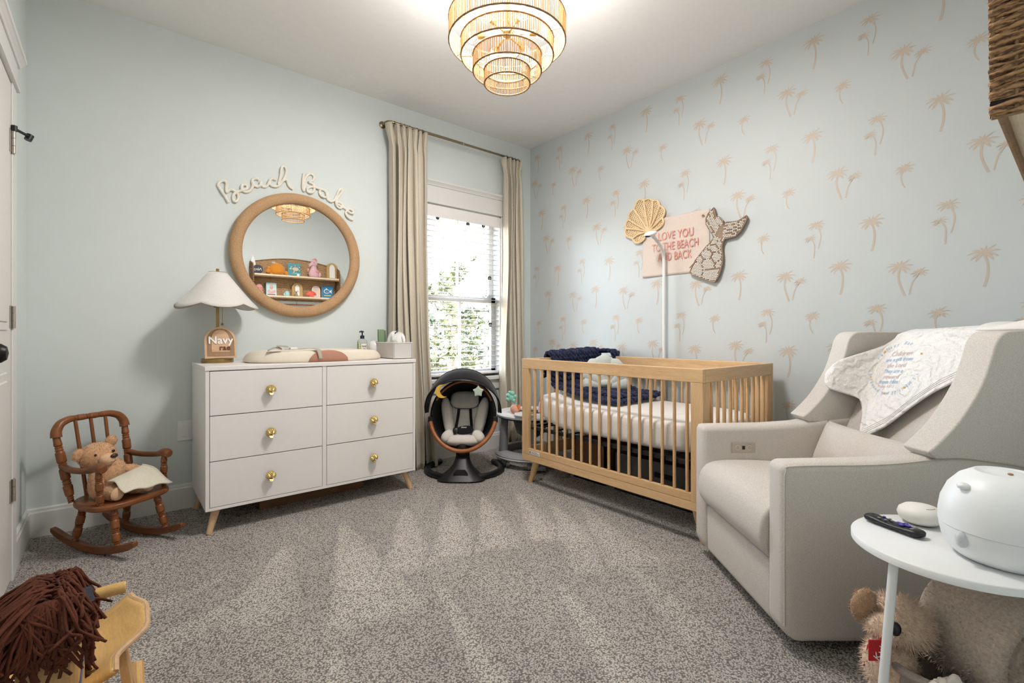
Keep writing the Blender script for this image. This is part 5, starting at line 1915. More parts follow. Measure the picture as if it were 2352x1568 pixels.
def quilt_low(x):
    # lower hem: diagonal to the hanging corner, then up to the near wing
    P = [(-0.335, 0.84), (-0.295, 0.825), (-0.255, 0.765), (-0.17, 0.69), (-0.090, 0.580), (-0.02, 0.64), (0.05, 0.725), (0.12, 0.80), (0.20, 0.862), (0.275, 0.895)]
    if x <= P[0][0]:
        return P[0][1]
    for (a, z0), (b, z1) in zip(P, P[1:]):
        if x <= b:
            return z0 + (z1 - z0) * (x - a) / (b - a)
    return P[-1][1]
def quilt_pt(x, z, off=0.0):
    """point on the quilt's face"""
    wing = 1 - smoothstep(-0.275, -0.205, x)
    yb = back_y(min(z, 0.99))
    # the far side rides up on the far wing's front edge
    wy = 0.140 + 0.065 * (z - 0.735) / 0.105 if z < 0.84 else 0.205 + 0.05 * (z - 0.84) / 0.145
    y = yb * (1 - wing) + (min(yb, wy) + 0.006) * wing
    y -= 0.028 + off + 0.006 * math.sin(14 * x + 9 * z) * (1 - smoothstep(0.9, 1.0, z)) + 0.022 * math.exp(-((x + 0.09) / 0.09) ** 2) * smoothstep(0.8, 0.58, z)
    return Vector((x, y, z))
QO = Vector((0, 0.40, 0.80))
def quilt_sheet(shrink, off):
    mb = MB()
    def fn(u, v):
        x = -0.298 + 0.573 * u
        zl = quilt_low(x) + shrink
        top = min(1.012 + 0.006 * math.sin(8 * x), max(zl + 0.012, 0.842 + (x + 0.298) / 0.125 * 0.17))
        if v <= 0.72:
            z = zl + (top - zl) * (v / 0.72)
            return quilt_pt(x, z, off) - QO
        t = (v - 0.72) / 0.28
        if top < 1.0:
            return quilt_pt(x, top - 0.004 * t, off - 0.006 * t) - QO
        a = t * PI
        yb = quilt_pt(x, top, off).y
        if t < 0.55:
            b = t / 0.55
            return Vector((x, yb + b * 0.155, top + 0.020 * math.sin(b * PI))) - QO
        b = (t - 0.55) / 0.45
        return Vector((x, yb + 0.155 + 0.022 * b, top - 0.19 * b)) - QO
    mb.grid(54, 44, fn)
    return mb
quilt_sheet(0.0, 0.010).build('top_layer', M['quilt'], ql, smooth=True, angle=180, solid=0.007)
quilt_sheet(0.012, 0.001).build('under_layer', M['quilt'], ql, smooth=True, angle=180, solid=0.006)
# hem cords and embroidery following the cloth
mb = MB()
for d in (0.022, 0.032, 0.042):
    mb.tube([quilt_pt(-0.275 + 0.54 * k / 70, quilt_low(-0.275 + 0.54 * k / 70) + d, 0.0145) - QO for k in range(71)], 0.0016, 5)
mb.build('hem_stitching', M['quilt'], ql, smooth=True)
M['blueink'] = plain('pale_blue_thread', (156, 184, 212), 0.9)
M['pinkink'] = plain('pale_rose_thread', (214, 188, 182), 0.9)
M['goldink'] = plain('gold_thread', (222, 176, 108), 0.8)
TC = (-0.100, 0.868)
def stitch(s, size, mat, cx, cz, rot=0.12, shear=0.25):
    me = text_mesh(s, size, 0.0, shear=shear)
    for vtx in me.vertices:
        x = vtx.co.x * math.cos(rot) - vtx.co.y * math.sin(rot)
        y = vtx.co.x * math.sin(rot) + vtx.co.y * math.cos(rot)
        vtx.co = quilt_pt(TC[0] + cx + x, TC[1] + cz + y * 0.9, 0.0155) - QO
    me.materials.clear(); me.materials.append(mat)
    place('embroidery', me, ql)
for s, sz, m, cx, cz in (('Children', .030, 'pinkink', 0, .060), ('are a gift from', .024, 'blueink', 0, .036), ('the Lord', .028, 'pinkink', 0, .012), ('They are a', .024, 'blueink', -.004, -.012), ('reward', .028, 'pinkink', -.002, -.035), ('from Him', .026, 'blueink', -.004, -.056), ('Psalm 127:3', .018, 'pinkink', -.008, -.075)):
    stitch(s, sz, M[m], cx, cz)
def ring_word(s, size, a0, step):
    for i, chh in enumerate(s):
        if chh == ' ':
            continue
        a = math.radians(a0 - step * i)
        stitch(chh, size, M['blueink'], 0.122 * math.cos(a), 0.103 * math.sin(a), a - PI / 2, 0.0)
ring_word('Navy Rae', 0.022, 133, 7.5)
ring_word('6 pounds', 0.020, 266, 7.5)
ring_word('19 Inches', 0.022, 200, 7.0)
ring_word('11:22 pm', 0.020, 314, 5.6)
ring_word('1.2.2024', 0.018, 352, 4.6)
for a in (38, 141, 206, 271, 318):
    r = math.radians(a)
    c = quilt_pt(TC[0] + 0.122 * math.cos(r), TC[1] + 0.103 * math.sin(r), 0.015) - QO
    MB().ball(c, (0.006, 0.002, 0.005), 8, 5).build('gold_stitch', M['goldink'], ql, smooth=True)
o = thing('muslin_cloth', 'bunched white muslin cloth on top of the near glider wing', 'cloth', gl.location + Matrix.Rotation(GR, 3, 'Z') @ Vector((0.285, 0.46, 1.018)), GR)
mb = MB()
def mus(u, v):
    a = PI * v
    r = 0.030 + 0.006 * math.sin(9 * u + 3 * v)
    return (-0.10 + 0.22 * u, 0.085 * math.cos(a) * (1 + 0.15 * math.sin(5 * u)), r * math.sin(a) * (0.8 + 0.5 * u) + 0.003)
mb.grid(24, 14, mus)
mb.build('fold', M['sheet'], o, smooth=True, angle=180, solid=0.004)

# ------------------------------------------------------------------ side table and what stands on it
st = thing('side_table', 'round white side table with thin metal legs before the glider', 'side table', cw(1.06, 1.15))
TZ = 0.500
SR = st.location
mb = MB()
mb.lathe([(0.196, TZ - 0.020), (0.200, TZ - 0.018), (0.200, TZ - 0.003), (0.197, TZ)], 72)
mb.build('table_top', M['whitemetal'], st, smooth=True, angle=50)
ZDIR = math.radians(-39.67)
for a in (193, 315, 50):
    r = math.radians(a)
    d = Vector((math.cos(r), math.sin(r), 0))
    # lat/depth -> world
    wdir = Vector((d.x * 0.7697 + d.y * 0.6384, -d.x * 0.6384 + d.y * 0.7697, 0))
    mb = MB()
    mb.cyl(wdir * 0.178 + Vector((0, 0, TZ - 0.020)), wdir * 0.232, 0.0095, n=12)
    mb.build('leg', M['whitemetal'], st, smooth=True)
    MB().cyl(wdir * 0.10 + Vector((0, 0, TZ - 0.022)), wdir * 0.10 + Vector((0, 0, TZ - 0.0205)), 0.008, n=12).build('screw', M['nickel'], st)

rm = thing('remote_control', 'black remote control with purple direction pad on the side table', 'remote', ((-1.413 - 1.465) / 2, (-2.959 - 3.089) / 2, TZ + 0.001), math.atan2(-3.089 + 2.959, -1.465 + 1.413))
mb = MB()
def rem(u, v):
    a = 2 * PI * v
    x = -0.072 + 0.144 * u
    e = math.sqrt(max(0.0, 1 - abs(2 * u - 1) ** 8))
    w = 0.0205 * e
    c, s = math.cos(a), math.sin(a)
    k = (abs(c) ** 3 + abs(s) ** 3) ** (-1 / 3)
    hh = (0.0085 + 0.002 * math.cos(2 * PI * u)) * e
    return (x, w * k * c, 0.0105 + hh * k * s - 0.002 * (1 - math.cos(2 * PI * u)) * 0.3)
mb.grid(28, 20, rem, cv=True)
mb.build('body', M['black'], rm, smooth=True, angle=180)
pp = plain('purple_rubber', (74, 66, 168), 0.5)
mb = MB()
mb.box((0.008, -0.0045, 0.0185), (0.040, 0.0045, 0.0222)).box((0.0195, -0.0125, 0.0185), (0.0285, 0.0125, 0.0222))
mb.build('direction_pad', pp, rm, bevel=0.0015)
gk = plain('grey_key', (120, 120, 124), 0.5)
for x, y, m in ((-0.052, 0, M['black']), (-0.03, -0.010, gk), (-0.03, 0.010, pp), (-0.014, -0.008, gk), (-0.014, 0.008, gk), (0.048, -0.009, gk), (0.048, 0.009, gk), (0.048, 0, gk), (-0.004, 0, gk)):
    MB().ball((x, y, 0.019), (0.0042, 0.0032, 0.0022), 10, 6).build('key', m, rm, smooth=True)

ov = thing('sound_machine', 'small white pebble shaped speaker behind the remote on the table', 'speaker', cw(1.098, 1.285, TZ))
ov.location.z = TZ + 0.0005
mb = MB()
mb.lathe([(0.020, 0.0), (0.034, 0.003), (0.047, 0.013), (0.0505, 0.024), (0.047, 0.036), (0.036, 0.045), (0.018, 0.050), (0.001, 0.0508)], 40)
mb.build('body', plain('ivory_plastic', (232, 229, 221), 0.45, var=0.01), ov, smooth=True, angle=180)
mb = MB()
for k in range(7):
    a = math.radians(215 + k * 7)
    mb.box((0.031 * math.cos(a) - 0.001, 0.031 * math.sin(a) - 0.001, 0.0462), (0.031 * math.cos(a) + 0.001, 0.031 * math.sin(a) + 0.001, 0.0482))
mb.build('mark_dots', plain('grey_mark', (190, 186, 178), 0.6), ov)

hm = thing('humidifier', 'large round white humidifier at the right of the side table', 'humidifier', cw(1.112, 1.075, TZ))
hm.location.z = TZ + 0.0005
hw = plain('matte_white', (232, 234, 234), 0.42, var=0.008)
MB().lathe([(0.070, 0.0), (0.086, 0.004), (0.100, 0.016), (0.110, 0.036), (0.1145, 0.058), (0.1155, 0.070)], 56).build('tank_base', hw, hm, smooth=True, angle=60)
MB().lathe([(0.1165, 0.071), (0.1165, 0.094), (0.112, 0.125), (0.100, 0.156), (0.080, 0.181), (0.056, 0.196), (0.050, 0.1965), (0.048, 0.1945), (0.030, 0.197), (0.001, 0.198)], 56).build('cover', hw, hm, smooth=True, angle=60)
MB().lathe([(0.1150, 0.0695), (0.1150, 0.0715)], 56, caps=False).build('joint_line', plain('soft_grey', (196, 198, 198), 0.5), hm, smooth=True)
lft = Vector((-0.7697, 0.6384, 0))
frt = Vector((-0.6384, -0.7697, 0))
k_ = (lft * 1.0 + frt * 0.12).normalized()
MB().ball(k_ * 0.114 + Vector((0, 0, 0.052)), (0.012, 0.012, 0.019), 16, 10).build('dial', plain('clear_plastic', (232, 235, 236), 0.08, Transmission_Weight=0.3), hm, smooth=True)
MB().ball(lft * 0.097 + Vector((0, 0, 0.166)), (0.012, 0.012, 0.008), 12, 8).build('nub', hw, hm, smooth=True)
MB().ball(lft * 0.012 + frt * 0.02 + Vector((0, 0, 0.1985)), (0.008, 0.005, 0.002), 12, 6).build('mist_nozzle', plain('copper_tip', (150, 104, 70), 0.5), hm, smooth=True)

# ------------------------------------------------------------------ fuzzy things
def fuzz(mb, c, r, n, L, rn, M3=None, w=0.0012, droop=0.25):
    c = Vector(c)
    rx, ry, rz = r if isinstance(r, (list, tuple)) else (r, r, r)
    for _ in range(n):
        d = Vector((rn.gauss(0, 1), rn.gauss(0, 1), rn.gauss(0, 1))).normalized()
        p = Vector((d.x * rx, d.y * ry, d.z * rz))
        nn = Vector((d.x / rx, d.y / ry, d.z / rz)).normalized()
        if M3 is not None:
            p = M3 @ p; nn = M3 @ nn
        t = (nn + Vector((rn.gauss(0, .45), rn.gauss(0, .45), rn.gauss(0, .45) - droop))).normalized() * L * rn.uniform(.6, 1.2)
        s = nn.cross(Vector((rn.random() - .5, rn.random() - .5, rn.random() - .5))).normalized() * w
        b = c + p - nn * 0.002
        mb.add([b - s, b + s, b + t], [(0, 1, 2)])

bs = thing('knit_basket', 'low grey knitted basket on the carpet under the side table', 'basket', cw(1.21, 1.20), ZDIR)
M['knit'] = fabric('grey_beige_knit', (164, 152, 144), (186, 176, 168), 300, bump=0.5)
mb = MB()
NB = 96
def bask(u, v):
    a = 2 * PI * u
    k = round(u * NB)
    z = 0.004 + 0.176 * v
    r = 1.0 + 0.05 * math.sin(PI * min(1, v * 1.1)) + 0.010 * math.cos(k * PI) + 0.006 * math.sin(v * 60 + (k % 2) * PI)
    return (0.245 * r * math.cos(a), 0.150 * r * math.sin(a), z)
mb.grid(NB, 22, bask, cu=True)
mb.build('wall', M['knit'], bs, smooth=True, angle=180, solid=0.008)
mb = MB()
mb.lathe([(0.24, 0.0), (0.24, 0.008)], 40, amp=lambda a, z: 1.0)
bb = mb.build('bottom', M['knit'], bs)
bb.scale = (1, 0.61, 1)
MB().tube([(0.255 * math.cos(2 * PI * k / 60), 0.156 * math.sin(2 * PI * k / 60), 0.182) for k in range(60)], 0.010, 8, closed=True).build('rolled_rim', M['knit'], bs, smooth=True)

br = thing('rolled_blanket', 'rolled fluffy taupe blanket standing up out of the basket', 'blanket', cw(1.245, 1.185, 0.09), ZDIR)
M['sherpa'] = plush('taupe_fleece', (204, 188, 172), 220, 0.22, 0.7)
mb = MB()
TURN = 3.1
NS = 150
def spir(t):
    a = 2 * PI * TURN * t + 4.1
    r = 0.022 + 0.128 * t
    return a, r
def roll(u, v):
    # u along the spiral, v round the strip's thick section
    a, r = spir(u)
    hL, hT = 0.112, 0.0185
    w = 2 * PI * v
    n = 5
    c, s = math.cos(w), math.sin(w)
    k = (abs(c) ** n + abs(s) ** n) ** (-1 / n)
    rr = r + hT * k * s + 0.002 * math.sin(31 * u)
    yy = hL * k * c * (1 - 0.06 * math.sin(7 * u))
    return (rr * math.cos(a), yy, 0.155 + rr * math.sin(a))
mb.grid(NS, 16, roll, cv=True)
rb = mb.build('roll', M['sherpa'], br, smooth=True, angle=180)
rn = random.Random(3)
mb = MB()
for _ in range(9000):
    u = rn.random() ** 0.6
    a, r = spir(u)
    if u > 1 - 1 / TURN and rn.random() < 0.6:
        base = Vector(((r + 0.0185) * math.cos(a), rn.uniform(-.11, .11), 0.155 + (r + 0.0185) * math.sin(a)))
        nn = Vector((math.cos(a), 0, math.sin(a)))
    else:
        q = rn.uniform(-.017, .017)
        base = Vector(((r + q) * math.cos(a), -0.112 * (1 - 0.06 * math.sin(7 * u)), 0.155 + (r + q) * math.sin(a)))
        nn = Vector((0, -1, 0))
    t = (nn + Vector((rn.gauss(0, .4), rn.gauss(0, .3), rn.gauss(0, .4)))).normalized() * rn.uniform(.006, .012)
    s = nn.cross(Vector((rn.random() - .5, rn.random() - .5, rn.random() - .5))).normalized() * 0.0012
    mb.add([base - s - nn * .002, base + s - nn * .002, base + t], [(0, 1, 2)])
mb.build('pile', M['sherpa'], br)['kind'] = 'stuff'

dg = thing('plush_dog', 'shaggy tan plush dog with red collar beside the rolled blanket', 'plush toy', cw(0.985, 1.235, 0.10), ZDIR)
M['dogfur'] = plush('tan_fur', (222, 196, 172), 180, 0.2, 0.6)
M['dogear'] = plush('ear_fur', (178, 144, 112), 180, 0.2, 0.6)
rn = random.Random(9)
mb = MB(); mb.ball((0.015, 0, 0.165), (0.068, 0.062, 0.060), 18, 12)
hd_ = mb.build('head', M['dogfur'], dg, smooth=True)
f = MB(); fuzz(f, (0.015, 0, 0.165), (0.066, 0.060, 0.058), 2600, 0.026, rn)
f.build('head_fur', M['dogfur'], hd_)['kind'] = 'stuff'
mb = MB(); mb.ball((-0.045, -0.026, 0.168), (0.040, 0.036, 0.033), 14, 10)
mz = mb.build('muzzle', M['dogfur'], dg, smooth=True)
f = MB(); fuzz(f, (-0.045, -0.026, 0.168), (0.038, 0.034, 0.031), 900, 0.018, rn)
f.build('muzzle_fur', M['dogfur'], mz)['kind'] = 'stuff'
MB().ball((-0.046, -0.064, 0.186), (0.013, 0.011, 0.017), 12, 8).build('nose', plain('black_nose', (20, 20, 24), 0.3), dg, smooth=True)
R3 = Matrix.Rotation(0.35, 3, 'Y')
mb = MB(); mb.ball((-0.074, 0.005, 0.208), (0.031, 0.016, 0.042), 14, 10, R3)
er = mb.build('ear', M['dogear'], dg, smooth=True)
f = MB(); fuzz(f, (-0.074, 0.005, 0.208), (0.030, 0.016, 0.041), 800, 0.010, rn, R3)
f.build('ear_fur', M['dogear'], er)['kind'] = 'stuff'
mb = MB(); mb.ball((-0.01, 0.0, 0.055), (0.060, 0.055, 0.075), 16, 10)
bd = mb.build('body', M['dogfur'], dg, smooth=True)
f = MB(); fuzz(f, (-0.01, 0, 0.055), (0.060, 0.055, 0.075), 1500, 0.016, rn)
f.build('body_fur', M['dogfur'], bd)['kind'] = 'stuff'
redm = plain('red_band', (188, 28, 36), 0.7)
mb = MB()
mb.grid(14, 2, lambda u, v: (-0.070 + 0.010 * v + 0.018 * math.sin(PI * u), -0.050 + 0.075 * u - 0.062 * (u - .5) ** 2, 0.085 + 0.055 * v - 0.040 * (u)))
cl_ = mb.build('collar', redm, dg, smooth=True, solid=0.003)
MB().box((-0.112, -0.066, 0.108), (-0.058, -0.062, 0.160)).build('name_band', redm, dg, bevel=0.006)
mt_ = Matrix.Translation((-0.083, -0.0675, 0.135)) @ Matrix.Rotation(math.radians(-58), 4, 'Y') @ TX
text_obj('lettering', 'Kylie', 0.026, M['paint'], mt_, dg, 0.0004, shear=0.15)

wp = thing('plush_lamb', 'curly white plush toy tucked in front of the rolled blanket', 'plush toy', cw(1.005, 1.085, 0.12), ZDIR)
M['wool'] = plush('white_wool', (226, 216, 204), 120, 0.14, 1.0)
mb = MB()
rn = random.Random(4)
mb.ball((0, 0, 0.045), (0.050, 0.040, 0.048), 18, 12)
mb.build('body', M['wool'], wp, smooth=True)
mb = MB()
for _ in range(240):
    d = Vector((rn.gauss(0, 1), rn.gauss(0, 1), rn.gauss(0, 1))).normalized()
    mb.ball((0.050 * d.x, 0.040 * d.y, 0.045 + 0.048 * d.z), rn.uniform(.006, .010), 6, 4)
mb.build('curls', M['wool'], wp, smooth=True, angle=180)['kind'] = 'stuff'
mb = MB(); mb.ball((-0.005, -0.005, 0.098), (0.016, 0.010, 0.022), 10, 8); mb.build('ear', M['wool'], wp, smooth=True)
mb = MB(); mb.ball((0.055, -0.02, 0.012), (0.024, 0.022, 0.024), 12, 8); mb.build('paw', M['wool'], wp, smooth=True)
# ------------------------------------------------------------------ child's rocking chair
M['maple'] = wood('dark_maple_z', (122, 70, 34), (150, 92, 48), 'z', 0.35)
M['maplex'] = wood('dark_maple_x', (122, 70, 34), (150, 92, 48), 'x', 0.35)
M['mapley'] = wood('dark_maple_y', (112, 64, 32), (140, 86, 44), 'y', 0.35)
RZC = math.radians(34)
rc = thing('rocking_chair', "child's dark wooden rocking chair with turned spindles by the wall", 'rocking chair', (-2.985, -0.360, 0), RZC)
def turned(p0, p1, r, beads=4, n=12, taper=(0.75, 0.75)):
    p0 = Vector(p0); p1 = Vector(p1)
    N = 20 * beads
    pts, rs = [], []
    for k in range(N + 1):
        t = k / N
        pts.append(p0.lerp(p1, t))
        e = taper[0] + (1 - taper[0]) * smoothstep(0, 0.25, t)
        e *= taper[1] + (1 - taper[1]) * smoothstep(1, 0.75, t)
        ph = (t * beads) % 1.0
        gr = 1.0
        for c in (0.08, 0.22, 0.36):
            gr -= 0.30 * math.exp(-((ph - c) / 0.045) ** 2)
        rs.append(r * e * gr)
    return MB().tube(pts, rs, n)
for s in (-1, 1):
    pts = []
    for k in range(17):
        y = -0.262 + 0.535 * k / 16
        z = 0.018 + (y - 0.0) ** 2 / 2 / 0.62
        pts.append((s * (0.112 + 0.0 * k), y, z))
    mb = MB()
    for i in range(16):
        pass
    P = [Vector(p) for p in pts]
    vs, fs = [], []
    for i, p in enumerate(P):
        h = 0.0165 if 0 < i < 16 else 0.010
        vs += [p + Vector((-0.012, 0, -h)), p + Vector((0.012, 0, -h)), p + Vector((0.012, 0, h)), p + Vector((-0.012, 0, h))]
        if i:
            a = 4 * (i - 1); b = 4 * i
            fs += [(a, a + 1, b + 1, b), (a + 1, a + 2, b + 2, b + 1), (a + 2, a + 3, b + 3, b + 2), (a + 3, a, b, b + 3)]
    fs += [(3, 2, 1, 0), (64, 65, 66, 67)]
    mb.add(vs, fs)
    mb.build('rocker', M['mapley'], rc, smooth=True, bevel=0.003)
    turned((s * 0.112, -0.150, 0.045), (s * 0.098, -0.105, 0.215), 0.0175, 3).build('leg', M['maple'], rc, smooth=True, angle=60)
    turned((s * 0.112, 0.120, 0.040), (s * 0.098, 0.085, 0.215), 0.0175, 3).build('leg', M['maple'], rc, smooth=True, angle=60)
    turned((s * 0.132, 0.112, 0.228), (s * 0.150, 0.185, 0.535), 0.0185, 4).build('back_post', M['maple'], rc, smooth=True, angle=60)
    turned((s * 0.145, -0.095, 0.228), (s * 0.150, -0.090, 0.392), 0.0155, 3).build('arm_support', M['maple'], rc, smooth=True, angle=60)
    mb = MB()
    ap = spline([(s * 0.143, 0.155, 0.398), (s * 0.155, 0.08, 0.388), (s * 0.160, -0.02, 0.392), (s * 0.152, -0.085, 0.408), (s * 0.152, -0.125, 0.402)], 5)
    mb.tube(ap, [0.014 + 0.008 * smoothstep(0.5, 0.9, k / 20) - 0.006 * smoothstep(0.93, 1, k / 20) for k in range(21)], 12, flat=1.0, up=(0, 0, 1))
    mb.build('arm', M['mapley'], rc, smooth=True)
mb = MB()
def seat_out(a):
    c, s = math.cos(a), math.sin(a)
    n = 3.0
    k = (abs(c) ** n + abs(s) ** n) ** (-1 / n)
    w = 0.168 - 0.022 * (s * k)
    return (w * k * c, 0.150 * k * s)
mb.prism([(seat_out(2 * PI * k / 44)) for k in range(44)], 0.212, 0.238, lambda u, v, w: (u, v - 0.005, w))
mb.build('seat', M['maplex'], rc, smooth=True, bevel=0.008, seg=3)
# bowed crest: two curved shoulders and a turned middle
for s in (-1, 1):
    pts = spline([(s * 0.150, 0.183, 0.528), (s * 0.147, 0.188, 0.556), (s * 0.128, 0.194, 0.586), (s * 0.098, 0.198, 0.600), (s * 0.075, 0.199, 0.604)], 6)
    mb = MB()
    mb.tube(pts, [0.022 - 0.007 * k / 24 for k in range(25)], 12)
    mb.build('crest_shoulder', M['maplex'], rc, smooth=True)
turned((-0.078, 0.199, 0.604), (0.078, 0.199, 0.604), 0.0150, 3, taper=(1, 1)).build('crest_rail', M['maplex'], rc, smooth=True, angle=60)
for x in (-0.066, 0.0, 0.066):
    MB().tube([(x * 0.9, 0.128, 0.235), (x, 0.198, 0.600)], [0.0085, 0.0075], 10).build('spindle', M['maple'], rc, smooth=True)

# teddy bear in the rocking chair
tdp = Vector((-2.985, -0.360, 0.238)) + Matrix.Rotation(RZC, 3, 'Z') @ Vector((-0.030, 0.010, 0))
td = thing('teddy_bear', 'honey brown teddy bear sitting in the wooden rocking chair', 'teddy bear', tdp, RZC)
M['bear'] = plush('honey_fur', (212, 168, 128), 150, 0.2, 1.0)
M['bearlt'] = plush('pale_snout', (222, 184, 148), 220, 0.12, 0.5)
M['nose'] = plain('brown_nose', (66, 38, 26), 0.4)
rn = random.Random(21)
def fur(name, c, r, parent, n, L=0.008, M3=None, mat='bear', w=0.0013):
    mb = MB(); mb.ball(c, r, 18, 12, M3)
    o = mb.build(name, M[mat], parent, smooth=True, angle=180)
    f = MB(); fuzz(f, c, r, n, L, rn, M3, w)
    f.build('curly_pile', M[mat], o)['kind'] = 'stuff'
    return o
tilt = Matrix.Rotation(math.radians(14), 3, 'X')
fur('torso', (0.005, 0.030, 0.090), (0.075, 0.064, 0.092), td, 2600, M3=tilt)
hdm = Matrix.Rotation(math.radians(22), 3, 'Z')
fur('head', (-0.028, 0.048, 0.192), (0.076, 0.068, 0.064), td, 2800, M3=hdm)
sn = Vector((-0.030, -0.020, 0.182))
mb = MB(); mb.ball(sn, (0.037, 0.030, 0.028), 16, 10, hdm)
mb.build('snout', M['bearlt'], td, smooth=True, angle=180)
MB().ball(sn + Vector((0.010, -0.029, 0.016)), (0.0165, 0.009, 0.010), 12, 8).build('nose', M['nose'], td, smooth=True)
MB().tube([sn + Vector((-0.014, -0.024, -0.010)), sn + Vector((0.006, -0.030, -0.012)), sn + Vector((0.024, -0.020, -0.008))], 0.0012, 5).build('mouth', M['nose'], td)
for p in ((-0.070, -0.004, 0.208), (0.000, -0.014, 0.214)):
    MB().ball(p, 0.0065, 10, 7).build('eye', M['black'], td, smooth=True)
fur('ear', (-0.104, 0.052, 0.212), (0.026, 0.014, 0.028), td, 700)
fur('ear', (0.040, 0.062, 0.248), (0.026, 0.014, 0.026), td, 700)
fur('arm', (0.085, -0.012, 0.098), (0.066, 0.030, 0.029), td, 1000, M3=Matrix.Rotation(math.radians(-28), 3, 'Z') @ Matrix.Rotation(math.radians(18), 3, 'Y'))
fur('arm', (-0.070, -0.005, 0.070), (0.027, 0.036, 0.062), td, 1000)
fur('leg', (0.055, -0.070, 0.034), (0.034, 0.072, 0.034), td, 900, M3=Matrix.Rotation(math.radians(20), 3, 'Z'))
fur('leg', (-0.045, -0.065, 0.034), (0.034, 0.072, 0.034), td, 900, M3=Matrix.Rotation(math.radians(-12), 3, 'Z'))
MB().ball((-0.060, -0.128, 0.038), (0.029, 0.012, 0.030), 12, 8).build('foot_pad', M['bearlt'], td, smooth=True)
MB().ball((0.080, -0.132, 0.038), (0.029, 0.012, 0.030), 12, 8).build('foot_pad', M['bearlt'], td, smooth=True)

# cream cloth over the bear's lap
cl = thing('cream_cloth', 'square cream cotton cloth laid over the teddy bear lap', 'cloth', tdp, RZC)
M['cream'] = fabric('cream_cotton', (226, 218, 196), (236, 230, 212), 400, bump=0.25)
def lap(u, v):
    # u left to right, v from the bear's belly to the hanging front edge
    p00, p10, p01, p11 = Vector((-0.060, -0.062, 0.090)), Vector((0.128, -0.035, 0.118)), Vector((-0.055, -0.170, 0.048)), Vector((0.175, -0.165, 0.028))
    p = p00.lerp(p10, u).lerp(p01.lerp(p11, u), v)
    p.z += 0.022 * math.sin(PI * v) * (0.6 + 0.4 * math.sin(PI * u)) + 0.004 * math.sin(13 * u + 5 * v) * v
    p.x += 0.006 * math.sin(6 * v)
    return p
mb = MB().grid(24, 18, lap)
mb.build('cloth', M['cream'], cl, smooth=True, angle=180, solid=0.0025)
mb = MB()
mb.tube([lap(0.95, k / 12) + Vector((0, 0, 0.003)) for k in range(13)], 0.003, 6)
mb.tube([lap(k / 20, 0.985) + Vector((0, 0, 0.002)) for k in range(21)], 0.0026, 6)
mb.build('rolled_hem', M['cream'], cl, smooth=True)

# ------------------------------------------------------------------ rocking horse in the near left corner
hs = thing('rocking_horse', 'plywood rocking horse with brown yarn mane in the near left corner', 'rocking horse', (-3.095, -1.98, 0))
hs.scale = (1, 1, 0.87)
M['birch'] = wood('honey_birch', (206, 160, 92), (226, 184, 116), 'y', 0.4, 0.7)
M['birchz'] = wood('honey_birch_upright', (190, 142, 84), (212, 168, 106), 'z', 0.4, 0.7)
M['edge'] = plain('plywood_edge', (200, 164, 124), 0.6, var=0.12, scale=80)
M['yarn'] = plain('brown_yarn', (88, 40, 18), 0.95, var=0.25, scale=40, bump=0.5, bscale=500)
M['strap'] = fabric('slate_ribbon', (66, 66, 76), (84, 84, 94), 500)
HO = Vector((-3.095, -1.98, 0))
# neck plate: side profile (y, z), 7 cm thick
neck = [(-0.235, 0.30), (-0.17, 0.20), (0.02, 0.20), (0.03, 0.36), (0.005, 0.44), (-0.03, 0.52), (-0.05, 0.565), (-0.11, 0.585), (-0.15, 0.565), (-0.175, 0.52), (-0.195, 0.45)]
MB().prism(neck, -0.040, 0.044, lambda u, v, w: (w, u, v)).build('neck', M['birchz'], hs, bevel=0.012, seg=3)
mb = MB()
mb.box((-0.0425, -0.225, 0.405), (0.0465, 0.0, 0.428))
mb.build('bridle_strap', M['strap'], hs, bevel=0.001)
mb = MB()
mb.bar((0.012, -0.232, 0.30), (0.012, -0.199, 0.415), 0.006, 0.012, up=(0, 1, 0))
mb.build('rein', M['black'], hs)
MB().tube([(-0.13, -0.062, 0.542), (0.112, -0.062, 0.542)], 0.0135, 16).build('handle', M['birch'], hs, smooth=True, bevel=0.002)
mb = MB()
mb.bar((0.046, -0.085, 0.575), (0.052, -0.10, 0.545), 0.02, 0.016)
mb.build('ear', M['strap'], hs)
# saddle seat: dished plywood sheet with a flared rear
def seat_edge(v):
    # half width along the body
    return 0.082 + 0.060 * smoothstep(0.18, 0.55, v) - 0.03 * smoothstep(0.80, 1.0, v)
def seat_pt(u, v, dz=0.0):
    y = -0.015 + 0.215 * v
    hw = seat_edge(v)
    x = (u * 2 - 1) * hw + 0.012
    z = 0.292 + 0.060 * abs(u * 2 - 1) ** 1.8 * (0.35 + 0.65 * v) + 0.040 * v * v + dz
    return Vector((x, y, z))
mb = MB()
mb.grid(24, 20, lambda u, v: seat_pt(u, v))
mb.build('seat', M['birch'], hs, smooth=True, angle=60, solid=0.014)
mb = MB()
for s in (0.0, 1.0):
    mb.tube([seat_pt(s, k / 20) for k in range(21)], 0.0075, 8)
mb.tube([seat_pt(k / 20, 1.0) for k in range(21)], 0.0075, 8)
mb.build('seat_edge', M['edge'], hs, smooth=True)
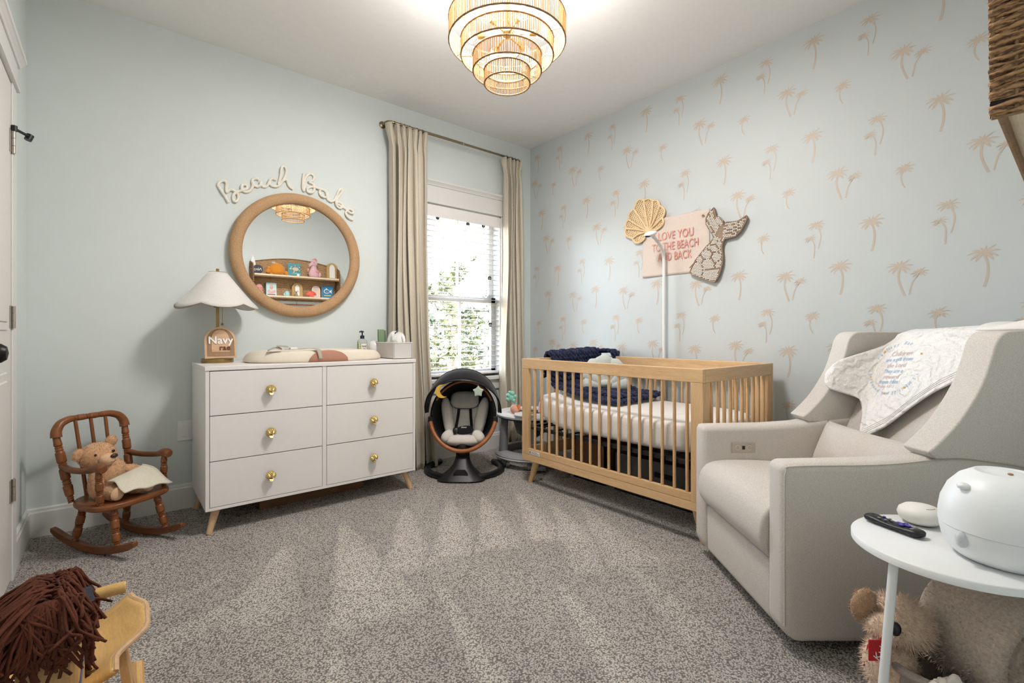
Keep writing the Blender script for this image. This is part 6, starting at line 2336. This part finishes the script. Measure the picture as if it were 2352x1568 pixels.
for s in (-1, 1):
    mb = MB()
    mb.prism([(0.075, 0.318), (0.165, 0.330), (0.215, 0.035), (0.155, 0.035), (0.125, 0.20), (0.055, 0.035), (-0.02, 0.035)], -0.008, 0.008, lambda u, v, w: (0.012 + s * (0.090 + 0.13 * (0.33 - v) * 1.0) + w, u, v))
    mb.build('leg_panel', M['birchz'], hs)
    mb = MB()
    P = [(0.012 + s * 0.128, -0.26 + 0.60 * k / 14, 0.018 + (abs(k / 14 - 0.5) * 2) ** 2.2 * 0.075) for k in range(15)]
    mb.tube(P, 0.017, 8)
    mb.build('runner', M['birch'], hs, smooth=True)
MB().prism([(-0.16, 0.03), (0.0, 0.03), (0.0, 0.22), (-0.14, 0.22)], -0.11, 0.135, lambda u, v, w: (w, u + 0.01, v)).build('front_block', M['birchz'], hs)
# yarn mane: strands falling from the crest
rn = random.Random(17)
mb = MB()
def strand(p, pts, r):
    mb.tube(spline(pts, 3), r, 6)
cr = Vector((0.0, -0.085, 0.585))
for k in range(330):
    s0 = rn.random()
    # root along the crest from forehead to poll
    root = Vector((rn.gauss(0, .006), -0.150 + 0.115 * s0, 0.578 + 0.012 * math.sin(PI * s0)))
    side = -1 if rn.random() < 0.72 else 1
    fan = rn.uniform(-1, 1)
    out = Vector((side * rn.uniform(.045, .085) * (1.0 if side < 0 else 0.55), rn.uniform(-.055, .02) - 0.03 * (1 - s0), 0.012 * rn.random()))
    L = rn.uniform(.05, .115) * (1.0 if side < 0 else 0.5)
    a = root + Vector((side * 0.02, out.y * 0.3, 0.020 + 0.012 * rn.random()))
    b = root + out + Vector((0, 0, -0.01 - 0.03 * rn.random()))
    c = b + Vector((side * rn.uniform(-.005, .02), rn.uniform(-.035, .005), -L * 0.55))
    d = c + Vector((rn.gauss(0, .012), rn.gauss(0, .014), -L * 0.45))
    strand(root, [root, a, b, c, d], rn.uniform(.0024, .0032))
for k in range(70):                                   # forelock over the face
    root = Vector((rn.gauss(0, .016), -0.145, 0.578))
    a = root + Vector((rn.gauss(0, .02), -0.025, 0.022))
    b = root + Vector((rn.gauss(-.01, .04), -0.060, -0.03 - 0.02 * rn.random()))
    c = b + Vector((rn.gauss(0, .02), -0.015, -rn.uniform(.02, .07)))
    strand(root, [root, a, b, c], rn.uniform(.0024, .0032))
for k in range(380):                                  # back of the neck
    t = rn.random()
    root = Vector((rn.gauss(0, .010), -0.035 + 0.060 * t, 0.555 - 0.28 * t))
    side = rn.choice((1, 1, 1, -1))
    a = root + Vector((side * rn.uniform(.012, .030), rn.uniform(.012, .035), 0.004))
    b = a + Vector((side * rn.uniform(.0, .020), rn.uniform(-.01, .02), -rn.uniform(.02, .05)))
    c = b + Vector((side * rn.uniform(-.004, .014), rn.gauss(0, .008), -rn.uniform(.01, .035)))
    strand(root, [root, a, b, c], rn.uniform(.0024, .0032))
mb.build('mane', M['yarn'], hs, smooth=True, angle=180)['kind'] = 'stuff'
mb = MB()
for k in range(46):
    x = 0.012 + rn.gauss(0, .018)
    p0 = Vector((x * 0.4, 0.195, 0.325))
    p1 = Vector((x - 0.02, 0.225, 0.360 + rn.gauss(0, .006)))
    p2 = Vector((x * 1.6 - 0.035, 0.255 + rn.gauss(0, .006), 0.350))
    p3 = Vector((x * 2 - 0.05, 0.27 + rn.gauss(0, .01), 0.24))
    mb.tube(spline([p0, p1, p2, p3], 4), 0.0038, 6)
mb.build('tail', M['yarn'], hs, smooth=True, angle=180)['kind'] = 'stuff'
# ------------------------------------------------------------------ woven wall shelf on the near wall (seen in the mirror)
SX0, SX1, SYF, SYB = -1.706, -0.648, -3.230, -3.428
sf = thing('woven_shelf', 'woven seagrass two tier wall shelf with pale planks', 'shelf', ((SX0 + SX1) / 2, SYB, 1.42))
SO = Vector(((SX0 + SX1) / 2, SYB, 1.42))
M['seagrass'] = woven('seagrass', (120, 88, 60), (208, 170, 128), 150)
M['strand'] = woven('twisted_seagrass', (92, 64, 42), (176, 136, 96), 150)
M['plank'] = wood('pale_plank', (226, 204, 172), (238, 220, 192), 'x', 0.5)
M['rope2'] = plain('twisted_rope', (138, 110, 80), 0.9, var=0.25, scale=90, bump=0.8, bscale=200)
HWX = (SX1 - SX0) / 2
# back panel with an arched top
n = 24
top = [(-HWX + 2 * HWX * k / n, 1.915 + 0.075 * math.sin(PI * k / n) - 1.42) for k in range(n + 1)]
mb = MB()
mb.prism([(-HWX, 0.02), (HWX, 0.02)] + top[::-1], 0.0, 0.012, lambda u, v, w: (u, w, v))
bp_ = mb.build('back_panel', M['seagrass'], sf)
MB().tube([(u, 0.010, v) for u, v in top], 0.008, 8).build('edge_rope', M['rope2'], bp_, smooth=True)
# side panels: rows of twisted seagrass strands over upright canes
for s in (-1, 1):
    xs = s * HWX
    prof = [(0.0, 0.0), (0.196, 0.0), (0.198, 0.30), (0.190, 0.40), (0.160, 0.455), (0.09, 0.485), (0.0, 0.495)]
    e = MB()
    e.tube([(xs, v_y, v_z) for v_y, v_z in prof], 0.0040, 8)
    e.tube([(xs, 0.0, 0.0), (xs, 0.0, 0.495)], 0.007, 6)
    sd = e.build('side_frame', M['rope2'], sf, smooth=True)
    mb = MB()
    def depth_at(z):
        P = [(0.196, 0.0), (0.198, 0.30), (0.190, 0.40), (0.160, 0.455), (0.09, 0.485)]
        for (y0, z0), (y1, z1) in zip(P, P[1:]):
            if z <= z1:
                return y0 + (y1 - y0) * (z - z0) / (z1 - z0)
        return 0.09
    rn = random.Random(30 + s)
    z = 0.012
    k = 0
    while z < 0.478:
        dd = depth_at(z)
        for q in (0, 1):                       # two strands twisted round each other
            pts = []
            m_ = 22
            for j in range(m_ + 1):
                t = j / m_
                ph = t * 9 + q * PI + k * 1.7
                pts.append((xs + 0.0042 * math.cos(ph) + 0.002 * math.sin(t * 16 + k * PI), 0.002 + (dd + 0.003) * t, z + 0.0040 * math.sin(ph) + 0.003 * math.sin(t * 5 + k) + rn.gauss(0, .0006)))
            mb.tube(pts, [0.0050 * rn.uniform(.85, 1.15) for _ in pts], 6)
        z += 0.0122
        k += 1
    o = mb.build('woven_strands', M['strand'], sd, smooth=True, angle=180)
    o['kind'] = 'stuff'
    mb = MB()
    for y in (0.03, 0.075, 0.12, 0.165):
        mb.tube([(xs, y, 0.0), (xs, y, depth_at(0.4) and (0.47 if y < 0.12 else 0.43))], 0.0035, 6)
    mb.build('upright_cane', M['rope2'], sd, smooth=True)
for z in (1.757, 1.494):
    MB().box((-HWX + 0.012, 0.012, z - 0.022 - 1.42), (HWX - 0.012, 0.198, z - 1.42)).build('plank', M['plank'], sf, bevel=0.003)
    MB().tube([(-HWX, 0.195, z - 0.032 - 1.42), (HWX, 0.195, z - 0.032 - 1.42)], 0.008, 8).build('front_rope', M['rope2'], sf, smooth=True)
mb = MB()
mb.tube([(-HWX, 0.20, 0.028), (-HWX, 0.006, 0.020)], 0.006, 8)
mb.tube([(HWX, 0.20, 0.028), (HWX, 0.006, 0.020)], 0.006, 8)
mb.build('dark_rod', M['darkmetal'], sf, smooth=True)
# copper hanging bar under the shelf
hb = thing('copper_bar', 'copper hanging rod tied with twine below the woven shelf', 'rod', (-1.19, -3.30, 1.39))
MB().tube([(-0.36, 0, 0), (0.36, 0, 0)], 0.008, 12).build('rod', plain('copper', (150, 84, 60), 0.35, 0.7), hb, smooth=True)
for x in (-0.3, 0.0, 0.3):
    MB().tube([(x - 0.022, 0, 0.085), (x + 0.004, 0.009, -0.002), (x + 0.006, 0, -0.012), (x + 0.004, -0.009, 0.0), (x + 0.022, 0, 0.085)], 0.0015, 5).build('twine', M['brown'], hb)

ZP1, ZP2 = 1.7575, 1.4945
SHELFG = 'things on the woven shelf'
fS = lambda u, v, w: (-u, w, v)            # a face that looks into the room (+y)
TS = Matrix(((-1, 0, 0, 0), (0, 0, 1, 0), (0, 1, 0, 0), (0, 0, 0, 1)))
# navy round sign
o = thing('round_sign', 'round navy name disc at the end of the upper shelf', 'sign', (-1.636, -3.335, ZP1), group=SHELFG)
mb = MB()
mb.prism([(0.058 * math.cos(2 * PI * k / 36), 0.058 + 0.058 * math.sin(2 * PI * k / 36)) for k in range(36)], -0.004, 0.004, fS)
mb.build('disc', plain('navy_paint', (28, 36, 54), 0.5), o)
text_obj('lettering', 'Navy', 0.048, M['paint'], Matrix.Translation((0, 0.0046, 0.060)) @ TS, o, 0.0003, shear=0.35)
o = thing('surfboard_toy', 'white pointed surfboard ornament standing behind the navy disc', 'ornament', (-1.672, -3.385, ZP1), group=SHELFG)
o.rotation_euler = (0.0, -0.05, 0)
mb = MB()
half = [(0.0, 0.0), (0.022, 0.02), (0.030, 0.08), (0.028, 0.14), (0.018, 0.195), (0.0, 0.235)]
mb.prism(half + [(-u, v) for u, v in half[-2:0:-1]], -0.005, 0.005, fS)
mb.build('board', M['paint'], o, smooth=True, bevel=0.003)
MB().box((-0.004, -0.0065, 0.03), (0.004, 0.0062, 0.15)).build('stripe', plain('yellow_stripe', (224, 196, 110), 0.6), o)
# crab plush
o = thing('plush_crab', 'mustard orange round plush crab on the upper shelf', 'plush toy', (-1.42, -3.32, ZP1), group=SHELFG)
o.scale = (-1, 1, 1)
M['mustard'] = plush('mustard_plush', (206, 134, 44), 220, 0.12, 0.4)
mb = MB()
mb.lathe([(0.05, 0.002), (0.082, 0.02), (0.094, 0.05), (0.088, 0.09), (0.066, 0.125), (0.036, 0.145), (0.001, 0.152)], 28, amp=lambda a, z: 1.0 + 0.03 * math.cos(2 * a))
b_ = mb.build('body', M['mustard'], o, smooth=True, angle=180)
b_.scale = (1, 0.72, 1)
for x, z, r in ((0.105, 0.045, .030), (0.098, 0.085, .022), (-0.105, 0.035, .024), (-0.115, 0.015, .018), (-0.06, 0.012, .018), (0.07, 0.014, .018)):
    MB().ball((x, 0.02, z), (r, r * 0.8, r), 12, 8).build('claw', M['mustard'], o, smooth=True)
for x in (0.032, 0.052):
    e_ = MB().ball((x, 0.02, 0.152), 0.012, 10, 7).build('eye', M['paint'], o, smooth=True)
    MB().ball((x, 0.031, 0.154), 0.005, 8, 6).build('pupil', M['black'], e_, smooth=True)
# picture books
def shelf_book(name, label, x, zp, w, h, d, cover, lean=0.08):
    t = thing(name, label, 'book', (x, -3.345, zp + 0.001), group=SHELFG)
    t.rotation_euler = (lean, 0, 0)
    MB().box((-w / 2, -d / 2, 0), (w / 2, d / 2, h)).build('cover', cover, t, bevel=0.001)
    MB().box((-w / 2 - 0.0004, -d / 2 + 0.003, 0.003), (-w / 2 + 0.004, d / 2 - 0.003, h - 0.003)).build('pages', M['trim'], t)
    return t
def blob(t, mat, pts, y, name='picture'):
    MB().prism(pts, y, y + 0.0006, fS).build(name, mat, t)
def ell(cx, cy, rx, ry, n=22, rot=0.0):
    return [(cx + rx * math.cos(2 * PI * k / n) * math.cos(rot) - ry * math.sin(2 * PI * k / n) * math.sin(rot), cy + rx * math.cos(2 * PI * k / n) * math.sin(rot) + ry * math.sin(2 * PI * k / n) * math.cos(rot)) for k in range(n)]
teal = plain('teal_cover', (74, 148, 158), 0.5, var=0.12, scale=25)
t = shelf_book('board_book', 'teal picture book with a turtle on the upper shelf', -1.203, ZP1, 0.158, 0.172, 0.016, teal)
ink = plain('book_ink', (40, 50, 60), 0.6)
shellc = plain('turtle_beige', (206, 190, 172), 0.6)
limb = plain('turtle_green', (168, 196, 172), 0.6)
blob(t, ink, ell(-0.014, 0.098, 0.045, 0.031), 0.0082)
blob(t, shellc, ell(-0.014, 0.098, 0.041, 0.027), 0.0090)
for cx, cy, rx, ry, r in ((0.047, 0.100, .018, .015, 0), (0.035, 0.125, .014, .008, -.8), (0.008, 0.058, .010, .020, .4), (-0.060, 0.125, .013, .008, .6), (-0.062, 0.080, .010, .008, 0), (-.01, .140, .008, .010, 0)):
    blob(t, ink, ell(cx, cy, rx + .003, ry + .003, rot=r), 0.0082)
    blob(t, limb, ell(cx, cy, rx, ry, rot=r), 0.0090)
for k in range(4):
    blob(t, plain('wave_white', (196, 224, 224), 0.6), [(-0.076, 0.025 + k * .006), (-0.02, 0.038 + k * .003), (0.03, 0.030 + k * .006), (0.03, 0.032 + k * .006), (-0.02, 0.041 + k * .003), (-0.076, 0.028 + k * .006)], 0.0081) if k % 2 == 0 else None
blob(t, ink, [(-0.045, 0.006), (0.05, 0.006), (0.05, 0.013), (-0.045, 0.013)], 0.0082, 'title_bar')
blob(t, M['paint'], ell(-0.045, 0.022, 0.017, 0.015), 0.0083, 'sticker')
pale = plain('pale_aqua_cover', (190, 216, 220), 0.5, var=0.04)
t = shelf_book('board_book', 'pale blue picture book with a pink octopus on the lower shelf', -1.478, ZP2, 0.120, 0.165, 0.012, pale)
pk_ = plain('octopus_pink', (222, 168, 156), 0.6)
blob(t, pk_, ell(0.0, 0.108, 0.022, 0.031), 0.0065)
for k in range(8):
    a = math.radians(200 + k * 20)
    blob(t, pk_, ell(0.034 * math.cos(a), 0.074 + 0.030 * math.sin(a) * 1.3, 0.009, 0.020, rot=a + 1.2), 0.0066 + k * 0.0001)
for x in (-0.008, 0.008):
    blob(t, ink, ell(x, 0.100, 0.003, 0.003, 8), 0.0078, 'eye')
blob(t, ink, [(-0.045, 0.010), (0.045, 0.010), (0.045, 0.018), (-0.045, 0.018)], 0.0065, 'title_bar')
t = shelf_book('board_book', 'dark green spined book behind the pale octopus book', -1.484, ZP2, 0.118, 0.162, 0.012, plain('deep_green_cover', (60, 96, 88), 0.5))
t.location.y = -3.374
blu = plain('deep_blue_cover', (44, 128, 176), 0.45, var=0.15, scale=18)
t = shelf_book('board_book', 'bright blue picture book with a fish on the lower shelf', -0.776, ZP2, 0.148, 0.166, 0.014, blu)
blob(t, M['paint'], ell(0.012, 0.092, 0.040, 0.030), 0.0072)
blob(t, plain('fish_blue', (90, 140, 170), 0.4), ell(0.010, 0.092, 0.034, 0.024), 0.0080)
blob(t, M['paint'], [(-0.022, 0.092), (-0.058, 0.122), (-0.050, 0.092), (-0.058, 0.064)], 0.0073)
blob(t, M['paint'], [(-0.005, 0.118), (0.02, 0.140), (0.025, 0.116)], 0.0073)
blob(t, ink, ell(0.030, 0.098, 0.004, 0.004, 10), 0.0088, 'eye')
blob(t, plain('yellow_title', (232, 210, 110), 0.6), [(-0.045, 0.030), (0.05, 0.030), (0.05, 0.040), (-0.045, 0.040)], 0.0073, 'title_bar')
# seahorse plush
o = thing('plush_seahorse', 'pale pink plush seahorse sitting on the upper shelf', 'plush toy', (-0.965, -3.32, ZP1), group=SHELFG)
o.scale = (-1, 1, 1)
M['pinkp'] = plush('pink_plush', (218, 176, 184), 240, 0.1, 0.4)
M['rosep'] = plush('rose_plush', (214, 148, 146), 240, 0.12, 0.4)
mb = MB()
mb.lathe([(0.04, 0.002), (0.062, 0.02), (0.066, 0.06), (0.052, 0.10), (0.036, 0.13), (0.034, 0.15)], 24)
b_ = mb.build('body', M['pinkp'], o, smooth=True, angle=180)
b_.scale = (1, 0.75, 1)
MB().ball((0.0, 0, 0.188), (0.044, 0.038, 0.050), 16, 10).build('head', M['pinkp'], o, smooth=True)
MB().tube([(0.02, 0.01, 0.182), (0.055, 0.015, 0.160), (0.068, 0.016, 0.152)], [0.026, 0.018, 0.017], 10).build('snout', M['pinkp'], o, smooth=True)
MB().ball((-0.012, 0, 0.232), (0.030, 0.014, 0.028), 12, 8).build('crest', M['rosep'], o, smooth=True)
MB().ball((0.074, 0.01, 0.095), (0.016, 0.014, 0.022), 12, 8).build('fin', M['rosep'], o, smooth=True)
MB().ball((-0.030, 0.045, 0.080), (0.020, 0.010, 0.020), 12, 8).build('fin', M['rosep'], o, smooth=True)
MB().ball((-0.070, 0.01, 0.045), (0.020, 0.018, 0.036), 12, 8).build('tail', M['pinkp'], o, smooth=True)
MB().ball((0.008, 0.036, 0.196), 0.005, 8, 6).build('eye', M['black'], o, smooth=True)
# arched frames
def arch_frame(label, x, zp, w, h, scallop):
    t = thing('arched_frame', label, 'picture frame', (x, -3.35, zp + 0.001), group=SHELFG)
    t.rotation_euler = (0.07, 0, 0)
    out = arch(w / 2, h)
    inn = [(u * (1 - 0.036 / (w / 2)) * 1.0, 0.016 + v * (1 - 0.034 / h)) for u, v in out]
    mb = MB()
    ring_prism(mb, out, inn, -0.008, 0.008, fS)
    f_ = mb.build('frame', M['gold'] if False else plain('golden_rattan', (186, 154, 92), 0.6, var=0.12, scale=90), t)
    if scallop:
        mb = MB()
        for i in range(len(out)):
            a, b = out[i - 1], out[i]
            L = math.hypot(a[0] - b[0], a[1] - b[1])
            for k in range(max(1, int(L / 0.009))):
                q = k / max(1, int(L / 0.009))
                mb.ball((-(a[0] + (b[0] - a[0]) * q), 0.004, a[1] + (b[1] - a[1]) * q), 0.0045, 6, 4)
        mb.build('beaded_edge', M['rattan'], f_, smooth=True)['kind'] = 'stuff'
    MB().prism(inset(inn, -0.001), -0.002, 0.001, fS).build('photo_mat', M['paint'], t)
arch_frame('large golden arched frame with blank mat on the upper shelf', -0.712, ZP1, 0.150, 0.222, False)
arch_frame('smaller beaded golden arched frame in the middle of the lower shelf', -1.164, ZP2, 0.126, 0.178, True)
# small things on the lower shelf
o = thing('plush_octopus', 'coral pink plush octopus at the end of the lower shelf', 'plush toy', (-1.625, -3.32, ZP2), group=SHELFG)
MB().ball((0, 0, 0.088), (0.042, 0.038, 0.050), 16, 10).build('head', M['rosep'], o, smooth=True)
for k in range(7):
    a = 2 * PI * k / 7
    MB().tube([(0.012 * math.cos(a), 0.012 * math.sin(a), 0.058), (0.034 * math.cos(a), 0.034 * math.sin(a), 0.034), (0.046 * math.cos(a), 0.044 * math.sin(a), 0.012)], [0.018, 0.015, 0.011], 8).build('tentacle', M['rosep'], o, smooth=True)
for x in (-0.012, 0.012):
    MB().ball((x, 0.036, 0.085), 0.004, 8, 6).build('eye', M['black'], o, smooth=True)
o = thing('whale_toy', 'small pale blue whale toy on the lower shelf', 'toy', (-1.309, -3.285, ZP2), group=SHELFG)
M['aqua'] = plain('pale_aqua', (166, 206, 210), 0.5)
MB().lathe([(0.028, 0.001), (0.033, 0.012), (0.033, 0.034), (0.026, 0.054), (0.012, 0.064), (0.001, 0.066)], 22).build('body', M['aqua'], o, smooth=True)
MB().ball((-0.032, 0.004, 0.020), (0.014, 0.012, 0.016), 10, 7).build('snout', M['aqua'], o, smooth=True)
MB().ball((-0.020, 0.026, 0.036), 0.003, 8, 5).build('eye', M['black'], o, smooth=True)
o = thing('rabbit_figurine', 'tiny grey and tan figurine before the beaded arched frame', 'figurine', (-1.200, -3.270, ZP2), group=SHELFG)
gt = plain('grey_tan', (150, 132, 112), 0.8, var=0.2)
MB().lathe([(0.016, 0.001), (0.020, 0.010), (0.016, 0.032), (0.009, 0.044)], 16).build('body', gt, o, smooth=True)
MB().ball((0, 0, 0.052), (0.012, 0.011, 0.013), 12, 8).build('head', gt, o, smooth=True)
for x in (-0.014, 0.014):
    MB().tube([(x * 0.4, 0, 0.06), (x * 1.3, 0, 0.072), (x * 1.8, 0, 0.058)], [0.004, 0.006, 0.003], 8).build('ear', gt, o, smooth=True)
o = thing('coral_shell', 'coral red fan shell ornament on the lower shelf', 'ornament', (-1.012, -3.285, ZP2), group=SHELFG)
mb = MB()
def fan(u, v):
    a = math.radians(15 + 150 * u)
    rg = 0.5 + 0.5 * math.cos(2 * PI * 9 * u)
    r = (0.068 + 0.003 * rg) * v
    return (r * math.cos(a), 0.020 * (1 - v * v) + 0.004 * rg * v, 0.012 + r * math.sin(a))
mb.grid(55, 8, fan)
mb.build('shell', plain('coral_red', (226, 96, 78), 0.5), o, smooth=True, angle=180, solid=0.004)
MB().box((-0.03, -0.015, 0.0), (0.03, 0.02, 0.013)).build('foot', plain('coral_base', (214, 92, 76), 0.5), o, bevel=0.004)
o = thing('arch_plaque', 'pink arched plaque with drawn lines behind the coral shell', 'ornament', (-0.922, -3.365, ZP2 + 0.001), group=SHELFG)
o.rotation_euler = (0.06, 0, 0)
MB().prism(arch(0.054, 0.160), -0.005, 0.003, fS).build('rim', M['paint'], o)
MB().prism([(u * 0.88, 0.006 + v * 0.92) for u, v in arch(0.054, 0.160)], 0.003, 0.0042, fS).build('face', plain('peach_face', (232, 206, 192), 0.6), o)
mb = MB()
mb.tube([(0, 0.005, 0.01), (0.002, 0.005, 0.06), (0, 0.005, 0.10)], 0.0012, 5)
for dx in (-0.026, -0.014, 0.014, 0.026):
    mb.tube([(0, 0.005, 0.10), (dx * 0.6, 0.005, 0.118), (dx, 0.005, 0.105)], 0.0012, 5)
mb.build('line_drawing', plain('line_tan', (200, 160, 140), 0.7), o)
bpy.context.view_layer.update()
